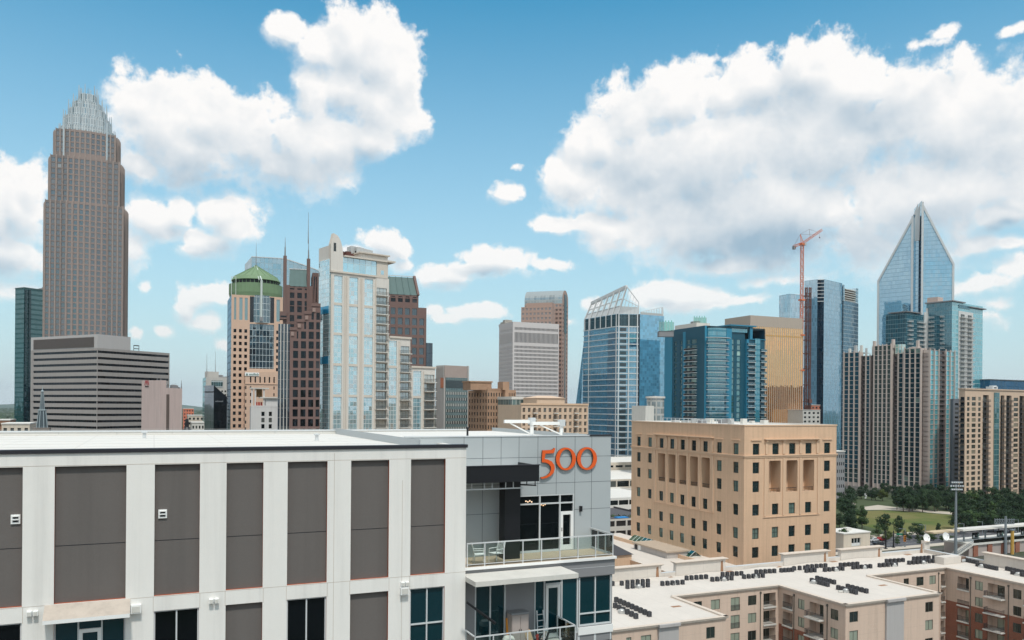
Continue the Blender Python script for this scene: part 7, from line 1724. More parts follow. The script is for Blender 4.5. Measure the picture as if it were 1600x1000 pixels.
def teal_condo():
    R = Rect(1039, 1101, 1195, 430, -23.9, 508.5); t = thing('apartment_tower', R.mid(), 'teal blue apartment tower with a curved balcony bay at its corner', 'apartment tower'); z = lambda py: height_at(R.C, py, 1101)
    w1 = solid('teal_blue_panel', lin(12, 78, 98), .5, var=.05, scale=.3); w2 = solid('bright_blue_panel', lin(44, 128, 158), .5, var=.05, scale=.3); g = glass('teal_condo_glass', lin(20, 66, 72), (.6, .86, .88), .28, .03, .08, lin(150, 176, 160)); gt = curtain('teal_condo_curtain', 1.6, 3.05, lin(24, 88, 106), (.55, .84, .90), .32, lin(60, 118, 140), .1, .16, .25, wob=.005)
    slab = solid('grey_balcony_slab', lin(186, 194, 196), .8, var=.05); rail = clear_glass('tower_rail_glass', (.6, .8, .85)); fl = 9.05; zt = R.zt; ws = Wins(); bl = []; W = MB()
    zs = [z(527+fl*k) for k in range(0, 30)]; zs = [q for q in zs if q > 1]; fh = zs[0]-zs[1]
    fr, L = R.L, R.LL; u = lambda p: fr.u_at(p, 600)[0]
    cs = [(u(a), u(b)) for a, b in ((1053, 1057), (1062.5, 1065.5), (1072.5, 1077), (1079.5, 1088))]
    H = [(a, b, q+.4, q+fh*.86) for q in zs[1:] for a, b in cs]; wall_grid(W, fr, 0, L, 0, zt, H, w1, .3)
    for h in H: ws.add(fr, *h, -.28, g)
    for q in zs[2:]: bl.append(balcony_mb(fr, u(1071.5), u(1089), q, 1.6, slab, slab, rail, 1.05))
    fr.box(W, 0, u(1050), 0, zt-3, .004, .35, w2); fr.box(W, u(1067), u(1070.5), 0, zt-2, .004, .25, w2)
    body(W, R, 0, zt, w1, M_flat, .6, faces='')
    # right side: curved bay, recessed middle, end bay
    F, FL = R.R, R.LR; v = lambda p: F.u_at(p, 600)[0]; b0, b1 = v(1104), v(1134); e0, e1 = v(1143), v(1177); 
    F.quad(W, 0, b0, 0, zt, w2); F.quad(W, b1, v(1143), 0, z(511), w2)
    cs = [(v(a), v(b)) for a, b in ((1144, 1148.5), (1153, 1158.5), (1163.5, 1168))]; H = [(a, b, q+.3, q+fh*.9) for q in zs[1:] for a, b in cs]
    wall_grid(W, F, v(1143), v(1165.4), 0, z(511), [h for h in H if h[1] < v(1165)], w1, .3, None, -1.0)
    for h in H[:]:
        if h[1] < v(1165): ws.add(F, *h, -1.27, g)
    F.quad(W, v(1165.4), FL, 0, z(527), w1); W.face([F.pt(v(1143), 0), F.pt(v(1143), 0, -1), F.pt(v(1143), z(511), -1), F.pt(v(1143), z(511))][::-1], w2)
    F.box(W, v(1178), v(1186), 0, z(525), .004, .7, gt); F.box(W, v(1165.4), v(1169), 0, z(527), -.99, .5, w2)
    F.box(W, v(1139), v(1180), z(506.5), z(504.6), -14, .9, w2); F.box(W, v(1143), v(1168), z(516.5), z(506.6), -12, -.5, gt); F.box(W, v(1171), v(1175), z(527), z(506.5), -1.2, .2, w2); F.box(W, v(1170), v(1195.4), z(527), z(525.6), -12, .4, w2)
    W.obj('wall', t); ws.emit(t)
    m = MB(); n = 12; rad = (b1-b0)/2; c = F.pt((b0+b1)/2, 0, -1.5); arc = []
    for i in range(n+1):
        a = math.pi*(i/n); arc.append(F.pt((b0+b1)/2-rad*math.cos(a), 0, -1.5+rad*.55*math.sin(a)+1.3))
    s = 0
    for p, q in zip(arc[:-1], arc[1:]): w = (q-p).length; m.face([p, q, q+UP*z(512), p+UP*z(512)], gt, [(s, 0), (s+w, 0), (s+w, z(512)), (s, z(512))]); s += w
    m.face([p+UP*z(512) for p in arc], M_flat); m.obj('curved_bay', t)
    for k, q in enumerate(zs[0:]):
        m = MB(); ar = [Vector((p.x, p.y, 0))+(p-c).normalized()*(1.5 if k else 2.2) for p in arc[1:-1]]
        for p, pp, a, b in zip(ar[:-1], ar[1:], arc[1:-2], arc[2:-1]):
            m.face([p+UP*(q-.3), pp+UP*(q-.3), pp+UP*q, p+UP*q], slab); m.face([a+UP*q, p+UP*q, pp+UP*q, b+UP*q][::1], slab); m.face([a+UP*(q-.3), b+UP*(q-.3), pp+UP*(q-.3), p+UP*(q-.3)], slab)
            if k: m.face([p+UP*(q+.05), pp+UP*(q+.05), pp+UP*(q+1.05), p+UP*(q+1.05)], rail); m.face([p+UP*(q+1.05), pp+UP*(q+1.05), pp+UP*(q+1.12), p+UP*(q+1.12)], slab)
        m.obj('curved_balcony', t)
    for k, q in enumerate(zs[1:]): bl.append(balcony_mb(F, v(1166), v(1178), q, 1.5, slab, slab, rail, 1.05)); 
    for k, q in enumerate(zs[2:]): bl.append(balcony_mb(F, v(1187), v(1195.5), q, 1.3, slab, slab, rail, 1.05))
    emit_parts('balcony', bl, t, 96)
    gs = clear_glass('green_screen_glass', (.62, .86, .78))
    for (a, b, y0, y1, nm) in ((1084, 1104, 509, 493.5, 0), (1030, 1053, 517, 500.5, 0)):
        m = MB(); p = on_depth(a, 500, 445); q = on_depth(b, 500, 445); d = (q-p); d.z = 0; Lq = d.length; d.normalize(); fr2 = Fr((p.x, p.y), d); z0, z1 = zf(fr2, 0, y0), zf(fr2, 0, y1)
        for i in range(10): fr2.box(m, Lq*i/10+.1, Lq*(i+1)/10-.15, z0, z1-(i % 2)*.9, -.1, 0, gs)
        for i in range(11): fr2.box(m, Lq*i/10-.1, Lq*i/10+.1, z0, z1-.8, -.14, -.11, M_galv)
        fr2.box(m, 0, Lq, z0-3, z0, -5, -.3, M_fascia); m.obj('glass_screen', t)
    m = MB(); p = R.C+R.dl*22-R.dr*0+R.dr*8; m.cube(p.x, p.y, zt-.6, 9, 20, 3.4, M_conc, R.dr, R.dl); m.cube(p.x, p.y-3, zt+2.8, 3, 5, 1.5, M_fascia, R.dr, R.dl); m.obj('roof_plant', t)
teal_condo()

def gold_tower():
    R = Rect(1132, 1172, 1255, 700, -23.9, 492.5); t = thing('office_tower', R.mid(), 'broad office tower with gold mirrored glass between pale vertical ribs', 'office building'); z = lambda py: height_at(R.C, py, 1172)
    st = solid('buff_precast', lin(178, 164, 150), .85, var=.03, scale=.1, streak=.06); gd = curtain('gold_mirror', 1.7, 3.9, lin(190, 124, 60), (1.0, .66, .36), .60, lin(150, 110, 66), .05, .08, wob=.006, lite=.15); W = MB(); body(W, R, 0, R.zt, st, M_flat, .8); W.obj('wall', t)
    for fr, L, n in ((R.R, R.LR, 25), (R.L, R.LL, 22)):
        m = MB(); zt = z(509.5); fr.box(m, L*.012, L*.988, 0, zt, .004, .06, gd); fr.box(m, L*.012, L*.988, z(524), z(521.5), .061, .2, solid('gold_band', lin(214, 166, 96), .5, .3)); m.obj('gold_glazing', t)
        for i in range(n+1):
            u = L*(.012+.976*i/n); m = MB(); w = L/n*.17; d = .42; m.face([fr.pt(u-w, 0, .07), fr.pt(u, 0, d), fr.pt(u, zt+.6, d), fr.pt(u-w, zt+.6, .07)], st); m.face([fr.pt(u, 0, d), fr.pt(u+w, 0, .07), fr.pt(u+w, zt+.6, .07), fr.pt(u, zt+.6, d)], st); m.face([fr.pt(u-w, zt+.6, .07), fr.pt(u, zt+.6, d), fr.pt(u+w, zt+.6, .07)], st); m.obj('rib', t)
gold_tower()

def lattice(m, a, b, w, mat, step, leg=.22, br=.12):
    """square lattice mast or jib from a to b"""
    a, b = Vector(a), Vector(b); d = (b-a).normalized(); x = d.cross(UP); x = x.normalized() if x.length > .2 else RT.copy(); y = d.cross(x).normalized(); L = (b-a).length; n = max(1, int(L/step)); C = [x*(w/2*sx)+y*(w/2*sy) for sx, sy in ((-1, -1), (1, -1), (1, 1), (-1, 1))]
    for c in C: m.bar(a+c, b+c, leg, mat)
    for k in range(n):
        p, q = a+d*(L*k/n), a+d*(L*(k+1)/n)
        for i in range(4):
            c0, c1 = C[i], C[(i+1) % 4]; m.bar(p+c0, q+c1, br, mat) if k % 2 else m.bar(p+c1, q+c0, br, mat); m.bar(p+c0, p+c1, br, mat)
M_crane = solid('crane_orange', lin(208, 114, 70), .5, var=.08, scale=.6); M_hoist = solid('hoist_brown', lin(112, 74, 66), .7, var=.15, scale=.4)
def crane():
    Z = 725; c = on_depth(1252, 560, Z); zz = lambda py: height_at(c, py, 1252); t = thing('tower_crane', (c.x, c.y, 0), 'orange red tower crane with a raised jib above the gold tower', 'crane')
    m = MB(); lattice(m, (c.x, c.y, 0), (c.x, c.y, zz(383)), 2.2, M_crane, 3.2, .32, .2); m.obj('mast', t)
    for k in range(3): m = MB(); m.cube(c.x, c.y, zz(470+55*k), 4.2, 4.2, 1.4, M_crane); m.obj('climbing_collar', t)
    m = MB(); m.cube(c.x, c.y, zz(383), 3.4, 3.4, 1.6, M_crane); q = c+RT*2.4; m.cube(q.x, q.y, zz(383)-.4, 2., 2., 2.4, M_galv); m.obj('turntable', t)
    piv = Vector((c.x, c.y, zz(380.5))); tip = on_depth(1284.5, 359, Z); root = on_depth(1240, 385, Z)
    m = MB(); lattice(m, piv, tip, 1.6, M_crane, 2.4, .34, .18); m.obj('jib', t)
    m = MB(); lattice(m, piv, root, 1.8, M_crane, 2.6, .36, .2); m.obj('counter_jib', t)
    m = MB(); m.cube(root.x+.6, root.y, root.z-2.6, 2.2, 2.4, 3.0, M_fascia); m.obj('counterweight', t)
    ah = on_depth(1250.6, 366, Z); m = MB(); m.bar(piv-RT*1.0, ah, .4, M_crane); m.bar(piv+RT*1.2, ah, .4, M_crane); m.bar(piv-RT*1.0+UP*3, piv+RT*1+UP*3, .25, M_crane); m.obj('apex_frame', t)
    m = MB(); m.tube(ah, piv*.35+tip*.65, .10, M_hoist, 4); m.tube(ah, root, .10, M_hoist, 4); p = on_depth(1264.5, 358, Z); m.tube(piv*.6+tip*.4, p, .12, M_hoist, 4); m.tube(p, piv*.2+tip*.8, .09, M_hoist, 4); m.tube(p, ah, .09, M_hoist, 4); m.obj('pendant_line', t)
    m = MB(); k = piv*.12+tip*.88; m.tube(k, k-UP*5, .06, M_hoist, 4); m.cube(k.x, k.y, k.z-6, .7, .7, 1., M_hoist); m.obj('hook', t)
    c = on_depth(1262, 560, 738); c.z = 0; zz = lambda py: height_at(c, py, 1262); t = thing('hoist_tower', (c.x, c.y, 0), 'brown lattice construction hoist standing right of the crane mast', 'construction hoist')
    for s in (-1, 1): m = MB(); p = c+RT*s*1.7; lattice(m, (p.x, p.y, 0), (p.x, p.y, zz(449)), 1.6, M_hoist, 3., .4, .26); m.obj('mast', t)
    for py in (463, 480, 502, 532, 553, 577, 602, 628, 645): m = MB(); z = zz(py); p = c-RT*3.4; m.box(p+UP*z, RT*6.4, FW*3.4, UP*.8, M_hoist); m.bar(p+UP*(z+2.4), p+RT*6.4+UP*(z+2.4), .35, M_hoist); m.obj('landing', t)
    m = MB(); m.cube(c.x+1.5, c.y-1.4, zz(630), 3.2, 2.6, 3.6, M_hoist); m.obj('hoist_car', t)
crane()

def unfinished_glass():
    R = Rect(1256, 1284, 1315, 760, -42, 435.5); t = thing('glass_tower', R.mid(), 'tall grey blue glass tower under construction behind the hoist', 'skyscraper'); z = lambda py: height_at(R.C, py, 1284)
    g1 = curtain('greyblue_curtain', 1.5, 4.0, lin(104, 138, 156), (.74, .86, .93), .42, lin(120, 152, 166), .10, .16, wob=.008); g2 = curtain('deep_curtain', 1.5, 4.0, lin(74, 116, 138), (.64, .80, .88), .38, lin(104, 138, 156), .10, .2, wob=.004); g3 = curtain('notch_curtain', 1.5, 4., lin(8, 30, 46), (.3, .45, .55), .10, lin(26, 52, 66), .1, .2)
    n0 = 4.8; a = R.C+R.dl*n0; b = R.C+R.dr*n0*.7; c = a+R.dr*n0*.7; zt = R.zt; W = MB(); P = [a, c, b, R.B, R.D, R.A]
    for (p, q), g in zip(zip(P, P[1:]+P[:1]), (g3, g3, g2, g2, g1, g1)): w = (q-p).length; W.face([p, q, q+UP*zt, p+UP*zt], g, [(0, 0), (w, 0), (w, zt), (0, zt)])
    W.face([p+UP*(zt-3) for p in P], M_flat); W.obj('curtain_wall', t)
    m = MB()
    for k in range(7): q = zt-.4-k*3.4; m.bar(a+UP*q-R.dr*.1, b+UP*q-R.dl*.1, .5, M_wframe)
    m.obj('corner_frame', t)
    f = Fr(R.B+R.dr*.1+R.dl*1.5, R.dr); q0 = f.u_at(1318, 500)[0]; q1 = f.u_at(1341, 500)[0]; m = MB(); f.box(m, .01, q0, 0, z(439), -16, -1, g3); m.obj('recess_wall', t)
    m = MB(); g4 = curtain('grey_lower_curtain', 1.5, 4.0, lin(70, 92, 104), (.66, .78, .84), .30, lin(150, 164, 170), .16, .6, wob=.012); f.box(m, q0+.01, q1, 0, z(462), -20, 0, g4); m.obj('rear_wing', t)
    m = MB(); lg = curtain('ghost_curtain', 1.5, 4., lin(130, 160, 172), (.85, .93, .97), .45, lin(190, 206, 212), .2, .6); f.box(m, q0+.01, q0+2.2, z(462)+.01, z(436), -18, -.2, lg); f.box(m, q1-5, q1, z(462)+.01, z(437.5), -18, -.2, lg)
    for k in range(6): f.box(m, q0+2.4, q1-5.1, z(462)+.5+2.2*k, z(462)+1.1+2.2*k, -17, -.4, M_conc)
    m.obj('open_floors', t)
    f2, l2 = frontal(1233, 1257, 750, 66); m = MB(); f2.box(m, 0, l2, 0, zf(f2, 0, 459), -14, 0, g1); m.obj('side_wing', t)
    m = MB(); roof = zf(f2, 0, 459); m.face([f2.pt(0, roof, 0), f2.pt(l2, roof, 0), f2.pt(l2, roof+1.6, -6), f2.pt(0, roof+.3, -6)], M_wframe); m.obj('roof_edge', t)
unfinished_glass()

def pointed_tower():
    Z = 830; t = None; k = Z/FPX; c = on_depth(1431, 560, Z); c.z = 0
    t = thing('skyscraper', c, 'silver blue glass skyscraper with two slanting peaks split by a central slot', 'skyscraper')
    g = curtain('peak_curtain', 2.2, 4.2, lin(58, 112, 142), (.58, .78, .88), .50, lin(112, 150, 170), .09, .30, wob=.004, lite=.2); fm = solid('silver_frame', lin(200, 202, 202), .4, .2, var=.03); lv = solid('dark_louvre', lin(78, 78, 80), .7, var=.08)
    a = on_depth(1370, 560, Z+30); b = on_depth(1426, 560, Z+5); d = on_depth(1438, 560, Z); e = on_depth(1490, 560, Z-8)
    for p in (a, b, d, e): p.z = 0
    LF = Fr(a, b-a); LLn = (b-a).length; RF = Fr(d, e-d); RLn = (e-d).length; D = 34
    def wing(fr, L, zl, zr, nm):
        m = MB(); P = lambda u, z, o: fr.pt(u, z, o)
        m.face([P(0, 0, 0), P(L, 0, 0), P(L, zr, 0), P(0, zl, 0)], g, [(0, 0), (L, 0), (L, zr), (0, zl)]); m.face([P(L, 0, -D), P(0, 0, -D), P(0, zl, -D), P(L, zr, -D)], g, [(0, 0), (L, 0), (L, zl), (0, zr)])
        m.face([P(0, 0, -D), P(0, 0, 0), P(0, zl, 0), P(0, zl, -D)], g, [(0, 0), (D, 0), (D, zl), (0, zl)]); m.face([P(L, 0, 0), P(L, 0, -D), P(L, zr, -D), P(L, zr, 0)], g, [(0, 0), (D, 0), (D, zr), (0, zr)]); m.face([P(0, zl, 0), P(L, zr, 0), P(L, zr, -D), P(0, zl, -D)], fm); m.obj('curtain_wall', t)
        m = MB(); w = 2.0; s = (zr-zl)/L; tw = w*math.sqrt(1+s*s)
        fr.box(m, 0, w, 0, zl-tw*.2, .005, .7, fm); fr.box(m, L-w, L, 0, zr-tw*.4, .005, .7, fm)
        for o0, o1 in ((.006, .8),): m.face([P(0, zl-tw, o1), P(L, zr-tw, o1), P(L, zr, o1), P(0, zl, o1)], fm); m.face([P(0, zl-tw, o0), P(L, zr-tw, o0), P(L, zr-tw, o1), P(0, zl-tw, o1)], fm); m.face([P(0, zl, o1), P(L, zr, o1), P(L, zr, o0), P(0, zl, o0)], fm)
        m.obj('frame', t)
    zL0, zL1 = height_at(a, 439, 1370), height_at(b, 335, 1426); zR0, zR1 = height_at(d, 314, 1437), height_at(e, 412, 1490)
    wing(LF, LLn, zL0, zL1, 0); wing(RF, RLn, zR0, zR1, 1)
    m = MB(); sf = Fr(b+FW*5, (d-b)); sl = (d-b).length; zs = height_at(b, 376, 1431); sf.box(m, .02, sl-.02, 0, zs, -20, 0, g); m.obj('slot_glass', t)
    m = MB(); sf.box(m, .3, sl-.3, zs, height_at(b, 352, 1431), -14, -.3, lv)
    for i in range(10): q = zs+(height_at(b, 352, 1431)-zs)*i/10; sf.box(m, .3, sl-.3, q, q+.5, -.299, .2, lv)
    m.obj('louvre_panel', t)
    m = MB(); P1 = d+UP*height_at(d, 314, 1437); Q = b+FW*3+UP*height_at(b, 352, 1428); m.face([b+FW*4+RT*.5+UP*zs, d+FW*4+UP*zs, P1+FW*2, Q+UP*2], fm); m.face([b+FW*9+RT*.5+UP*zs, d+FW*9+UP*zs, P1+FW*7, Q+FW*5+UP*2][::-1], fm); m.obj('peak_wall', t)
pointed_tower()

def balcony_towers():
    R = Rect(1447, 1487, 1535, 600, -36, 471); t = thing('apartment_tower', R.mid(), 'pale teal apartment tower with flat projecting roofs and stacked white balconies', 'apartment tower'); z = lambda py: height_at(R.C, py, 1487)
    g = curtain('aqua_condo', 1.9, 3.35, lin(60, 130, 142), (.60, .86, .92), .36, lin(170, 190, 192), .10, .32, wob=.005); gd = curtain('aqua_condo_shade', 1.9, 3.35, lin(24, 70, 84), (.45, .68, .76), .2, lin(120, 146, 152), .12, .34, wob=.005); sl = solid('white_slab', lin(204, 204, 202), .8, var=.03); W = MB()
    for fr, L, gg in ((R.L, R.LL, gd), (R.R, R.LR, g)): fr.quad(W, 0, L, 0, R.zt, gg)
    body(W, R, 0, R.zt, gd, M_flat, .2, faces=''); W.obj('curtain_wall', t); fh = 3.35; bl = []; v = lambda p: R.R.u_at(p, 560)[0]; u = lambda p: R.L.u_at(p, 560)[0]
    m = MB(); R.R.box(m, v(1497), v(1519.5), 0, z(484), .005, .3, sl); m.obj('balcony_wall', t); rec = solid('balcony_shadow_gap', lin(120, 126, 128), .9, var=.1)
    n = int((z(487)-2)/fh)
    for k in range(n):
        q = z(487)-fh*(k+1)
        for a, b in ((1498, 1508), (1509, 1518.5)): bl.append(balcony_mb(R.R, v(a), v(b), q, 1.7, sl, sl, None, 1.0, .3))
    emit_parts('balcony', bl, t, 60); bl = []
    for k in range(n):
        q = z(487)-fh*(k+1)
        for a, b in ((1452, 1460), (1470, 1476)): bl.append(balcony_mb(R.L, u(a), u(b), q, 1.6, sl, sl, None, 1.0))
    emit_parts('side_balcony', bl, t, 40)
    ws = Wins()
    for k in range(n):
        q = z(487)-fh*(k+1)
        for a, b in ((1500, 1506), (1511, 1517)): ws.add(R.R, v(a), v(b), q+.1, q+2.5, .32, M_dkwin)
    ws.emit(t, 60)
    m = MB(); R.L.box(m, 0, u(1450), 0, z(478), .004, .8, sl); m.obj('white_pier', t)
    m = MB(); P = R.poly(1.8); P = [(p.x, p.y) for p in P]; c = R.R.pt(v(1503), 0); 
    R.L.box(m, -.5, R.LL+1.5, R.zt-.01, R.zt+.8, -18, 1.8, M_fascia); R.R.box(m, v(1513), R.LR+2.2, R.zt-2.4, R.zt-1.7, -20, 1.8, M_fascia); m.obj('roof_canopy', t)
    m = MB(); R.R.box(m, v(1497), v(1514), R.zt-4, R.zt-1.5, .31, .36, gd); m.cube(*(R.C+R.dl*14-R.dr*0+R.dr*3)[:2], R.zt+.8, 8, 8, 3.6, solid('pink_plant_room', lin(190, 170, 160), .85), R.dr, R.dl); m.obj('plant_room', t)
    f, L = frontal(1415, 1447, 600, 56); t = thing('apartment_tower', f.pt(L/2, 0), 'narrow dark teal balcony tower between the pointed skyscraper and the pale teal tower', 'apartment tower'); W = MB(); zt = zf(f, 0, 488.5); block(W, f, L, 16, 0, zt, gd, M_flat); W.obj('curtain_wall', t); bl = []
    for k in range(18):
        q = zt-3-fh*(k+1); (a, b), (c, d) = cols_px(f, [(1417, 1424), (1432, 1444)])
        for x0, x1 in ((a, b), (c, d)): bl.append(balcony_mb(f, x0, x1, q, 1.5, sl, sl, None, 1.0))
    emit_parts('balcony', bl, t, 60); m = MB(); f.box(m, -.8, L*.7, zt+.6, zt+1.2, -14, 1, M_fascia); f.box(m, .5, L*.5, zt, zt+.6, -12, -1, M_fascia); f.box(m, L*.86, L, 0, zt+2, -.1, .6, sl); m.obj('roof_canopy', t)
balcony_towers()

def pier_apartments():
    R = Rect(1319, 1450, 1489.5, 490, -38, 545); t = thing('apartment_tower', R.mid(), 'wide apartment tower of pale vertical piers and dark green windows above the park', 'apartment tower'); z = lambda py: height_at(R.C, py, 1450)
    w_ = solid('pinkish_precast', lin(190, 176, 168), .85, var=.04, scale=.15, streak=.08); w2 = solid('mauve_recess', lin(132, 120, 120), .9, var=.08); g = glass('green_black_glass', lin(10, 38, 44), (.55, .80, .82), .17, .025, .07, lin(120, 140, 130)); gb = glass('sky_reflection_glass', lin(60, 130, 142), (.62, .90, .96), .34, .03); slab = solid('pier_balcony', lin(128, 116, 114), .85, var=.06)  # right-side glass carries its brighter sky reflection in the colour
    W = MB(); ws = Wins(); bl = []; F = R.L; u = lambda p: F.u_at(p, 640)[0]; zt0 = R.zt; fh = 3.02
    zF = lambda q, px: zf(F, u(px), q)
    segs = [(1319, 1344.5, 551, 3, 1.2), (1344.5, 1352.5, 556, 0, -1.5), (1352.5, 1360.5, 556, 1, .6), (1360.5, 1366.5, 554, 0, -1.5), (1366.5, 1394.5, 540, 4, 1.6), (1394.5, 1403, 556, 0, -1.5), (1403, 1412.5, 552, 1, .6), (1412.5, 1413.6, 552, 9, -.8), (1413.6, 1440.5, 544.5, 3, 1.4), (1440.5, 1450, 549, 0, -1.0)]
    def seg(fr, u0, u1, zt, n, o, gg, fhz, top):
        nf = int((zt-1.0)/fhz)
        if n == 0:
            fr.quad(W, u0, u1, 0, zt, w2, o-.4)
            for k in range(nf):
                q = zt-fhz*(k+1); ws.add(fr, u0+.3, u1-.3, q+.1, q+2.3, o-.38, M_dkwin, name='balcony_window'); bl.append(balcony_mb(fr, u0+.15, u1-.15, q, 1.5, slab, slab, None, 1.05, o-.39))
        elif n == 9: fr.quad(W, u0, u1, 0, zt, w2, o)
        else:
            H = []; pw = .82; wd = (u1-u0-pw*(n+1)*.72)/n
            for k in range(nf):
                q = zt-fhz*(k+1)-.2
                for i in range(n): a = u0+pw*.72+i*(wd+pw*.72); H.append((a, a+wd, q+.28, q+fhz-.02))
            wall_grid(W, fr, u0, u1, 0, zt, H, w_, .35, None, o); [ws.add(fr, *h, o-.3, gg) for h in H]
            for i in range(n+1): a = u0+i*(wd+pw*.72); fr.box(W, a+.02, a+pw*.70, 0, zt+.9, o+.004, o+.5, w_)
        P = [fr.pt(u0, zt, o), fr.pt(u1, zt, o), fr.pt(u1, zt, -14), fr.pt(u0, zt, -14)]; W.face(P, M_flat); q0 = min(o-.4, -2)
        W.face([fr.pt(u0, 0, -3), fr.pt(u0, 0, o), fr.pt(u0, zt, o), fr.pt(u0, zt, -3)], w_ if n else w2); W.face([fr.pt(u1, 0, o), fr.pt(u1, 0, -3), fr.pt(u1, zt, -3), fr.pt(u1, zt, o)], w_ if n else w2)
    for a, b, ty, n, o in segs: seg(F, u(a), u(b), zF(ty, (a+b)/2), n, o, g, fh, 0)
    G = R.R; v = lambda p: G.u_at(p, 640)[0]
    for a, b, ty, n, o in [(1450, 1465, 547, 2, .6), (1465, 1475, 548, 0, .2), (1475, 1489.5, 549, 2, .6)]: seg(G, v(a), v(b), zf(G, v((a+b)/2), ty), n, o, gb, fh, 0)
    body(W, R, 0, zF(556, 1350), w2, M_flat, 0, faces=''); W.obj('wall', t); ws.emit(t); emit_parts('balcony', bl, t)
    for px, y0, y1 in ((1365.3, 552, 533), (1394.5, 544, 530), (1433, 546, 532)):
        m = MB(); F.box(m, u(px)-.6, u(px)+.6, zF(y0, px), zF(y1, px), -1.5, .8, w_); m.obj('rooftop_pier', t)
    m = MB(); a, b = u(1397), u(1408); F.box(m, a, b, zF(553, 1400), zF(538, 1400), -5, -.6, curtain('lantern_glass', 2., 4, lin(120, 160, 160), (.8, .92, .92), .4, lin(190, 190, 180), .4, .5)); m.obj('roof_lantern', t)
    rr = random.Random(11)
    for k in range(14):
        px = 1322+k*9+rr.uniform(-2, 2); m = MB(); p = u(px); F.box(m, p, p+rr.uniform(.6, 1.6), zF(552, px)-2, zF(rr.uniform(538, 545), px), -4, -2.4, rr.choice([w_, M_conc, M_galv])); m.obj('chimney', t)
    f, L = frontal(1489.8, 1500.5, 480, 112); t = thing('office_block', f.pt(L/2, 0), 'narrow slate grey block between the pier tower and the tan apartments', 'building'); W = MB(); ws = Wins(); zt = zf(f, 0, 623); cs = cells(0, L, 1, .5); zs = storeys(3, zt-2, 20, .25, .75); H = holes_of(cs, zs); sg = solid('slate_render', lin(112, 116, 124), .85); wall_grid(W, f, 0, L, 0, zt, H, sg, .3); block(W, f, L, 14, 0, zt, sg, M_flat, False); W.obj('wall', t); [ws.add(f, *h, -.28, M_dkwin) for h in H]; ws.emit(t)
pier_apartments()

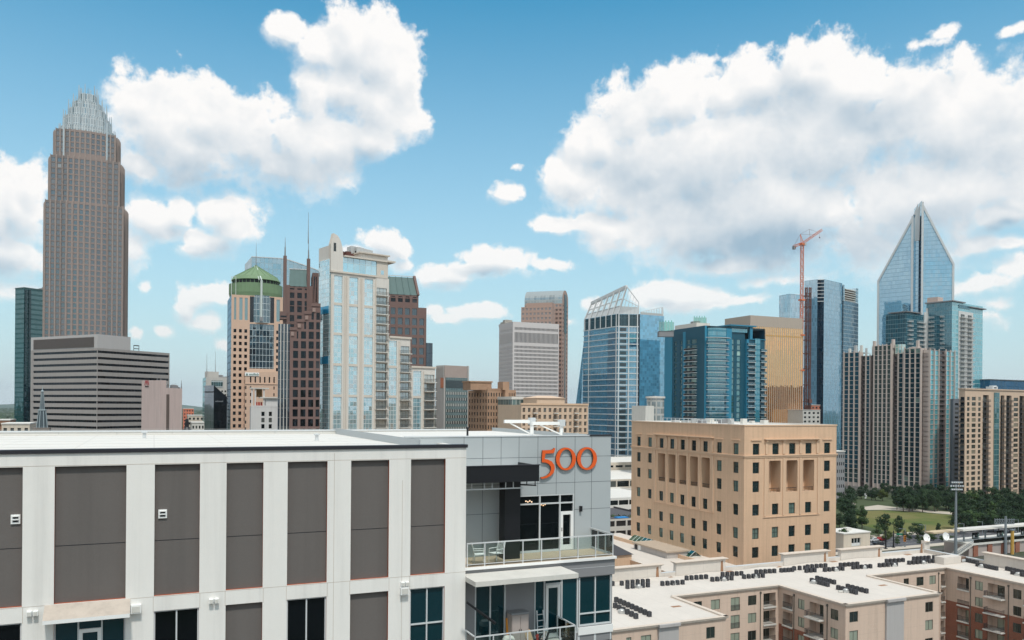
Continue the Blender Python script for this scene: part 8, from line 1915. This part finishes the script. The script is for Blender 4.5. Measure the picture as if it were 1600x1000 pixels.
def tan_apartments():
    R = Rect(1499, 1508.5, 1720, 452, -30, 608.5); t = thing('apartment_tower', R.mid(), 'tan apartment slab with dark balcony stacks at the right edge of the park', 'apartment tower'); F = R.R; v = lambda p: F.u_at(p, 690)[0]; z = lambda py: height_at(R.C, py, 1508)
    w_ = solid('tan_render', lin(202, 176, 154), .85, var=.04, scale=.2, streak=.08); W = MB(); ws = Wins(); bl = []; zt = R.zt; fh = z(620)-z(628.4); zs = [z(626.5)-fh*k for k in range(24)]; zs = [q for q in zs if q > .6]
    g = glass('olive_window', lin(44, 44, 40), (.6, .66, .62), .10, .03, .15, lin(140, 130, 112)); gc = curtain('teal_column', 2.2, fh, lin(40, 80, 86), (.55, .74, .76), .2, lin(112, 132, 130), .12, .4, wob=.02)
    unit = [(1510.6, 1514.6, 'w'), (1518, 1524.2, 'w'), (1528, 1532, 'w'), (1535.5, 1544.5, 'b'), (1552.2, 1560, 'g'), (1563, 1569, 'b'), (1572, 1580, 'b'), (1583.5, 1590.5, 'w'), (1592.5, 1600.5, 'b')]
    unit += [(a+100, b+100, k) for a, b, k in unit if a > 1508]
    H = []
    for a, b, k in unit:
        u0, u1 = v(a), v(b)
        if k == 'w': H += [(u0, u1, q+.35, q+fh*.80) for q in zs]
        elif k == 'b': H.append((u0, u1, 1., z(616.5)))
    wall_grid(W, F, 0, R.LR, 0, zt, H, w_, .3)
    for h in H:
        if h[3]-h[2] < fh: ws.add(F, *h, -.28, g, M_frame, (1 if h[1]-h[0] > 1.9 else 0, 0), .1)
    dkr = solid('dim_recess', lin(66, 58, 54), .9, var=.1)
    for a, b, k in unit:
        u0, u1 = v(a), v(b)
        if k == 'b':
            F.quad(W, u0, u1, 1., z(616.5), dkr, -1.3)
            for q in zs: ws.add(F, u0+.3, u1-.3, q+.1, q+2.3, -1.28, M_dkwin, name='balcony_window'); bl.append(balcony_mb(F, u0-.5, u1+.1, q, 1.2, M_rail, M_rail, None, 1.05))
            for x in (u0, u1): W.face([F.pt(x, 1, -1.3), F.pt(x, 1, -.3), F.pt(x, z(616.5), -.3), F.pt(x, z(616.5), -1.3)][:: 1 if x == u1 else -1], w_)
        elif k == 'g': m = MB(); F.box(m, u0, u1, 0, zt-1.2, .005, .5, gc); m.obj('glass_column', t)
    R.L.quad(W, 0, R.LL, 0, zt, w_); cs = cells(0, R.LL, 1, .5)
    for q in zs: bl.append(balcony_mb(R.L, R.LL*.2, R.LL*.95, q, 1.2, M_rail, M_rail, None, 1.05)); ws.add(R.L, R.LL*.25, R.LL*.9, q+.1, q+2.3, .01, M_dkwin, name='balcony_window')
    body(W, R, 0, zt, w_, M_flat, .4, faces=''); W.obj('wall', t); ws.emit(t); bl.sort(key=lambda m: -m.v[0][2]); emit_parts('balcony', bl, t)
    m = MB(); P = [(p.x, p.y) for p in R.poly(.5)]; m.prism(P, zt, zt+.7, w_, M_flat); m.obj('cornice', t)
    m = MB(); p = F.pt(v(1560), 0, -4); m.cube(p.x, p.y, zt+.7, 5.2, 4, 1.6, M_wframe, F.d, F.n); m.cube(p.x+1, p.y, zt+2.3, 3, 2.6, .6, M_wframe, F.d, F.n); F.box(m, v(1558), v(1562), zt+1.2, zt+1.9, -1.999, -1.98, M_black); m.obj('rooftop_unit', t)
    f, L = frontal(1547, 1680, 620, 62); t = thing('office_tower', f.pt(L/2, 0), 'dark blue glass building rising just above the tan apartment slab', 'office building'); W = MB(); zt = zf(f, 0, 594); block(W, f, L, 24, 0, zt, curtain('navy_curtain', 2., 3.8, lin(8, 48, 78), (.35, .6, .78), .16, lin(30, 70, 94), .1, .2), M_flat); f.box(W, -.3, L, zt, zt+.8, -24, .3, M_cop); W.obj('curtain_wall', t)
tan_apartments()

def far_blocks():
    for i, (x0, x1, y, Z, mat, lab, hd) in enumerate(((287, 303, 638.5, 900, brick_mat('far_brick', lin(206, 120, 92), lin(196, 108, 82), lin(214, 196, 180), 60, 3.4), 'far orange brick block on the horizon right of the hotel', 66), (294, 319, 649.5, 620, M_cream, 'low cream building far behind, between the hotel and the black wedge', 66), (300, 320, 661, 470, M_conc, 'low grey building under the cream one left of the black wedge', 66),
          (1308, 1321, 706, 420, M_fascia, 'pale low building right behind the courthouse corner', 66), (1268, 1290, 633, 760, brick_mat('far_brick2', lin(190, 120, 96), lin(180, 110, 84), lin(200, 176, 160), 60, 3.4), 'far brick block glimpsed low between the hoist and the glass tower', 66), (1255, 1282, 641, 700, M_conc, 'low pale building at the foot of the hoist', 66), (-10, 16, 657, 420, brick_mat('far_brick3', lin(140, 104, 80), lin(128, 92, 70), lin(150, 130, 110), 40, 3.2), 'brown low building at the left edge under the teal tower', 66), (3, 47, 663, 330, M_cream, 'low pale roofed building at the left edge in front of the teal tower', 66))):
        f, L = frontal(x0, x1, Z, hd); t = thing('low_building', f.pt(L/2, 0), lab, 'building'); W = MB(); zt = zf(f, 0, y); n = max(4, int(L/4)); cs = cells(0, L, n, .5); zs = storeys(0, zt-.6, max(2, int(zt/3.6)), .3, .75); H = holes_of(cs, zs); wall_grid(W, f, 0, L, 0, zt, H, mat, .3); block(W, f, L, 20, 0, zt, mat, M_roofw, False); f.box(W, -.2, L+.2, zt, zt+.5, -20, .25, M_roofw); W.obj('wall', t); ws = Wins(); [ws.add(f, *h, -.28, M_dkwin) for h in H]; ws.emit(t, 60)
    # lamp on the near side of the hotel gap
    p = on_depth(292, 668, 120); m = MB(); m.tube((p.x, p.y, 0), (p.x, p.y, p.z+.4), .22, M_black, 8); m.lathe((p.x, p.y, p.z-.8), [(.9, 0), (.5, .5), (.3, .9), (.3, 1.6)], M_black, 10); m.tube((p.x, p.y, p.z+.4), (p.x, p.y, p.z+1.3), .3, M_black, 8, .2); single(m, 'exhaust_stack', (p.x, p.y, 0), 'black capped exhaust stack poking up above the white roof edge', 'chimney')
far_blocks()

# ---------------------------------------------------------------- trees
def leaf_mat(name, c0, c1):
    m, T, p, o = matbase(name); oi = T.new('ShaderNodeObjectInfo'); g = T.new('ShaderNodeNewGeometry'); n = T.noise(g.outputs['Position'], .9, 3, .6)
    c = T.mix(T.m('MULTIPLY_ADD', oi.outputs['Random'], .7, T.m('MULTIPLY_ADD', n, .8, -.35), clamp=True), c0, c1); T.put(p.inputs['Base Color'], c); p.inputs['Roughness'].default_value = .75; p.inputs['Specular IOR Level'].default_value = .25; return m
M_leafA = leaf_mat('leaf_green', (.026, .056, .018), (.066, .112, .032)); M_leafB = leaf_mat('leaf_dark', (.014, .034, .015), (.036, .068, .026)); M_leafY = leaf_mat('leaf_olive', (.05, .075, .018), (.10, .12, .03)); M_bark = solid('bark', lin(84, 72, 62), .95, var=.2, scale=3)
def tree_proto(seed, mat, shape, n):
    """unit tree (height 1): tapered trunk with limbs, and a crown of leaf clumps that leaves gaps"""
    rr = random.Random(seed); tr = MB(); tr.tube((0, 0, 0), (rr.uniform(-.02, .02), rr.uniform(-.02, .02), .36), .026, M_bark, 7, .016); lobes = []
    for i in range(11):
        a = i*2.4+rr.uniform(-.4, .4); h = rr.uniform(.22, .84)
        prof = {'round': math.sin(min(1, (h-.12)/.86)*math.pi)**.6, 'cone': (1.05-h)*1.15, 'oval': math.sin(min(1, (h-.08)/.92)*math.pi)**.8*.8}[shape]
        r = .30*prof*rr.uniform(.55, 1.05); c = Vector((r*math.cos(a), r*math.sin(a), h)); lobes.append((c, rr.uniform(.10, .17)*(.8+.4*prof))); tr.tube((0, 0, .2+.2*rr.random()), c, .010, M_bark, 5, .004)
    lobes.append((Vector((0, 0, .86)), .12)); lobes.append((Vector((0, 0, .6)), .2)); lobes.append((Vector((.05, -.05, .38)), .2)); cr = MB()
    for k in range(n):
        c, s = rr.choice(lobes); d = Vector((rr.gauss(0, 1), rr.gauss(0, 1), rr.gauss(0, 1))).normalized(); p = c + Vector((d.x*s, d.y*s, d.z*s*.85))*rr.uniform(.62, 1.05)
        nrm = (d+Vector((rr.uniform(-.6, .6), rr.uniform(-.6, .6), rr.uniform(-.2, .9)))).normalized(); x = nrm.orthogonal().normalized(); x = (Matrix.Rotation(rr.uniform(0, 6.28), 3, nrm) @ x); y = nrm.cross(x); q = rr.uniform(.022, .048)
        cr.face([p-x*q, p-y*q*.55+x*q*.2, p+x*q, p+y*q*.6-x*q*.1], mat)
    return tr, cr
PROT = {}
def tree(kind, x, y, h, w, label, group, name='tree'):
    """h metres tall, w metres wide"""
    key = kind
    if key not in PROT:
        sd, mat, shp, n = {'round': (1, M_leafA, 'round', 1500), 'round2': (2, M_leafB, 'round', 1500), 'oval': (3, M_leafB, 'oval', 1500), 'cone': (4, M_leafB, 'cone', 1400), 'bush': (5, M_leafA, 'round', 1100), 'olive': (6, M_leafY, 'round', 1400), 'round3': (7, M_leafA, 'oval', 1500)}[kind]
        a, b = tree_proto(sd, mat, shp, n); t = thing(name, (0, 0, 0), label, 'tree', group); a.obj('trunk', t); b.obj('crown', t); PROT[key] = t; o = t
    else: o = copy_tree(PROT[key]); o['label'] = label; o['group'] = group
    o.name = name; o.rotation_euler = (0, 0, random.uniform(0, 6.28)); o.scale = (w/.78, w/.78, h); o.location = (x, y, 0); return o
def tree_px(kind, px, base, hpx, wpx, label, group):
    p = on_height(px, base, 0); k = p.dot(FW)/FPX; return tree(kind, p.x, p.y, hpx*k, wpx*k, label, group)
rt = random.Random(21); G1 = 'trees in front of the pier apartments'; G2 = 'dark trees massed around the lawn'; G3 = 'trees along the road side of the lawn'
for i in range(16): tree_px(rt.choice(['oval', 'cone', 'round2']), 1316+i*9+rt.uniform(-3, 3), 778+rt.uniform(-3, 4), rt.uniform(17, 26), rt.uniform(12, 18), 'dark tree in the row at the foot of the pier apartments', G1)
tree_px('olive', 1379, 783, 20, 18, 'yellowish olive tree at the foot of the pier apartments', G1)
for i in range(22): tree_px(rt.choice(['round2', 'oval', 'round2']), 1402+i*4.4+rt.uniform(-2, 2), 797+rt.uniform(-8, 4), rt.uniform(28, 40), rt.uniform(18, 26), 'dark tree in the mass behind the lawn', G2)
for i in range(26): tree_px(rt.choice(['round2', 'oval', 'round', 'round2']), 1500+i*5+rt.uniform(-3, 3), 808+rt.uniform(-14, 8), rt.uniform(28, 42), rt.uniform(20, 32), 'dark tree in front of the tan apartment slab', G2)
for i in range(14): tree_px(rt.choice(['round', 'round3', 'round2']), 1498+i*9+rt.uniform(-3, 3), 835+rt.uniform(-8, 3), rt.uniform(28, 40), rt.uniform(24, 32), 'mid green tree behind the station canopy', G2)
for i in range(9): tree_px(rt.choice(['round2', 'oval']), 1309+rt.uniform(0, 22), 790+i*5, rt.uniform(22, 32), rt.uniform(16, 22), 'dark tree beside the courthouse corner', G2)
for px, b, h, w, kd, lab in ((1382, 834, 33, 24, 'round2', 'broad dark tree before the middle of the lawn'), (1404, 838, 34, 19, 'oval', 'upright dark tree right of the broad one on the lawn edge'), (1433, 840, 24, 25, 'round2', 'flat topped round tree nearest the right of the lawn edge'), (1371.5, 838, 19, 15, 'bush', 'low bushy green tree left of the broad dark tree'), (1331, 833, 40, 24, 'oval', 'tall dark tree left of the lawn'), (1347, 826, 38, 26, 'round3', 'tall green tree at the left end of the lawn'), (1334, 797, 15, 13, 'bush', 'small round tree on the paved corner of the park'), (1318, 858, 34, 23, 'round', 'green tree at the courthouse corner beside the small white building'), (1466, 836, 20, 13, 'cone', 'small pointed dark tree at the right end of the lawn'), (1452, 842, 14, 20, 'bush', 'low green tree right of the flat topped one'), (1402, 851, 9, 9, 'bush', 'small bush on the pavement by the traffic lights'), (1440, 851, 8, 14, 'bush', 'small bush behind the left satellite dish')):
    tree_px(kd, px, b, h, w, lab, G3)
for i in range(13): tree_px(rt.choice(['bush', 'round3', 'bush', 'olive']), 1362+i*10+rt.uniform(-4, 4), 845+rt.uniform(-3, 2), rt.uniform(8, 15), rt.uniform(9, 14), 'small tree or bush in the verge between the lawn and the road', 'small trees in the verge by the road')
# trees between the low roofs in the gap by the courthouse
for i in range(6): p = on_depth(948+i*9, 806, 268); tree('bush', p.x, p.y, p.z+1, 6, 'green tree in the gap between the low roofs and the parking deck', 'trees in the gap beside the courthouse')
def distant_woods():
    rr = random.Random(9); m = MB(); M_far = leaf_mat('far_canopy', (.020, .040, .022), (.050, .082, .036))
    for k in range(5200):
        a = R_(rr.uniform(-37, 37)); d = 780*math.exp(rr.random()*2.1)
        dr = FW*math.cos(a)+RT*math.sin(a); p = dr*d/math.cos(a); s = rr.uniform(5, 10)*(1+d/5000); h = rr.uniform(8, 15)
        for q in range(3):
            c = p+Vector((rr.uniform(-s, s), rr.uniform(-s, s), 0)); n = 5; tp = c+UP*h*rr.uniform(.8, 1.15); ring = [c+Vector((s*.8*math.cos(2*math.pi*i/n+q), s*.8*math.sin(2*math.pi*i/n+q), h*rr.uniform(.3, .75))) for i in range(n)]
            for i in range(n): m.face([ring[i], ring[(i+1) % n], tp], M_far)
    tag(m.obj('woods'), 'tree canopy spreading to the horizon', None, None, 'stuff')
distant_woods()
def hills():
    rr = random.Random(3); m = MB(); M_h = solid('hill_woods', lin(62, 84, 70), .95, var=.25, scale=.003); n = 120; prof = []
    for i in range(n+1):
        a = R_(-48+96*i/n); d = 9000; h = 46+22*math.sin(i*.31)+14*math.sin(i*.83+1)+rr.uniform(-3, 3); prof.append((a, d, h))
    for (a, d, h), (b, e, g) in zip(prof[:-1], prof[1:]):
        P = lambda t, r: FW*(r*math.cos(t))+RT*(r*math.sin(t)); m.face([P(a, d-1600), P(b, d-1600), P(b, d)+UP*g, P(a, d)+UP*h], M_h); m.face([P(b, d+1600), P(a, d+1600), P(a, d)+UP*h, P(b, d)+UP*g], M_h)
    tag(m.obj('hills'), kind='structure')
hills()

# ---------------------------------------------------------------- street furniture, kiosk and station on the right
M_steel = solid('grey_pole', lin(132, 140, 146), .5, .3, var=.06)
def light_mast():
    p = on_height(1493, 873, 0); k = p.dot(FW)/FPX; z = lambda py: height_at(p, py, 1493); t = thing('floodlight_mast', (p.x, p.y, 0), 'tall grey floodlight mast with three crossbars of lamps', 'floodlight mast')
    m = MB(); m.tube((p.x, p.y, 0), (p.x, p.y, z(752)), .55, M_steel, 10, .28); m.obj('pole', t)
    for py, w in ((754.5, 9), (760, 11), (765.5, 9)):
        m = MB(); a = p-RT*w*k*1.0+UP*z(py); b = p+RT*w*k+UP*z(py); m.bar(a, b, .16, M_steel); m.obj('crossbar', t)
        for i in range(6): q = a+(b-a)*((i+.5)/6)-FW*.25; m = MB(); m.box(q-RT*.3-UP*.05, RT*.6, FW*-.4, UP*.55, M_steel); m.box(q-RT*.24-FW*.41, RT*.48, FW*-.02, UP*.42, M_alu); m.obj('floodlight', t)
light_mast()
def gantry():
    p = on_height(1571, 866, 0); k = p.dot(FW)/FPX; z = lambda py: height_at(p, py, 1571); t = thing('catenary_gantry', (p.x, p.y, 0), 'grey steel gantry pole with a trussed crossarm above the station', 'gantry')
    m = MB(); m.tube((p.x, p.y, 0), (p.x, p.y, z(807)), .5, M_steel, 10, .35); m.obj('pole', t)
    m = MB(); a, b = p-RT*17*k, p+RT*13*k
    for py in (812, 818.5): m.bar(a+UP*z(py), b+UP*z(py), .2, M_steel)
    for i in range(9): q = a+(b-a)*i/8; m.bar(q+UP*z(812), q+(b-a)/8*(1 if i < 8 else 0)+UP*z(818.5), .14, M_steel); m.bar(q+UP*z(818.5), q+UP*z(810), .16, M_steel)
    m.obj('crossarm', t)
gantry()
p = on_height(1581.5, 866, 0); m = MB(); z = lambda py: height_at(p, py, 1581); m.tube((p.x, p.y, 0), (p.x, p.y, z(829)), .55, solid('yellow_paint', lin(190, 150, 70), .6, var=.1), 8); m.cube(p.x, p.y, z(829), 1.6, 1.0, .5, M_steel); single(m, 'yellow_post', (p.x, p.y, 0), 'thick yellow post at the station right of the gantry pole', 'post')
def station():
    zc = 9.0; a = on_height(1505, 829, zc); fr = Fr((a.x, a.y), X_); L = 150; t = thing('rail_station', (a.x+40, a.y, 0), 'low rail station with a long pale canopy and a dark platform wall', 'station')
    can = MB(); fr.box(can, 0, L, zc, zc+.35, -3.6, 0, M_conc); fr.box(can, -.3, L, zc-.25, zc-.001, -3.8, .3, M_conc); can.obj('canopy', t); b = MB(); fr.box(b, -13, 0-.4, zc-.6, zc-.1, -4.5, -1, solid('tan_roof', lin(196, 176, 146), .8)); b.obj('end_canopy', t)
    zp = 4.6
    for i in range(13): m = MB(); u = 5+i*11; m.bar(fr.pt(u, zp, -3.5), fr.pt(u, zc-.25, -3.5), .4, M_steel); m.bar(fr.pt(u, zp+2.8, -3.5), fr.pt(u, zc-.3, -.6), .22, M_steel); m.obj('canopy_column', t)
    m = MB(); fr.box(m, 2, L, 3.9, zp, -9, 1.2, M_conc); fr.box(m, 2, L, 0, 3.9, -8.8, .6, M_cab)
    for i in range(20): fr.box(m, 4+i*7.2, 6.2+i*7.2, 0, 3.89, .601, 1.0, M_brick)
    m.obj('platform', t)
    m = MB(); gs = clear_glass('shelter_glass', (.5, .72, .68)); fr.box(m, 4, L, zp+.05, zp+1.2, 1.0, 1.05, gs)
    for i in range(60): fr.box(m, 4+i*2.4, 4.1+i*2.4, zp, zp+1.3, .9, .98, M_steel)
    fr.box(m, 4, L, zp+1.3, zp+1.38, .88, 1.06, M_steel); m.obj('platform_rail', t)
    m = MB(); n = 16
    for i in range(n): fr.box(m, -9+11*i/n, -9+11*(i+1)/n, 0 if i == 0 else .28*i-.28, .28*(i+1), -.4, 2.2, M_conc)
    m.bar(fr.pt(-9, 1.2, 2.3), fr.pt(2, 5.7, 2.3), .14, M_steel); m.bar(fr.pt(-9, .7, 2.3), fr.pt(2, 5.2, 2.3), .10, M_steel); m.obj('stair', t)
    for i in range(5): m = MB(); u = 12+i*13; fr.box(m, u, u+3.4, zp, zp+2.2, -5.6, -5.5, gs); fr.box(m, u, u+3.4, zp+.4, zp+.5, -5.4, -4.9, M_steel); fr.box(m, u+.3, u+.9, zp+.5, zp+1.2, -5.4, -5.2, M_wframe); m.obj('platform_bench', t)
station()
def kiosk():
    a = on_height(1318, 861, 0); b = on_height(1359.5, 861, 0); fr = Fr((a.x, a.y), X_); L = fr.u_at(1359.5, 850)[0]; zt = zf(fr, L/2, 833.5); t = thing('small_white_building', fr.pt(L/2, 0, -4), 'small white flat roofed building with a dark opening by the road', 'building')
    W = MB(); u0, u1 = fr.u_at(1330.5, 850)[0], fr.u_at(1345, 850)[0]; wall_grid(W, fr, 0, L, 0, zt, [(u0, u1, zt*.22, zt*.72)], M_cream, .5); block(W, fr, L, 10, 0, zt, M_cream, M_roofw, False); fr.box(W, -.2, L+.2, zt, zt+.4, -10, .2, M_roofw); W.obj('wall', t)
    m = MB(); fr.quad(m, u0, u1, zt*.22, zt*.72, M_dkwin, -.48)
    for i in range(4): q = u0+(u1-u0-.15)*i/3; fr.box(m, q, q+.15, zt*.22, zt*.72, -.47, -.2, M_wframe)
    fr.box(m, u0+.2, u1-.2, zt*.24, zt*.42, -.46, -.3, M_wframe); m.obj('window', t)
    m = MB(); q = fr.pt(L*.55, 0, -5); m.cube(q.x, q.y, zt+.3, 2.2, 1.8, 1.1, M_conc); m.obj('roof_unit', t)
kiosk()
def pole(px, base, top, r, mat, label, name, cat, extra=None):
    p = on_height(px, base, 0); z = height_at(p, top, px); t = thing(name, (p.x, p.y, 0), label, cat); m = MB(); m.tube((p.x, p.y, 0), (p.x, p.y, z), r, mat, 8, r*.7); m.cube(p.x, p.y, 0, r*3.4, r*3.4, .35, mat); m.obj('pole', t)
    if extra: extra(t, p, z)
def sig(t, p, z):
    m = MB(); m.bar(p+UP*(z-1.0), p+RT*5.2+UP*(z-1.4), .22, M_black); m.obj('mast_arm', t); m = MB(); gr = solid('sign_green_face', lin(10, 110, 84), .5); m.box(p+RT*.9+UP*(z-1.6)-FW*.2, RT*2.2, FW*-.08, UP*.7, gr); m.obj('street_sign', t)
    m = MB(); q = p+RT*4.2+UP*(z-4.0); m.box(q-RT*.35, RT*.7, FW*.5, UP*2.2, solid('signal_amber_housing', lin(214, 132, 30), .5)); 
    for i, c in enumerate(((.5, .05, .03), (.4, .25, .03), (.05, .3, .12))): pass
    m.obj('signal_head', t); m = MB(); [m.lathe((0, 0, 0), [(0, 0), (.01, 0)], M_black, 3) for _ in ()]; 
    for i in range(3): m.box(q-RT*.25+UP*(.15+.7*i)-FW*.02, RT*.5, FW*-.03, UP*.5, M_black)
    m.obj('signal_lens', t)
pole(1384, 858, 829, .28, M_black, 'black traffic signal pole at the kerb, left of the pair', 'signal_pole', 'traffic signal')
pole(1396, 856, 829, .26, M_black, 'black traffic signal mast with a green street sign and amber signal', 'signal_pole', 'traffic signal', sig)
def lamp_(t, p, z): m = MB(); m.bar(p+UP*(z-.1), p-RT*1.6+UP*z, .12, M_steel); m.box(p-RT*2.2+UP*(z-.1), RT*.9, FW*.3, UP*.16, M_steel); m.obj('lamp_head', t)
for px, b, tp, lab in ((1414, 855, 826, 'grey street lamp beside the traffic signals'), (1446, 851, 820, 'grey street lamp behind the left satellite dish'), (1506, 842, 818, 'grey street lamp behind the station stair'), (1535, 838, 815, 'grey street lamp over the left part of the station canopy'), (1591, 838, 812, 'grey street lamp at the far right of the station')): pole(px, b, tp, .16, M_steel, lab, 'street_lamp', 'street lamp', lamp_)
# parked and moving cars on the road
M_tyre = solid('tyre', lin(24, 24, 26), .9)
def car(x, y, rz, col, label):
    rot = Matrix.Translation((x, y, .014)) @ Matrix.Rotation(rz, 4, 'Z'); T_ = lambda a, b, c: rot @ Vector((a, b, c)); t = thing('parked_car', (x, y, 0), label, 'car', 'cars on the road by the park'); body_ = solid('car_paint_%d' % (hash(col) % 997), col, .3, .2)
    m = MB(); prof = [(-2.2, .35), (-2.2, .85), (-1.9, .98), (-1.25, 1.02), (-.75, 1.45), (.55, 1.45), (1.15, 1.0), (2.05, .86), (2.2, .6), (2.2, .35)]
    for s in (-1, 1): f = [T_(a, s*.88, b) for a, b in prof]; m.face(f if s < 0 else f[::-1], body_)
    for (a, b), (c, d) in zip(prof, prof[1:]+prof[:1]): m.face([T_(a, -.88, b), T_(a, .88, b), T_(c, .88, d), T_(c, -.88, d)], body_)
    m.obj('body', t); m = MB()
    for s in (-1, 1): f = [T_(a, s*.885, b) for a, b in ((-1.1, 1.04), (-.72, 1.38), (.5, 1.38), (.98, 1.04))]; m.face(f if s < 0 else f[::-1], M_dkwin)
    m.face([T_(1.13, -.8, 1.03), T_(1.13, .8, 1.03), T_(.6, .72, 1.44), T_(.6, -.72, 1.44)], M_dkwin); m.obj('window', t)
    for a in (-1.35, 1.35):
        for s in (-1, 1): m = MB(); m.tube(T_(a, s*.75, .32), T_(a, s*.93, .32), .33, M_tyre, 12); m.obj('wheel', t)
for px, py, c, lab in ((1364, 846, lin(210, 210, 212), 'white car on the road beside the small white building'), (1372, 851, lin(60, 62, 66), 'dark grey car on the near lane by the signal pole'), (1392, 848, lin(150, 40, 36), 'red car between the two signal poles')): q = on_height(px, py, 0); car(q.x, RD0+(3 if py < 850 else -3), 0, c, lab)
def sculpture():
    p = on_height(1352, 779, 0); k = p.dot(FW)/FPX; m = MB(); pts = [p, p+UP*3*k*1.2+RT*1.5*k, p+UP*6*k-RT*1*k, p+UP*9*k+RT*.5*k, p+UP*12*k-RT*2*k]
    for a, b in zip(pts[:-1], pts[1:]): m.tube(a, b, 1.3*k, M_wframe, 7, .9*k)
    single(m, 'white_sculpture', p, 'twisting white sculpture among the trees in the park', 'sculpture')
    for px, py, w, lab in ((1326, 797, 6, 'grey stone pier on the paved corner of the park'), (1497, 806, 9, 'pinkish park pavilion at the foot of the floodlight mast')):
        p = on_height(px, py, 0); k = p.dot(FW)/FPX; t = thing('park_pavilion', p, lab, 'pavilion'); m = MB(); m.cube(p.x, p.y, 0, w*k, 3, 9*k*.8, M_beige2 if w < 8 else solid('pavilion_pink', lin(170, 140, 136), .9)); m.obj('wall', t); m = MB(); m.cube(p.x, p.y, 9*k*.8, w*k+1, 4, .4, M_conc); m.obj('roof', t)
sculpture()
def haze():
    m = MB(); m.box((-15000, -15000, -1), X_*30000, Y_*30000, UP*330, None); o = m.obj('haze'); o.data.materials.clear()
    mt = bpy.data.materials.new('haze_air'); mt.use_nodes = True; T = NT(mt.node_tree); T.n.clear(); out = T.new('ShaderNodeOutputMaterial'); v = T.new('ShaderNodeVolumePrincipled'); v.inputs['Color'].default_value = (.80, .90, .98, 1); v.inputs['Density'].default_value = .000048; v.inputs['Anisotropy'].default_value = .2
    T.l.new(v.outputs[0], out.inputs['Volume']); o.data.materials.append(mt); tag(o, kind='stuff')
haze()
for o in SC.objects:
    if '_o' in o: del o['_o']
